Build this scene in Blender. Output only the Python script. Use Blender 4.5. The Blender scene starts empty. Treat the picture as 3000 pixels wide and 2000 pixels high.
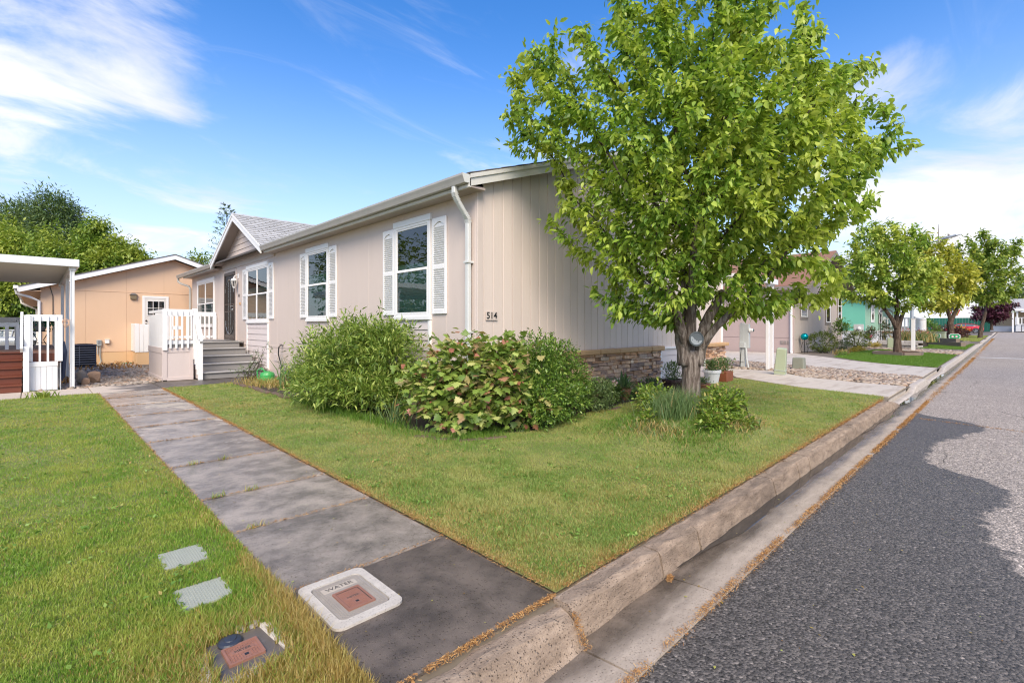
import bpy, bmesh, math, random
import numpy as np
from mathutils import Matrix, Vector
R = math.radians
SC = bpy.context.scene
COL = SC.collection
random.seed(7)
rng = np.random.default_rng(11)

# ------------------------------------------------------------------ camera
cam_d = bpy.data.cameras.new('camera')
cam = bpy.data.objects.new('camera', cam_d)
COL.objects.link(cam)
cam.location = (0, 0, 1.3)
cam.rotation_euler = (R(90), 0, R(45.58 - 90))
cam_d.sensor_width = 36
cam_d.lens = 17.088
cam_d.shift_y = -0.015
cam_d.clip_start = 0.05
cam_d.clip_end = 6000
SC.camera = cam

# ------------------------------------------------------------------ light
SUN_EL, SUN_AZ = 42.0, 228.0            # height of the sun, angle from +X towards +Y
sun_d = bpy.data.lights.new('sun', 'SUN')
sun_d.energy = 2.15
sun_d.angle = R(34)
sun_d.color = (1.0, 0.88, 0.71)
sun = bpy.data.objects.new('sun', sun_d)
COL.objects.link(sun)
sdir = Vector((math.cos(R(SUN_EL)) * math.cos(R(SUN_AZ)), math.cos(R(SUN_EL)) * math.sin(R(SUN_AZ)), math.sin(R(SUN_EL))))
sun.rotation_euler = sdir.to_track_quat('Z', 'Y').to_euler()
sun.location = (0, 0, 30)

world = bpy.data.worlds.new('World')
SC.world = world
world.use_nodes = True
nt = world.node_tree
nt.nodes.clear()
def wn(t, **kw):
    n = nt.nodes.new(t)
    for k, v in kw.items(): setattr(n, k, v)
    return n
def wl(a, b): nt.links.new(a, b)
out = wn('ShaderNodeOutputWorld'); bg = wn('ShaderNodeBackground'); wl(bg.outputs[0], out.inputs[0])
bg.inputs['Strength'].default_value = 0.10
sky = wn('ShaderNodeTexSky', sky_type='NISHITA')
sky.sun_disc = False
sky.sun_elevation = R(SUN_EL)
sky.sun_rotation = R(90 - SUN_AZ)
sky.air_density = 1.0; sky.dust_density = 0.6; sky.ozone_density = 2.0
hs = wn('ShaderNodeHueSaturation'); hs.inputs['Hue'].default_value = 0.508; hs.inputs['Saturation'].default_value = 1.36; hs.inputs['Value'].default_value = 1.22
wl(sky.outputs[0], hs.inputs['Color'])
tc = wn('ShaderNodeTexCoord')
sep = wn('ShaderNodeSeparateXYZ'); wl(tc.outputs['Generated'], sep.inputs[0])
def wmath(op, a, b=None, c=None, clamp=False):
    n = wn('ShaderNodeMath', operation=op); n.use_clamp = clamp
    for i, v in enumerate((a, b, c)):
        if v is None: continue
        if isinstance(v, (int, float)): n.inputs[i].default_value = v
        else: wl(v, n.inputs[i])
    return n.outputs[0]
zc = wmath('MAXIMUM', sep.outputs['Z'], 0.0)
den = wmath('ADD', zc, 0.16)
comb = wn('ShaderNodeCombineXYZ')
wl(wmath('DIVIDE', sep.outputs['X'], den), comb.inputs[0]); wl(wmath('DIVIDE', sep.outputs['Y'], den), comb.inputs[1])
def wnoise(scale, detail, rough, dist, off=(0, 0, 0), sc=(1, 1, 1), rot=0):
    mp = wn('ShaderNodeMapping'); wl(comb.outputs[0], mp.inputs[0])
    mp.inputs['Location'].default_value = off; mp.inputs['Scale'].default_value = sc; mp.inputs['Rotation'].default_value = (0, 0, rot)
    n = wn('ShaderNodeTexNoise'); wl(mp.outputs[0], n.inputs['Vector'])
    n.inputs['Scale'].default_value = scale; n.inputs['Detail'].default_value = detail; n.inputs['Roughness'].default_value = rough
    n.inputs['Distortion'].default_value = dist
    return n.outputs['Fac']
def wramp(x, lo, hi):
    n = wn('ShaderNodeMapRange', interpolation_type='SMOOTHSTEP'); wl(x, n.inputs['Value'])
    n.inputs['From Min'].default_value = lo; n.inputs['From Max'].default_value = hi
    return n.outputs[0]
# broken cumulus and thin streaks over the whole dome
CLOUD_OFF = (5.5, 8.8, 0)
big = wnoise(0.55, 2, 0.5, 0.2, CLOUD_OFF)
fine = wnoise(1.5, 8, 0.6, 0.5, (1.3, 7.9, 0), (1, 1.5, 1), 0.5)
cum = wramp(wmath('ADD', wmath('MULTIPLY', big, 1.1), wmath('MULTIPLY', fine, 0.75)), 1.0, 1.24)
streak = wramp(wnoise(1.1, 6, 0.62, 1.2, (9.0, 2.0, 0), (1.0, 3.2, 1), 0.7), 0.56, 0.86)
# banks of cloud that stand over the street: direction, size, weight
def bank(d, size, w):
    v = Vector(d).normalized()
    dt = wn('ShaderNodeVectorMath', operation='DOT_PRODUCT'); wl(tc.outputs['Generated'], dt.inputs[0]); dt.inputs[1].default_value = v
    return wmath('MULTIPLY', wramp(dt.outputs['Value'], math.cos(size), math.cos(size * 0.25)), w)
mass = None
for b in [((-0.09, 1.45, 0.60), 0.36, 0.55), ((1.45, -0.05, 0.14), 0.36, 0.75), ((1.36, 0.2, 0.40), 0.2, 0.5), ((0.15, 1.2, 0.17), 0.3, 0.4)]:
    o_ = bank(*b); mass = o_ if mass is None else wmath('MAXIMUM', mass, o_)
bankm = wramp(wmath('ADD', wmath('MULTIPLY', fine, 1.0), wmath('MULTIPLY', mass, 0.55)), 0.66, 0.98)
cover = wmath('MAXIMUM', wmath('MULTIPLY', cum, 0.75), wmath('MULTIPLY', streak, 0.25))
cover = wmath('MAXIMUM', cover, wmath('MULTIPLY', bankm, 0.95), clamp=True)
haze = wmath('MULTIPLY', wmath('POWER', wmath('SUBTRACT', 1.0, wramp(sep.outputs['Z'], -0.05, 0.70)), 2.2), 0.9)
mx1 = wn('ShaderNodeMix', data_type='RGBA'); wl(haze, mx1.inputs['Factor']); wl(hs.outputs[0], mx1.inputs['A']); mx1.inputs['B'].default_value = (4.1, 4.5, 5.3, 1)
ccol = wn('ShaderNodeMix', data_type='RGBA'); wl(wramp(wnoise(1.2, 4, .55, .3, (4, 1, 0)), .35, .62), ccol.inputs['Factor']); ccol.inputs['A'].default_value = (3.9, 4.1, 4.8, 1); ccol.inputs['B'].default_value = (5.5, 5.4, 5.45, 1)
mx2 = wn('ShaderNodeMix', data_type='RGBA'); wl(cover, mx2.inputs['Factor']); wl(mx1.outputs['Result'], mx2.inputs['A']); wl(ccol.outputs['Result'], mx2.inputs['B'])
wl(mx2.outputs['Result'], bg.inputs['Color'])

SC.view_settings.view_transform = 'Standard'
SC.view_settings.look = 'None'
SC.view_settings.exposure = 1.14
SC.view_settings.gamma = 1
SC.render.engine = 'CYCLES'
SC.cycles.use_denoising = True
SC.cycles.filter_width = 1.15
SC.cycles.max_bounces = 6
SC.cycles.transparent_max_bounces = 8

# ------------------------------------------------------------------ helpers
WM = {}
def link(o, parent=None, M=None):
    COL.objects.link(o)
    M = M if M is not None else Matrix.Identity(4)
    if parent is not None:
        o.parent = parent
        o.matrix_parent_inverse = WM[parent.name].inverted()
    o.matrix_basis = M
    WM[o.name] = M.copy()
    return o
def tag(o, label=None, cat=None, group=None, kind=None):
    for k, v in (('label', label), ('category', cat), ('group', group), ('kind', kind)):
        if v: o[k] = v
    return o
def thing(name, label, cat, loc=(0, 0, 0), group=None, kind=None):
    o = bpy.data.objects.new(name, None)
    o.empty_display_size = 0.2
    link(o, None, Matrix.Translation(loc))
    return tag(o, label, cat, group, kind)
def setting(name, label=None):
    o = bpy.data.objects.new(name, None)
    link(o); o['kind'] = 'structure'
    if label: o['label'] = label
    return o
def mk(name, vf, m, parent=None, M=None, smooth=False):
    v, f = vf
    me = bpy.data.meshes.new(name)
    me.from_pydata([tuple(p) for p in v], [], [tuple(q) for q in f])
    if smooth: me.polygons.foreach_set('use_smooth', [True] * len(me.polygons))
    if m is not None: me.materials.append(m)
    me.update()
    return link(bpy.data.objects.new(name, me), parent, M)
def inst(name, me, parent=None, M=None):
    return link(bpy.data.objects.new(name, me), parent, M)
def npmesh(name, V, F, m, parent=None, M=None, smooth=False, attr=None):
    """V (n,3) float, F (m,k) int, all faces with k corners"""
    me = bpy.data.meshes.new(name)
    V = np.ascontiguousarray(V, dtype=np.float32); F = np.ascontiguousarray(F, dtype=np.int32)
    n, k = F.shape
    me.vertices.add(len(V)); me.vertices.foreach_set('co', V.ravel())
    me.loops.add(n * k); me.loops.foreach_set('vertex_index', F.ravel())
    me.polygons.add(n); me.polygons.foreach_set('loop_start', np.arange(0, n * k, k, dtype=np.int32))
    if smooth: me.polygons.foreach_set('use_smooth', np.ones(n, dtype=bool))
    if attr:
        for an, av in attr.items():
            a = me.attributes.new(an, 'FLOAT', 'POINT'); a.data.foreach_set('value', np.ascontiguousarray(av, dtype=np.float32))
    me.update(calc_edges=True)
    me.materials.append(m)
    return link(bpy.data.objects.new(name, me), parent, M)
# -- shapes as (verts, faces)
def box(x0, x1, y0, y1, z0, z1):
    v = [(x, y, z) for x in (x0, x1) for y in (y0, y1) for z in (z0, z1)]
    return v, [(0, 1, 3, 2), (4, 6, 7, 5), (0, 4, 5, 1), (2, 3, 7, 6), (0, 2, 6, 4), (1, 5, 7, 3)]
def cbox(x0, x1, y0, y1, z0, z1, b=0.004):
    """box with chamfered edges"""
    X, Y, Z = (x0, x1), (y0, y1), (z0, z1)
    b = min(b, (x1 - x0) * .45, (y1 - y0) * .45, (z1 - z0) * .45)
    v = []; idx = {}
    for i in (0, 1):
        for j in (0, 1):
            for k in (0, 1):
                sx, sy, sz = (1, -1)[i], (1, -1)[j], (1, -1)[k]
                for a in range(3):
                    p = [X[i] + sx * b, Y[j] + sy * b, Z[k] + sz * b]
                    p[a] = (X[i], Y[j], Z[k])[a]
                    idx[i, j, k, a] = len(v); v.append(tuple(p))
    f = []
    for a in range(3):
        o1, o2 = (a + 1) % 3, (a + 2) % 3
        for s in (0, 1):
            q = []
            for (p1, p2) in ((0, 0), (1, 0), (1, 1), (0, 1)):
                c = [0, 0, 0]; c[a] = s; c[o1] = p1; c[o2] = p2
                q.append(idx[c[0], c[1], c[2], a])
            f.append(q if s else q[::-1])
    for a in range(3):
        o1, o2 = (a + 1) % 3, (a + 2) % 3
        for p1 in (0, 1):
            for p2 in (0, 1):
                c0 = [0, 0, 0]; c1 = [0, 0, 0]
                c0[a] = 0; c1[a] = 1
                for c in (c0, c1): c[o1] = p1; c[o2] = p2
                q = [idx[c0[0], c0[1], c0[2], o1], idx[c1[0], c1[1], c1[2], o1], idx[c1[0], c1[1], c1[2], o2], idx[c0[0], c0[1], c0[2], o2]]
                f.append(q if p1 != p2 else q[::-1])
    for i in (0, 1):
        for j in (0, 1):
            for k in (0, 1):
                q = [idx[i, j, k, 0], idx[i, j, k, 1], idx[i, j, k, 2]]
                f.append(q if (i + j + k) % 2 == 1 else q[::-1])
    return v, f
def quad(axis, c, a0, a1, z0, z1):
    """single upright sheet in the plane axis = c"""
    if axis == 'x': return [(c, a0, z0), (c, a0, z1), (c, a1, z1), (c, a1, z0)], [(0, 1, 2, 3)]
    return [(a0, c, z0), (a1, c, z0), (a1, c, z1), (a0, c, z1)], [(0, 1, 2, 3)]
def join(*parts):
    V, F = [], []
    for v, f in parts:
        n = len(V); V += list(v); F += [tuple(i + n for i in q) for q in f]
    return V, F
def extr(prof, axis, c0, c1):
    """closed 2-D outline swept along an axis; outline coords are the other two axes in order"""
    n = len(prof); V = []
    for c in (c0, c1):
        for a, b in prof:
            V.append({'x': (c, a, b), 'y': (a, c, b), 'z': (a, b, c)}[axis])
    F = [(i, (i + 1) % n, n + (i + 1) % n, n + i) for i in range(n)]
    F += [tuple(range(n))[::-1], tuple(range(n, 2 * n))]
    return V, F
def frame_of(d):
    d = Vector(d).normalized()
    r = Vector((0, 0, 1)) if abs(d.z) < 0.9 else Vector((1, 0, 0))
    a = d.cross(r).normalized(); b = a.cross(d).normalized()
    return a, b
def tube(path, rad, n=8, cap=True, flat=1.0):
    """round tube along a path, radius per point"""
    path = [Vector(p) for p in path]
    if isinstance(rad, (int, float)): rad = [rad] * len(path)
    V, F = [], []
    a0 = None
    for i, p in enumerate(path):
        d = (path[min(i + 1, len(path) - 1)] - path[max(i - 1, 0)]).normalized()
        if a0 is None: a, b = frame_of(d)
        else:
            a = (a0 - d * a0.dot(d)).normalized(); b = d.cross(a).normalized() * -1
            b = a.cross(d).normalized()
        a0 = a
        for k in range(n):
            t = 2 * math.pi * (k + .5) / n
            V.append(p + a * math.cos(t) * rad[i] + b * math.sin(t) * rad[i] * flat)
    for i in range(len(path) - 1):
        for k in range(n):
            q = i * n + k; r = i * n + (k + 1) % n
            F.append((q, r, r + n, q + n))
    if cap:
        F.append(tuple(range(n))[::-1]); F.append(tuple(range((len(path) - 1) * n, len(path) * n)))
    return [tuple(v) for v in V], F
def lathe(prof, c=(0, 0, 0), n=20):
    V, F = [], []
    for r, z in prof:
        for k in range(n):
            t = 2 * math.pi * k / n
            V.append((c[0] + r * math.cos(t), c[1] + r * math.sin(t), c[2] + z))
    for i in range(len(prof) - 1):
        for k in range(n):
            q = i * n + k; r = i * n + (k + 1) % n
            F.append((q, r, r + n, q + n))
    F.append(tuple(range(n))[::-1]); F.append(tuple(range((len(prof) - 1) * n, len(prof) * n)))
    return V, F
def sheet(poly, z, zf=None):
    return [(x, y, (z + (zf(x, y) if zf else 0))) for x, y in poly], [tuple(range(len(poly)))]
def prism(poly, z0, z1):
    n = len(poly)
    V = [(x, y, z0) for x, y in poly] + [(x, y, z1) for x, y in poly]
    return V, [(i, (i + 1) % n, n + (i + 1) % n, n + i) for i in range(n)] + [tuple(range(n))[::-1], tuple(range(n, 2 * n))]
def xf(vf, M):
    return [tuple(M @ Vector(p)) for p in vf[0]], vf[1]
def beam(p, q, w, h, up=(0, 0, 1)):
    """rectangular bar from p to q, w across, h along 'up'"""
    p, q = Vector(p), Vector(q); d = (q - p).normalized(); u = Vector(up)
    a = d.cross(u).normalized(); b = a.cross(d).normalized()
    V = []
    for c in (p, q):
        for s, t in ((-1, -1), (1, -1), (1, 1), (-1, 1)):
            V.append(tuple(c + a * s * w / 2 + b * t * h / 2))
    return V, [(0, 1, 5, 4), (1, 2, 6, 5), (2, 3, 7, 6), (3, 0, 4, 7), (3, 2, 1, 0), (4, 5, 6, 7)]
def farz(x):
    return 0.0035 * max(0.0, x - 30)

# ------------------------------------------------------------------ materials
class NB:
    def __init__(self, name):
        self.m = bpy.data.materials.new(name); self.m.use_nodes = True
        self.t = self.m.node_tree; self.t.nodes.clear()
        self.out = self.n('ShaderNodeOutputMaterial')
    def n(self, t, **kw):
        x = self.t.nodes.new(t)
        for k, v in kw.items(): setattr(x, k, v)
        return x
    def l(self, a, b): self.t.links.new(a, b)
    def put(self, sock, v):
        if isinstance(v, (int, float)): sock.default_value = v
        elif isinstance(v, (tuple, list)): sock.default_value = tuple(v) + ((1,) if len(v) == 3 and sock.type == 'RGBA' else ())
        else: self.l(v, sock)
    def pos(self, scale=(1, 1, 1), obj=False, rot=(0, 0, 0)):
        if obj: s = self.n('ShaderNodeTexCoord').outputs['Object']
        else: s = self.n('ShaderNodeNewGeometry').outputs['Position']
        m = self.n('ShaderNodeMapping'); self.l(s, m.inputs[0]); m.inputs['Scale'].default_value = scale; m.inputs['Rotation'].default_value = rot
        return m.outputs[0]
    def noise(self, vec, scale, detail=3, rough=.55, dist=0):
        n = self.n('ShaderNodeTexNoise'); self.l(vec, n.inputs['Vector'])
        n.inputs['Scale'].default_value = scale; n.inputs['Detail'].default_value = detail; n.inputs['Roughness'].default_value = rough; n.inputs['Distortion'].default_value = dist
        return n.outputs['Fac']
    def ramp(self, x, stops, interp='LINEAR'):
        r = self.n('ShaderNodeValToRGB'); self.l(x, r.inputs[0]); e = r.color_ramp; e.interpolation = interp
        while len(e.elements) < len(stops): e.elements.new(0.5)
        for k, (p, c) in zip(e.elements, stops):
            k.position = p; k.color = tuple(c) + (1,) if len(c) == 3 else c
        return r.outputs[0]
    def rng(self, x, a, b, c=0, d=1, smooth=True):
        r = self.n('ShaderNodeMapRange'); r.interpolation_type = 'SMOOTHSTEP' if smooth else 'LINEAR'
        self.l(x, r.inputs['Value']); 
        for i, v in zip(('From Min', 'From Max', 'To Min', 'To Max'), (a, b, c, d)): self.put(r.inputs[i], v)
        return r.outputs[0]
    def math(self, op, a, b=0.0):
        n = self.n('ShaderNodeMath', operation=op); self.put(n.inputs[0], a); self.put(n.inputs[1], b); return n.outputs[0]
    def mix(self, f, a, b, mode='MIX'):
        n = self.n('ShaderNodeMix', data_type='RGBA', blend_type=mode); self.put(n.inputs['Factor'], f); self.put(n.inputs['A'], a); self.put(n.inputs['B'], b)
        return n.outputs['Result']
    def bump(self, h, strength=.3, dist=.01):
        b = self.n('ShaderNodeBump'); self.l(h, b.inputs['Height']); b.inputs['Strength'].default_value = strength; b.inputs['Distance'].default_value = dist
        return b.outputs[0]
    def principled(self, col, rough=.6, normal=None, metal=0, spec=.5, coat=0):
        p = self.n('ShaderNodeBsdfPrincipled')
        self.put(p.inputs['Base Color'], col); self.put(p.inputs['Roughness'], rough); self.put(p.inputs['Metallic'], metal)
        self.put(p.inputs['Specular IOR Level'], spec)
        if coat: self.put(p.inputs['Coat Weight'], coat); p.inputs['Coat Roughness'].default_value = .06
        if normal is not None: self.l(normal, p.inputs['Normal'])
        return p.outputs[0]
    def done(self, sh):
        self.l(sh, self.out.inputs['Surface']); return self.m
def sc3(c, k): return tuple(min(1, v * k) for v in c)
def mat(name, col, rough=.55, var=.12, scale=2.0, bump=.15, bscale=60, metal=0, spec=.5, island=0.0, stretch=(1, 1, 1), coat=0, dirt=0.0):
    """paint-like surface: slow colour drift, fine relief, optional difference from piece to piece, optional grime"""
    b = NB(name); P = b.pos(stretch)
    c = b.mix(b.noise(P, scale, 4, .6), sc3(col, 1 - var), sc3(col, 1 + var))
    if dirt:
        d = b.rng(b.noise(b.pos((1.4, 1.4, .35)), 2.3, 6, .7), .5, .75)
        c = b.mix(b.math('MULTIPLY', d, dirt), c, sc3(col, .55))
    if island:
        ri = b.n('ShaderNodeObjectInfo').outputs['Random']
        c = b.mix(1.0, c, b.ramp(ri, [(0, (1 - island,) * 3), (1, (1 + island,) * 3)]), 'MULTIPLY')
    nb = b.bump(b.noise(P, bscale, 3, .6), bump, .004) if bump else None
    rr = b.rng(b.noise(P, scale * 3, 3), .3, .7, rough - .07, min(1, rough + .07))
    return b.done(b.principled(c, rr, nb, metal, spec, coat))
def leafmat(name, stops, trans=.35, rough=.42, patch=None, attr=None):
    b = NB(name); g = b.n('ShaderNodeNewGeometry')
    c = b.ramp(g.outputs['Random Per Island'], stops)
    if patch:
        c = b.mix(b.rng(b.noise(b.pos(), patch[0], 6, .62), .40, .62), c, b.ramp(g.outputs['Random Per Island'], patch[1]))
    if attr:
        a = b.n('ShaderNodeAttribute'); a.attribute_name = attr[0]
        c = b.mix(a.outputs['Fac'], c, b.ramp(g.outputs['Random Per Island'], attr[1]))
    p = b.principled(c, rough, None, 0, .4)
    t = b.n('ShaderNodeBsdfTranslucent'); b.l(b.mix(.5, c, sc3((.9, 1, .25), 1), 'MULTIPLY'), t.inputs['Color'])
    s = b.n('ShaderNodeMixShader'); s.inputs[0].default_value = trans; b.l(p, s.inputs[1]); b.l(t.outputs[0], s.inputs[2])
    return b.done(s.outputs[0])
# ------------------------------------------------------------------ ground materials
def concrete(name, dry, wet, wetmap, rough_dry=.8, rough_wet=.28, pits=.35, bscale=90, stain=None, spots=0.0, streak=0.0, slab=0.0):
    """poured slab with damp areas; wetmap(b, P) gives the damp mask"""
    b = NB(name); P = b.pos()
    w = wetmap(b, P)
    n1 = b.noise(P, 3.5, 6, .65)
    fine = b.noise(P, 140, 3, .7)
    d = b.mix(n1, sc3(dry, .78), sc3(dry, 1.16))
    d = b.mix(b.rng(fine, .56, .68), d, sc3(dry, .6))
    if stain: d = b.mix(b.math('MULTIPLY', b.rng(b.noise(b.pos((.5, 2.2, 1)), 1.5, 5, .6), .5, .68), .55), d, stain)
    wt = b.mix(b.rng(n1, .3, .7), sc3(wet, .55), sc3(wet, 1.5))
    wt = b.mix(b.math('MULTIPLY', b.rng(fine, .6, .72), .6), wt, sc3(wet, 2.6))
    pit = b.n('ShaderNodeTexVoronoi'); b.l(P, pit.inputs['Vector']); pit.inputs['Scale'].default_value = bscale
    h = b.math('ADD', b.rng(pit.outputs['Distance'], .05, .28), b.math('MULTIPLY', fine, .9))
    col = b.mix(w, d, wt)
    if spots:
        v2 = b.n('ShaderNodeTexVoronoi'); b.l(b.pos((1, 1, 1.3)), v2.inputs['Vector']); v2.inputs['Scale'].default_value = 85; v2.inputs['Randomness'].default_value = 1
        sx = b.n('ShaderNodeSeparateColor'); b.l(v2.outputs['Color'], sx.inputs[0])
        mk_ = b.math('MULTIPLY', b.rng(v2.outputs['Distance'], .30, .16), b.rng(sx.outputs[0], .45, .6))
        col = b.mix(b.math('MULTIPLY', mk_, spots), col, sc3(wet, .22))
        h = b.math('SUBTRACT', h, b.math('MULTIPLY', mk_, 1.5))
    if streak:
        sn = b.noise(b.pos((.8, 2.0, 2.4)), 8, 7, .72, .3)
        col = b.mix(streak, col, b.mix(1.0, col, b.ramp(sn, [(.25, (.38, .35, .32)), (.5, (.9, .88, .86)), (.75, (1.45, 1.45, 1.45))]), 'MULTIPLY'))
        h = b.math('ADD', h, b.math('MULTIPLY', sn, 2.0))
    if slab:
        ri = b.n('ShaderNodeObjectInfo').outputs['Random']
        col = b.mix(1.0, col, b.ramp(ri, [(0, (1 - slab,) * 3), (1, (1 + slab,) * 3)]), 'MULTIPLY')
    rr = b.mix(w, (rough_dry,) * 3, b.mix(b.noise(P, 5, 4), (rough_wet * .8,) * 3, (min(1, rough_wet * 1.7),) * 3))
    return b.done(b.principled(col, rr, b.bump(h, pits, .006), 0, b.math('SUBTRACT', .5, b.math('MULTIPLY', mk_, .5)) if spots else .5))
def wet_walk(b, P):
    n = b.rng(b.noise(b.pos((1, .8, 1)), 1.15, 5, .55, .6), .54, .585)
    s = b.n('ShaderNodeSeparateXYZ'); b.l(b.pos(), s.inputs[0])
    far = b.rng(s.outputs['Y'], 5.6, 6.8)
    return b.math('SUBTRACT', 1.0, b.math('MULTIPLY', n, far))
def wet_none(b, P):
    return b.rng(b.noise(P, .8, 4), .62, .75, 0, .25)
def wet_gutter(b, P):
    s = b.n('ShaderNodeSeparateXYZ'); b.l(b.pos(), s.inputs[0])
    y = b.math('ADD', s.outputs['Y'], b.math('MULTIPLY', b.noise(b.pos((.8, 3, 1)), 2.2, 4), .22))
    return b.rng(y, 1.25, 1.40)
def wet_path(b, P):
    s = b.n('ShaderNodeSeparateXYZ'); b.l(b.pos(), s.inputs[0])
    x = b.math('ADD', s.outputs['X'], b.math('MULTIPLY', b.noise(P, 1.6, 5), 2.2))
    return b.rng(x, 2.1, 2.75)
M_walk0 = concrete('dark damp concrete', (.3, .25, .2), (.12, .094, .073), wet_walk, .75, .3, .6, 70, None, .6, 0, 0)
M_walk = concrete('damp concrete', (.54, .46, .36), (.27, .225, .18), wet_walk, .75, .16, .45, 70, None, .9, 0, .18)
M_path = concrete('path concrete', (.58, .49, .40), (.085, .07, .058), wet_path, .8, .33, .3, 90, None, .3)
M_drive = concrete('driveway concrete', (.56, .49, .41), (.36, .30, .24), wet_none, .8, .6, .2, 90, (.30, .23, .17))
M_kerb = concrete('kerb concrete', (.37, .275, .195), (.22, .165, .12), wet_none, .85, .7, 1.0, 45, (.13, .095, .068), .6, .85)
M_kerbpale = concrete('pale kerb concrete', (.5, .44, .38), (.4, .34, .29), wet_none, .85, .7, .4, 60, None, .5, .35)
M_gutter = concrete('gutter concrete', (.48, .39, .30), (.14, .112, .088), wet_gutter, .75, .16, .35, 80, None, .6, .4)
def asphalt():
    b = NB('asphalt'); P = b.pos()
    s = b.n('ShaderNodeSeparateXYZ'); b.l(P, s.inputs[0])
    fc = b.n('ShaderNodeFloatCurve'); b.l(b.math('DIVIDE', b.math('ADD', s.outputs['X'], 20), 40), fc.inputs['Value'])
    pts = [(-20, -4), (-4, -1.9), (0, -1.15), (2, -.55), (3.4, -.2), (4.25, -.02), (5.2, .10), (5.8, -.05), (6.6, .50), (7.3, .63), (8.6, .40), (9.5, .23), (10.5, 1.05), (20, 1.3)]
    c = fc.mapping.curves[0]
    while len(c.points) < len(pts): c.points.new(.5, .5)
    for p, (x, y) in zip(c.points, sorted(pts)): p.location = ((x + 20) / 40, (y + 4) / 6); p.handle_type = 'AUTO_CLAMPED'
    fc.mapping.update()
    yb = b.math('SUBTRACT', b.math('MULTIPLY', fc.outputs[0], 6), 4)
    e = b.math('ADD', b.math('SUBTRACT', s.outputs['Y'], yb), b.math('MULTIPLY', b.math('SUBTRACT', b.noise(P, 4.5, 8, .72), .5), .55))
    wet = b.rng(e, -.02, .05)
    v = b.n('ShaderNodeTexVoronoi'); b.l(P, v.inputs['Vector']); v.inputs['Scale'].default_value = 85
    agg = b.ramp(v.outputs['Color'], [(0, (.3, .3, .3)), (.45, (.75, .75, .75)), (.85, (1.45, 1.42, 1.38)), (1, (2.9, 2.8, 2.7))])
    drift = b.mix(b.noise(P, .7, 5, .6), (.82,) * 3, (1.15,) * 3)
    dry = b.mix(1.0, b.mix(1.0, (.39, .335, .29), agg, 'MULTIPLY'), drift, 'MULTIPLY')
    wt = b.mix(1.0, b.mix(1.0, (.125, .110, .097), agg, 'MULTIPLY'), drift, 'MULTIPLY')
    rr = b.mix(wet, (.85,) * 3, (.5,) * 3)
    cp_ = b.n('ShaderNodeVectorMath', operation='ADD'); b.l(P, cp_.inputs[0])
    wob = b.n('ShaderNodeTexNoise'); b.l(P, wob.inputs['Vector']); wob.inputs['Scale'].default_value = 2.4; wob.inputs['Detail'].default_value = 3
    ws_ = b.n('ShaderNodeVectorMath', operation='SCALE'); b.l(wob.outputs['Color'], ws_.inputs[0]); ws_.inputs['Scale'].default_value = .35; b.l(ws_.outputs[0], cp_.inputs[1])
    ce = b.n('ShaderNodeTexVoronoi', feature='DISTANCE_TO_EDGE'); b.l(cp_.outputs[0], ce.inputs['Vector']); ce.inputs['Scale'].default_value = .33
    crack = b.math('MULTIPLY', b.rng(ce.outputs['Distance'], .0030, .0012), b.rng(b.noise(P, .5, 3), .45, .6))
    tyre = b.math('ADD', .86, b.math('MULTIPLY', b.noise(b.pos((.12, 1.6, 1)), 1.3, 4, .6), .28))
    tint = b.n('ShaderNodeCombineColor'); [b.l(tyre, tint.inputs[k]) for k in range(3)]
    dry = b.mix(1.0, b.mix(crack, dry, (.06, .05, .045)), tint.outputs[0], 'MULTIPLY'); wt = b.mix(b.math('MULTIPLY', crack, .35), wt, (.03, .028, .026))
    h = b.math('ADD', b.math('MULTIPLY', v.outputs['Distance'], -1.0), b.math('MULTIPLY', b.noise(P, 160, 2), .6))
    return b.done(b.principled(b.mix(wet, dry, wt), rr, b.bump(h, .8, .008), 0, .32))
M_asph = asphalt()
M_ground = mat('dry earth', (.19, .15, .10), .95, .25, 1.2, .4, 30)
M_soil = mat('bed soil', (.055, .04, .028), .95, .35, 5, .9, 45)
M_turf = mat('turf base', (.20, .21, .065), .95, .35, 4, .6, 60)
M_gravelbed = mat('gravel bed', (.16, .13, .10), .95, .35, 9, .6, 40)
M_water = NB('standing water'); M_water = M_water.done(M_water.principled((.05, .045, .04), .04, None, 0, .5))

# ------------------------------------------------------------------ setting: ground, road, kerb
g_ = mk('ground', sheet([(-900, -900), (2500, -900), (2500, 2500), (-900, 2500)], -0.45), M_ground); g_['kind'] = 'structure'
def strip(y0, y1, z0, z1, xs):
    V, F = [], []
    for i, x in enumerate(xs):
        V += [(x, y0, z0 + farz(x)), (x, y1, z1 + farz(x))]
        if i: F.append((2 * i - 2, 2 * i, 2 * i + 1, 2 * i - 1))
    return V, F
XS = [-60, -10, 0, 10, 20, 30, 45, 60, 80, 100, 118]
road = mk('road', strip(-7.2, 1.06, -0.13, -0.13, XS), M_asph); road['kind'] = 'structure'
cross = mk('cross_road', ([(118, -60, farz(118) - .134), (128, -60, farz(118) - .13), (128, 40, farz(118) - .13), (118, 40, farz(118) - .134)], [(0, 1, 2, 3)]), M_asph); cross['kind'] = 'structure'
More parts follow.
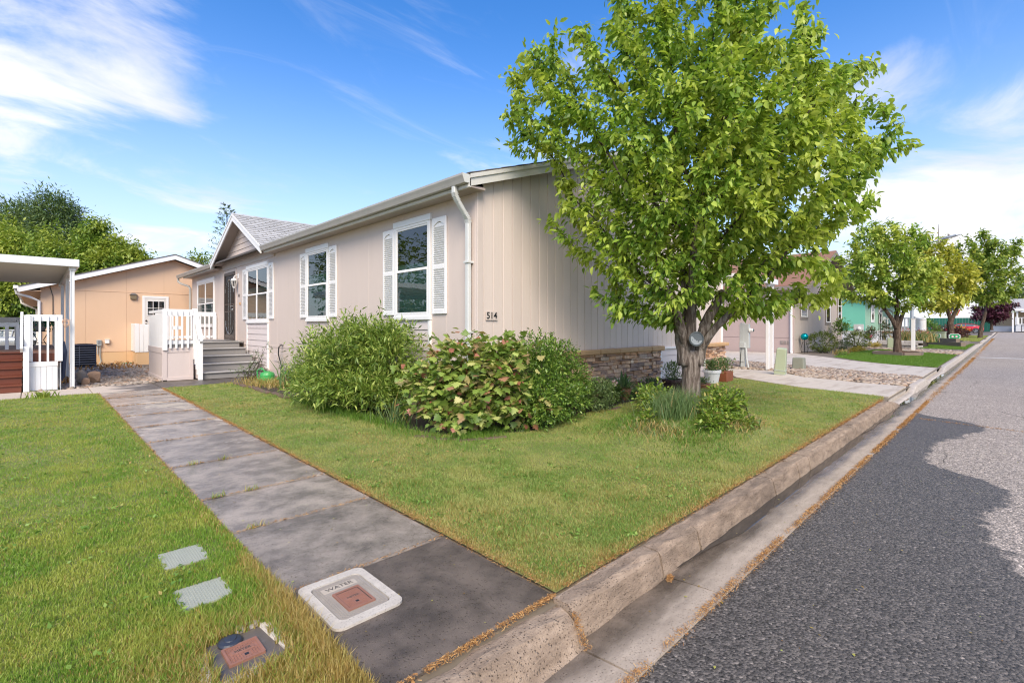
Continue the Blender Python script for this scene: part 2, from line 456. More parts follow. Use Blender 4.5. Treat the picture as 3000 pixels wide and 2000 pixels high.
# gutter slabs
gut = setting('gutter', 'concrete gutter pan between kerb and asphalt')
gj = [-8, -5, -2.4, 0.1, 1.74, 2.6, 5.27, 8.1, 10.9, 13.6, 16.3, 19.4, 22.5, 26, 30, 35, 40, 46, 53, 61, 70, 80, 90, 104, 118]
for a, b_ in zip(gj, gj[1:]):
    dz0, dz1 = farz(a), farz(b_); e = .006
    v, f = join(extr([(1.05, -.30), (1.05, -.118), (1.20, -.128), (1.40, -.148), (1.44, -.30)], 'x', a + e, b_ - e))
    v = [(x, y, z + (dz0 if abs(x - a) < .1 else dz1) + random.uniform(-.0015, .0015)) for x, y, z in v]
    mk('gutter_slab', (v, f), M_gutter, gut)
# kerb sections: upright, lowered at the driveways
kerb = setting('kerb', 'concrete kerb along the street, lowered at driveways')
def kprof(h, roll=0):
    if roll: return [(1.53, -.3), (1.53, h - .012), (1.50, h - .004), (1.46, h), (1.42, h - .008), (1.385, h - .035), (1.36, h - .075), (1.335, h - .115), (1.29, h - .145), (1.29, -.3)]
    return [(1.53, -.3), (1.53, h - .006), (1.515, h), (1.44, h + .002), (1.418, h - .004), (1.402, h - .02), (1.375, -.145), (1.37, -.3)]
def ksec(a, b_, h0, h1, pm, roll=0):
    n = max(2, int((b_ - a) / .12)) if b_ < 12 else 2
    V, F = [], []
    for i in range(n + 1):
        t = i / n; x = a + .007 + (b_ - a - .014) * t; pr = kprof(h0 + (h1 - h0) * t, roll)
        ch = .010 if i in (0, n) else 0
        for k, (y, z) in enumerate(pr):
            j = (.006 if b_ < 12 else .001) * (1 if 0 < k < len(pr) - 1 else 0)
            yy = y + random.uniform(-j, j); zz = z + random.uniform(-j, j) - (ch * .6 if 1 < k < len(pr) - 2 else 0)
            V.append((x, yy, zz + farz(x)))
        if i:
            m_ = len(pr)
            for k in range(m_ - 1):
                F.append(((i - 1) * m_ + k, i * m_ + k, i * m_ + k + 1, (i - 1) * m_ + k + 1))
    m_ = len(kprof(h0, roll)); F.append(tuple(range(m_))); F.append(tuple(range(n * m_, (n + 1) * m_))[::-1])
    mk('kerb_section', (V, F), pm, kerb, smooth=False)
ks = [(-6, -4.4), (-4.4, -2.8), (-2.8, -1.2), (-1.2, .3), (.3, 1.765)]
for a, b_ in ks: ksec(a, b_, -.012, -.012, M_kerb, 1)
for a, b_ in [(1.765, 2.57), (2.57, 3.05), (3.05, 4.5), (4.5, 5.17), (5.17, 5.53), (5.53, 7.65), (7.65, 9.3), (9.3, 10.5)]: ksec(a, b_, 0.004, 0.004, M_kerb)
ksec(10.5, 11.3, .004, -.11, M_kerb); ksec(11.3, 13.3, -.11, -.11, M_kerbpale); ksec(13.3, 13.9, -.11, .01, M_kerbpale)
ksec(13.9, 15.6, .01, .01, M_kerbpale); ksec(15.6, 16.4, .01, -.11, M_kerbpale); ksec(16.4, 20.2, -.11, -.11, M_kerbpale); ksec(20.2, 21.2, -.11, .01, M_kerbpale)
kx = [21.2, 23.5, 26, 28.6, 31.4, 34, 37, 40, 43, 46]
for a, b_ in zip(kx, kx[1:]): ksec(a, b_, .01, .01, M_kerbpale)
kx = [46, 52, 55, 60, 66, 72, 80, 90, 100, 112]
for i, (a, b_) in enumerate(zip(kx, kx[1:])): ksec(a, b_, .01 if i % 3 else -.09, .01 if i % 3 else -.09, M_kerbpale)
# water lying in the gutter along the kerb
def puddle(name, x0, x1, yb, wf, z, n=60):
    V, F = [], []
    for i in range(n + 1):
        t = i / n; x = x0 + (x1 - x0) * t
        w = max(.004, wf(x) * (math.sin(math.pi * t) ** .35))
        V += [(x, yb, z), (x, yb - w, z)]
        if i: F.append((2 * i - 2, 2 * i - 1, 2 * i + 1, 2 * i))
    o = mk(name, (V, F), M_water); o['kind'] = 'structure'; return o
puddle('gutter_water', 2.62, 10.9, 1.40, lambda x: .10 + .05 * math.sin(x * 2.1) + .03 * math.sin(x * 5.3 + 1) + (.06 if 4.2 < x < 7.6 else 0), -.1365)
puddle('gutter_water', 11.2, 19.5, 1.40, lambda x: .12 + .05 * math.sin(x * 1.7), -.1365)

# walkway slabs
walk = setting('walkway', 'dark damp concrete walkway of square slabs')
wj = [1.545, 2.45, 3.40, 4.205, 5.36, 6.70, 7.80, 8.87, 10.10, 11.30, 12.38]
for i, (a, b_) in enumerate(zip(wj, wj[1:])):
    xl, xr = .875, 1.80 + .0105 * (a - 1.5)
    t = random.uniform(-.004, .004); e = .006
    xr2 = 1.80 + .0105 * (b_ - 1.5)
    V, F = cbox(xl, xr, a + e, b_ - e, -.12, 0, .008)
    V = [(x + (xr2 - xr if x > 1.3 and y > (a + b_) / 2 else 0), y, z + t * (1 if y > (a + b_) / 2 else -1) * (1 if z > -.05 else 0)) for x, y, z in V]
    mk('slab', (V, F), M_walk0 if i == 0 else M_walk, walk)
path = setting('path', 'pale concrete path crossing in front of the decks')
pj = [-6.2, -4.6, -3.1, -1.65, -.195, .80, 1.91, 3.1, 4.42]
for i, (a, b_) in enumerate(zip(pj, pj[1:])):
    y0 = 12.392 if a < 1.9 else 12.50
    y0 = 12.45 if a < .7 else y0
    y1 = 13.62 if a < .7 else (13.72 if a < 1.9 else 13.66)
    mk('slab', cbox(a + .006, b_ - .006, y0, y1, -.12, -.003 + random.uniform(-.003, .003), .008), M_path, path)
# driveways to the right
def slabset(name, label, polys, m):
    s = setting(name, label)
    for p in polys: mk('slab', prism(p, -.14, .004), m, s)
    return s
slabset('driveway', 'near pale concrete driveway beside the stone clad house', [[(11.2, 1.54), (13.42, 1.54), (13.52, 2.38), (11.42, 2.41)], [(11.425, 2.425), (13.525, 2.395), (14.05, 3.65), (15.35, 4.86), (15.25, 5.1), (13.2, 5.12), (12.75, 4.85), (11.66, 3.17)],
    [(13.21, 5.135), (15.24, 5.115), (15.0, 12), (13.12, 12)]], M_drive)
slabset('driveway', 'far pale concrete driveway in front of the mauve house', [[(16.2, 1.54), (19.9, 1.54), (20.8, 2.9), (21.95, 4.12), (17.88, 3.96), (16.36, 2.27)], [(17.895, 3.985), (21.98, 4.145), (23.9, 5.5), (25.75, 7.1), (25.6, 14), (19.2, 14), (18.8, 7.45), (18.45, 5.98), (17.75, 4.53)]], M_drive)
slabset('path', 'narrow pale path behind the white post', [[(33.3, 1.54), (34.5, 1.54), (35.6, 3.7), (37.5, 6.5), (36.4, 6.6), (34.2, 3.6)]], M_drive)
slabset('driveway', 'distant pale driveway beyond the timber edged tree', [[(46.5, 1.54), (51.5, 1.54), (53, 9), (48, 9)]], M_drive)

# beds, turf sheets and gravel sheets
def ground_sheet(name, poly, z, m, label=None):
    o = mk(name, sheet(poly, z, lambda x, y: farz(x)), m); o['kind'] = 'structure'
    if label: o['label'] = label
    return o
ground_sheet('yard_soil', [(-7, 1.5), (13.2, 1.5), (13.2, 5.6), (4.7, 5.6), (4.7, 13.6), (-7, 13.6)], -.022, M_ground)
RL = [(1.82, 1.55), (10.8, 1.55), (11.22, 1.62), (11.62, 3.2), (12.55, 4.68), (12.3, 4.95), (10.6, 4.72), (9.0, 4.70), (6.9, 4.50), (5.6, 4.40), (4.8, 4.2), (4.35, 4.12), (4.05, 4.3), (3.75, 4.42), (3.52, 4.68), (3.4, 5.05), (3.25, 6.2), (3.15, 7.6), (3.25, 9), (3.25, 10.5), (3.3, 12.48), (1.91, 12.44)]
LL = [(-7, 1.55), (.868, 1.55), (.868, 12.36), (.70, 12.43), (-7, 12.43)]
L2 = [(20.3, 1.56), (29.4, 1.6), (29.7, 1.85), (32.0, 3.9), (33.2, 4.84), (30, 5.5), (26.5, 5.2), (24.2, 5.2), (21.9, 3.8), (20.75, 2.8)]
L3 = [(35.6, 1.6), (46, 1.6), (47.5, 5), (39.5, 4.4), (36.6, 3.6)]
L4 = [(53.0, 1.6), (78, 1.6), (80, 5.5), (56, 6)]
ground_sheet('lawn', RL, -.004, M_turf, 'lawn in front of the house'); ground_sheet('lawn', LL, -.004, M_turf, 'lawn left of the walkway')
ground_sheet('lawn', L2, -.002, M_turf, 'lawn around the second tree'); ground_sheet('lawn', L3, 0, M_turf, 'lawn with the timber stack'); ground_sheet('lawn', L4, 0, M_turf, 'distant lawn')
ground_sheet('flower_bed', [(3.3, 12.48), (3.25, 10.5), (3.1, 9), (2.9, 7.6), (3.0, 6.2), (3.2, 4.95), (3.35, 4.55), (3.6, 4.25), (4.0, 4.12), (4.35, 3.95), (4.75, 4.0), (5.6, 4.25), (6.9, 4.45), (9.0, 4.70), (10.6, 4.72), (12.3, 4.95), (13.0, 5.4), (4.6, 5.4), (4.6, 13.5), (4.42, 13.65), (4.42, 12.5)], -.008, M_soil)
ground_sheet('yard', [(12.5, 1.5), (60, 1.5), (130, 1.5), (130, 30), (60, 30), (12.5, 30)], -.03, M_gravelbed)
o = mk('gravel_yard', ([(-9, 13.6, -.02), (2.9, 13.6, -.02), (4.6, 16, -.05), (4.6, 24.6, -.2), (-9, 24.6, -.2), (-9, 24.6, -.21), (9, 24.6, -.21), (9, 70, -.4), (-60, 70, -.4), (-60, 24.6, -.21)], [(0, 1, 2, 3, 4), (5, 6, 7, 8, 9)]), M_gravelbed); o['kind'] = 'structure'
MND = (6.0, 2.85, 1.5, 1.0, .19)
def mound_z(x, y):
    r = ((x - MND[0]) / MND[2]) ** 2 + ((y - MND[1]) / MND[3]) ** 2
    return MND[4] * np.clip(1 - r, 0, 1) ** .8
V, F = [], []
for i in range(9):
    for k in range(28):
        t = 2 * math.pi * k / 28; q = i / 8 * 1.02
        x, y = MND[0] + MND[2] * q * math.cos(t), MND[1] + MND[3] * q * math.sin(t)
        V.append((x, y, float(mound_z(x, y)) + random.uniform(-.01, .01) - (.02 if i == 8 else 0)))
        if i: F.append(((i - 1) * 28 + k, i * 28 + k, i * 28 + (k + 1) % 28, (i - 1) * 28 + (k + 1) % 28))
o = mk('tree_mound', (V, F), M_turf, smooth=True); o['kind'] = 'structure'
# painted bar across the far road, frayed by wear
M_line = mat('worn road paint', (.62, .6, .57), .7, .2, 5, .3, 40)
o = mk('road_marking', ([(30.6, -4.5, -.126), (31.0, -4.5, -.126), (31.0, .9, -.126), (30.6, .9, -.126)], [(0, 1, 2, 3)]), M_line); o['kind'] = 'structure'

# ------------------------------------------------------------------ scattered pieces in bulk
def rot_z(a):
    c, s = np.cos(a), np.sin(a); z = np.zeros_like(a); o_ = np.ones_like(a)
    return np.stack([np.stack([c, -s, z], -1), np.stack([s, c, z], -1), np.stack([z, z, o_], -1)], -2)
def basis(d, roll):
    """(n,3) directions -> (n,3,3) frames whose first column is d"""
    d = d / np.linalg.norm(d, axis=1, keepdims=True)
    up = np.tile([0., 0., 1.], (len(d), 1)); up[np.abs(d[:, 2]) > .95] = [1, 0, 0]
    b = np.cross(up, d); b /= np.linalg.norm(b, axis=1, keepdims=True)
    c = np.cross(d, b)
    cr, sr = np.cos(roll)[:, None], np.sin(roll)[:, None]
    return np.stack([d, b * cr + c * sr, -b * sr + c * cr], -1)
def scatter(base_v, base_f, pos, frames, size):
    """copies of a small mesh: size (n,) or (n,3)"""
    base_v = np.asarray(base_v, float); base_f = np.asarray(base_f, int)
    size = np.asarray(size, float)
    if size.ndim == 1: size = size[:, None].repeat(3, 1)
    lv = base_v[None] * size[:, None, :]
    V = np.einsum('nij,nkj->nki', frames, lv) + pos[:, None, :]
    F = base_f[None] + (np.arange(len(pos)) * len(base_v))[:, None, None]
    return V.reshape(-1, 3), F.reshape(-1, base_f.shape[1])
_sn = [(rng.uniform(-1, 1, 2), rng.uniform(0, 6.3)) for _ in range(12)]
def pnoise(x, y, s):
    """smooth 0..1 noise from a few waves"""
    v = 0
    for i, (k, p) in enumerate(_sn): v = v + np.sin((k[0] * x + k[1] * y) * s * (1 + .35 * i) + p) / (1 + .2 * i)
    return np.clip(.5 + v / 7, 0, 1)
def inside(poly, x, y):
    c = np.zeros(len(x), bool); n = len(poly)
    for i in range(n):
        x0, y0 = poly[i]; x1, y1 = poly[(i + 1) % n]
        if y0 == y1: continue
        c ^= ((y0 > y) != (y1 > y)) & (x < (x1 - x0) * (y - y0) / (y1 - y0) + x0)
    return c
def blade_mesh(P, h, w, lean, two=True):
    n = len(P); a = rng.uniform(0, 2 * np.pi, n); l = rng.uniform(0, 2 * np.pi, n)
    side = np.stack([np.cos(a), np.sin(a), np.zeros(n)], 1) * (w / 2)[:, None]
    ld = np.stack([np.cos(l), np.sin(l), np.zeros(n)], 1) * (lean * h)[:, None]
    up = np.zeros((n, 3)); up[:, 2] = h
    tip = P + ld + up * np.sqrt(np.clip(1 - lean ** 2 * .7, .05, 1))[:, None]
    if two:
        mid = P + ld * .3 + up * .55
        V = np.stack([P - side, P + side, mid - side * .8, mid + side * .8, tip], 1).reshape(-1, 3)
        F = np.array([[0, 1, 3], [0, 3, 2], [2, 3, 4]])
        F = (F[None] + (np.arange(n) * 5)[:, None, None]).reshape(-1, 3); k = 5
    else:
        V = np.stack([P - side, P + side, tip], 1).reshape(-1, 3)
        F = (np.array([[0, 1, 2]])[None] + (np.arange(n) * 3)[:, None, None]).reshape(-1, 3); k = 3
    return V, F, k
CF = np.array([math.cos(R(45.58)), math.sin(R(45.58))]); CR = np.array([CF[1], -CF[0]])
def grass(name, poly, m, dens, hgt, dryf, label, holes=None, zf=None, lean=.6, mn=1500):
    """lawn blades, thinner on the ground with distance from the street corner; hgt and dryf are functions of place"""
    xs, ys = zip(*poly); x0, x1, y0, y1 = max(min(xs), -2.6), max(xs), min(ys), max(ys)
    Vs, Fs, As, off = [], [], [], 0
    top = 42000
    n = int((x1 - x0) * (y1 - y0) * top)
    P_ = []
    for c in range(0, n, 2000000):
        m_ = min(2000000, n - c)
        x = rng.uniform(x0, x1, m_); y = rng.uniform(y0, y1, m_)
        d = np.sqrt(x * x + y * y)
        keep = rng.uniform(0, 1, m_) < np.clip(dens / d ** 1.75, mn, top) / top
        x, y, d = x[keep], y[keep], d[keep]
        dep = x * CF[0] + y * CF[1]; lat = x * CR[0] + y * CR[1]
        keep = inside(poly, x, y) & (np.abs(lat) < dep * 1.35 + .4) & (dep > .5)
        if holes is not None: keep &= ~holes(x, y)
        P_.append(np.stack([x[keep], y[keep]], 1))
    P2 = np.concatenate(P_)
    x, y = P2[:, 0], P2[:, 1]; d = np.sqrt(x * x + y * y)
    z = (zf(x, y) if zf else 0) + .0035 * np.clip(x - 30, 0, None)
    P3 = np.stack([x, y, np.zeros(len(x)) + z], 1)
    h = hgt(x, y) * rng.uniform(.55, 1.25, len(x))
    w = (.0019 + .00055 * d) * rng.uniform(.7, 1.3, len(x))
    ln = np.clip(rng.normal(lean, .2, len(x)), .05, .95)
    dry = np.clip(dryf(x, y), 0, 1)
    dry = (rng.uniform(0, 1, len(x)) < dry).astype(float) * rng.uniform(.6, 1, len(x))
    near = d < 4.5
    for sel, two in ((near, True), (~near, False)):
        if not sel.any(): continue
        V, F, k = blade_mesh(P3[sel], h[sel], w[sel], ln[sel], two)
        Vs.append(V); Fs.append(F + off); off += len(V); As.append(np.repeat(dry[sel], k))
    o = npmesh(name, np.concatenate(Vs), np.concatenate(Fs), m, attr={'dry': np.concatenate(As)})
    o['label'] = label; o['category'] = 'grass'; o['kind'] = 'stuff'
    return o
STRAW = [(0, (.38, .22, .06)), (.5, (.55, .36, .12)), (1, (.68, .52, .24))]
M_grassR = leafmat('mown grass', [(0, (.17, .28, .05)), (.5, (.25, .36, .07)), (1, (.34, .46, .11))], .4, .5, (2.1, [(0, (.36, .39, .10)), (1, (.52, .52, .18))]), ('dry', STRAW))
M_grassL = leafmat('long grass', [(0, (.14, .27, .03)), (.5, (.23, .37, .045)), (1, (.33, .47, .075))], .4, .5, (2.3, [(0, (.34, .40, .06)), (1, (.50, .52, .12))]), ('dry', STRAW))
M_grassF = leafmat('watered grass', [(0, (.09, .19, .02)), (.5, (.15, .28, .03)), (1, (.22, .36, .055))], .4, .5)
LIDS = [(.49, .70, 3.14, 3.38), (.475, .69, 2.63, 2.86), (.47, .72, 2.0, 2.27)]
def hole_left(x, y):
    h = np.zeros(len(x), bool)
    for a, b_, c, d in LIDS: h |= (x > a + .012 + .01 * np.sin(y * 60 + a * 9)) & (x < b_ - .012 - .01 * np.sin(y * 70)) & (y > c - .015 + .012 * np.sin(x * 60)) & (y < d - .01)
    return h
def h_left(x, y):
    h = .017 + .022 * pnoise(x, y, 3.1)
    h = h + .034 * np.exp(-((x - .62) / .40) ** 2 - ((y - 2.2) / .6) ** 2)
    h = h * (1 - .55 * np.exp(-((x - .59) / .17) ** 2) * (np.exp(-((y - 3.2) / .22) ** 2) + np.exp(-((y - 2.68) / .22) ** 2)).clip(0, 1))
    return h * (.85 + .3 * ((x > .8) & (y < 4)))
def d_left(x, y):
    dd = .06 + .6 * np.clip(pnoise(x + 3, y, 2.3) - .48, 0, 1)
    dd = dd + .75 * np.exp(-((x - .55) / .35) ** 2 - ((y - 2.05) / .38) ** 2) + .5 * np.exp(-((x - .84) / .07) ** 2) * (y < 3.0) + .25 * (x > .80)
    return dd + .5 * np.exp(-((y - 1.6) / .25) ** 2)
def d_right(x, y):
    e = np.minimum(np.minimum(np.abs(x - 1.85), np.abs(y - 1.58)), 9)
    return .06 + .85 * np.clip(pnoise(x, y, 2.0) - .52, 0, 1) + .6 * np.exp(-(e / .06) ** 2) + .2 * np.exp(-((x - 3.6) / 1.1) ** 2 - ((y - 2.0) / .5) ** 2)
def on_mound(x, y): return ((x - MND[0]) / (MND[2] * .78)) ** 2 + ((y - MND[1]) / (MND[3] * .78)) ** 2 < 1
grass('lawn_grass', RL, M_grassR, 210000, lambda x, y: .015 + .013 * pnoise(x, y, 4.0) + .014 * (pnoise(x, y, 9.) > .72), d_right, 'short mown grass in front of the house', on_mound, mound_z)
grass('lawn_grass', LL, M_grassL, 190000, h_left, d_left, 'longer yellowing grass left of the walkway', hole_left, None, .45)
grass('lawn_grass', L2, M_grassF, 260000, lambda x, y: .05 + 0 * x, lambda x, y: .03 + 0 * x, 'fresh green lawn around the second tree')
grass('lawn_grass', L3, M_grassF, 160000, lambda x, y: .06 + 0 * x, lambda x, y: .03 + 0 * x, 'fresh green lawn in front of the timber stack', mn=500)
grass('lawn_grass', L4, M_grassR, 160000, lambda x, y: .07 + 0 * x, lambda x, y: .25 + 0 * x, 'yellowish distant lawn before the red car', mn=300)

# clover, dandelion leaves and dead leaves in the lawns
n = 5200
cl = np.concatenate([np.stack([rng.uniform(1.9, 10.5, 170), rng.uniform(1.6, 4.2, 170)], 1), np.stack([rng.uniform(1.9, 3.0, 60), rng.uniform(4.2, 12.2, 60)], 1), np.stack([rng.uniform(-.5, .84, 120), rng.uniform(1.7, 12, 120)], 1)])
k_ = rng.integers(0, len(cl), n); P = np.zeros((n, 3)); P[:, :2] = cl[k_] + rng.normal(0, .035, (n, 2)) * rng.uniform(.4, 1.6, (n, 1)); P[:, 2] = .014 + mound_z(P[:, 0], P[:, 1])
ok_ = (inside(RL, P[:, 0], P[:, 1]) | inside(LL, P[:, 0], P[:, 1])) & ~hole_left(P[:, 0], P[:, 1]); P = P[ok_]; n = len(P)
V, F = scatter(np.array([(0, 0, 0), (.35, .28, .12), (1, 0, .05), (.35, -.28, .12)]), np.array([(0, 1, 2, 3)]), P, basis(np.stack([rng.normal(0, 1, n), rng.normal(0, 1, n), rng.uniform(.1, .8, n)], 1), rng.normal(0, .6, n)), rng.uniform(.012, .034, n))
o = npmesh('lawn_weeds', V, F, leafmat('clover leaves', [(0, (.11, .22, .035)), (.6, (.20, .34, .05)), (.9, (.30, .42, .09)), (1, (.45, .26, .09))], .3, .45)); tag(o, 'clover and broad leaved weeds scattered through the lawns', 'weeds', None, 'stuff')
# gravel
def rock_base(seed, sq=.6):
    r = np.random.default_rng(seed)
    bm = bmesh.new(); bmesh.ops.create_icosphere(bm, subdivisions=1, radius=1)
    V = np.array([v.co[:] for v in bm.verts]); F = np.array([[v.index for v in f.verts] for f in bm.faces]); bm.free()
    V = V * r.uniform(.7, 1.25, (len(V), 1)) * np.array([1.25, .85, sq])
    return V, F
def icos12(seed, sq=.55):
    t = (1 + 5 ** .5) / 2
    V = np.array([(-1, t, 0), (1, t, 0), (-1, -t, 0), (1, -t, 0), (0, -1, t), (0, 1, t), (0, -1, -t), (0, 1, -t), (t, 0, -1), (t, 0, 1), (-t, 0, -1), (-t, 0, 1)], float) / 1.9
    F = np.array([(0, 11, 5), (0, 5, 1), (0, 1, 7), (0, 7, 10), (0, 10, 11), (1, 5, 9), (5, 11, 4), (11, 10, 2), (10, 7, 6), (7, 1, 8), (3, 9, 4), (3, 4, 2), (3, 2, 6), (3, 6, 8), (3, 8, 9), (4, 9, 5), (2, 4, 11), (6, 2, 10), (8, 6, 7), (9, 8, 1)])
    r = np.random.default_rng(seed)
    return V * r.uniform(.65, 1.3, (12, 1)) * np.array([1.3, .9, sq]), F
def gravel(name, poly, n, size, zf, m, label, near=None):
    xs, ys = zip(*poly)
    x = rng.uniform(min(xs), max(xs), n * 4); y = rng.uniform(min(ys), max(ys), n * 4)
    k = inside(poly, x, y); x, y = x[k][:n], y[k][:n]
    n = len(x); Vs, Fs, off = [], [], 0
    bid = rng.integers(0, 5, n)
    for b in range(5):
        s = bid == b; bv, bf = icos12(50 + b)
        q = s.sum(); sz = size * rng.uniform(.55, 1.4, q)
        P = np.stack([x[s], y[s], zf(x[s], y[s]) + sz * .15], 1)
        fr = rot_z(rng.uniform(0, 6.28, q)); d = np.stack([rng.uniform(-.3, .3, q), rng.uniform(-.3, .3, q), np.ones(q)], 1)
        fr = np.einsum('nij,njk->nik', basis(np.stack([np.ones(q), rng.uniform(-1, 1, q), rng.uniform(-.35, .35, q)], 1), rng.uniform(-.4, .4, q)), fr)
        V, F = scatter(bv, bf, P, fr, sz); Vs.append(V); Fs.append(F + off); off += len(V)
    o = npmesh(name, np.concatenate(Vs), np.concatenate(Fs), m)
    return tag(o, label, 'gravel', None, 'stuff')
def stonemat(name, stops, rough=.8, bump=.4, bscale=40):
    b = NB(name); g = b.n('ShaderNodeNewGeometry')
    c = b.ramp(g.outputs['Random Per Island'], stops)
    c = b.mix(1.0, c, b.ramp(b.noise(b.pos(), 22, 4), [(.2, (.7,) * 3), (.8, (1.25,) * 3)]), 'MULTIPLY')
    return b.done(b.principled(c, rough, b.bump(b.noise(b.pos(), bscale, 4), bump, .01), 0, .35))
M_gravL = stonemat('grey river gravel', [(0, (.17, .13, .10)), (.35, (.31, .26, .21)), (.6, (.42, .35, .29)), (.8, (.36, .21, .12)), (1, (.55, .48, .41))])
M_gravR = stonemat('tan river gravel', [(0, (.20, .14, .10)), (.3, (.33, .26, .20)), (.6, (.42, .35, .28)), (.8, (.33, .22, .15)), (1, (.52, .45, .38))])
slopeL = lambda x, y: -.02 - .18 * np.clip((y - 14) / 10.5, 0, 1)
gravel('river_gravel', [(-.2, 13.65), (.8, 13.75), (1.9, 13.75), (2.15, 14.1), (2.15, 16.2), (2.7, 16.6), (2.7, 24.2), (-.2, 24.2)], 5200, .05, slopeL, M_gravL, 'grey river gravel between the deck and the porch')
gravel('river_gravel', [(13.45, 1.56), (16.25, 1.56), (16.36, 2.27), (17.7, 4.5), (18.4, 5.95), (18.75, 7.4), (18.9, 9), (15.3, 9), (15.4, 4.85), (14.05, 3.6), (13.55, 2.3)], 5200, .055, lambda x, y: -.01 + 0 * x, M_gravR, 'tan river gravel strip between the two driveways')
gravel('river_gravel', [(29.9, 1.6), (33.2, 1.6), (34.3, 3.6), (36, 6.4), (33.4, 4.9), (32.1, 3.9)], 1500, .07, lambda x, y: .0 + .0035 * (x - 30), M_gravR, 'pale gravel strip beyond the second lawn')
# brown needles and straw gathered along edges
M_needle = leafmat('fallen needles', [(0, (.20, .085, .025)), (.5, (.44, .21, .06)), (1, (.62, .38, .15))], .1, .7)
def litter(name, segs, label, size=.0095):
    Ps = []
    for (x0, y0, z0, x1, y1, z1, wid, n) in segs:
        t = rng.uniform(0, 1, n); j = rng.normal(0, wid, n)
        clump = pnoise(t * 40 + x0, t * 13, 3.0) > rng.uniform(.0, .62, n)
        dx, dy = x1 - x0, y1 - y0; L = math.hypot(dx, dy)
        P = np.stack([x0 + dx * t - dy / L * j, y0 + dy * t + dx / L * j, z0 + (z1 - z0) * t + np.abs(rng.normal(.004, .004, n)) * (np.abs(j) < wid * 1.2)], 1)
        Ps.append(P[clump])
    P = np.concatenate(Ps); n = len(P)
    d = np.stack([rng.uniform(-1, 1, n), rng.uniform(-1, 1, n), rng.normal(.1, .25, n)], 1)
    dist = np.hypot(P[:, 0], P[:, 1])
    bv = np.array([(-.5, -.09, 0), (.5, -.05, .04), (.5, .05, .04), (-.5, .09, 0)]); bf = np.array([(0, 1, 2, 3)])
    V, F = scatter(bv, bf, P, basis(d, rng.uniform(-1, 1, n)), size * rng.uniform(.5, 1.5, n) * (1 + dist * .10))
    return tag(npmesh(name, V, F, M_needle), label, 'litter', None, 'stuff')
litter('fallen_needles', [(-1, 1.055, -.112, 12, 1.055, -.112, .015, 24000), (12, 1.055, -.112, 30, 1.055, -.112, .03, 6000), (30, 1.055, -.112, 70, 1.055, .03, .05, 2500)], 'rust brown needles along the seam of gutter and asphalt')
litter('fallen_needles', [(-1, 1.538, .0, 1.8, 1.538, .0, .010, 9000), (1.8, 1.55, .004, 10.6, 1.55, .004, .016, 9000), (1.82, 1.55, .003, 1.9, 12.4, .003, .016, 11000), (.87, 1.6, .003, .87, 12.3, .003, .012, 2500), (1.77, 1.40, -.02, 1.74, 1.3, -.13, .012, 500), (2.57, 1.36, -.13, 2.58, 1.33, -.13, .02, 260), (9.75, 1.0, -.126, 9.3, -1.2, -.126, .012, 900)], 'dry needles and straw along the lawn edges and a road seam')
litter('fallen_needles', [(.88, y, .003, 1.8, y, .003, .007, 420) for y in wj[1:-1]], 'dry straw caught in the walkway joints', .010)
n = 260
P = np.stack([rng.uniform(.9, 9, n), rng.uniform(-.6, 1.35, n), np.full(n, -.121)], 1); P[:70] = np.stack([rng.uniform(.9, 1.78, 70), rng.uniform(1.6, 6, 70), np.full(70, .005)], 1)
V, F = scatter(np.array([(-.5, -.2, 0), (0, -.32, .06), (.5, 0, .1), (0, .32, .06)]), np.array([(0, 1, 2, 3)]), P, rot_z(rng.uniform(0, 6.28, n)), rng.uniform(.008, .022, n))
M_bits = leafmat('fallen leaf bits', [(0, (.2, .1, .03)), (.5, (.34, .24, .06)), (1, (.42, .46, .1))], .1)
tag(npmesh('leaf_litter', V, F, M_bits), 'small fallen leaves scattered on road, gutter and walkway', 'litter', None, 'stuff')
n = 700
P = np.stack([rng.uniform(-.2, 2.6, n), rng.uniform(20, 24.2, n), np.zeros(n)], 1); P[:250] = np.stack([rng.uniform(.3, .6, 250), rng.uniform(14.6, 20, 250), np.zeros(250)], 1); P[:, 2] = slopeL(P[:, 0], P[:, 1]) + .05
V, F, k = blade_mesh(P, rng.uniform(.06, .18, n), rng.uniform(.02, .04, n), rng.uniform(.5, .95, n), True)
tag(npmesh('dead_grass', V, F, M_needle), 'orange dead grass along the foot of the tan wall', 'grass', None, 'stuff')

# ------------------------------------------------------------------ house materials
M_pink = mat('blush house paint', (.62, .515, .445), .62, .05, 1.0, .35, 55, stretch=(1, 1, .12), dirt=.10)
M_gable = mat('taupe board paint', (.64, .54, .47), .62, .06, 2.0, .5, 45, stretch=(1, 1, .08), island=.05, dirt=.15)
M_white = mat('white trim paint', (.80, .78, .75), .5, .04, 2.0, .12, 60, dirt=.06)
M_offw = mat('weathered white trim', (.62, .60, .55), .6, .08, 3.0, .35, 50, dirt=.3)
M_lap = mat('lap siding paint', (.66, .58, .55), .6, .05, 1.5, .3, 50, stretch=(.2, .2, 1))
M_gutm = mat('grey gutter enamel', (.40, .38, .34), .45, .08, 3, .1, 60, dirt=.25)
M_spout = mat('pale gutter enamel', (.62, .62, .58), .4, .06, 3, .08, 60, dirt=.15)
M_shing = mat('grey shingle', (.44, .43, .41), .9, .12, 8, .9, 160, island=.13)
M_roofd = mat('dark shingle', (.12, .105, .095), .9, .2, 8, .9, 120)
M_soff = mat('soffit paint', (.40, .33, .29), .65, .06, 1, .15, 40)
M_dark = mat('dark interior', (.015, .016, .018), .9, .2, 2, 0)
M_bronze = mat('bronze metal', (.11, .085, .07), .45, .15, 6, .1, 60, .6)
M_black = mat('black metal', (.015, .015, .017), .45, .1, 6, .1, 60)
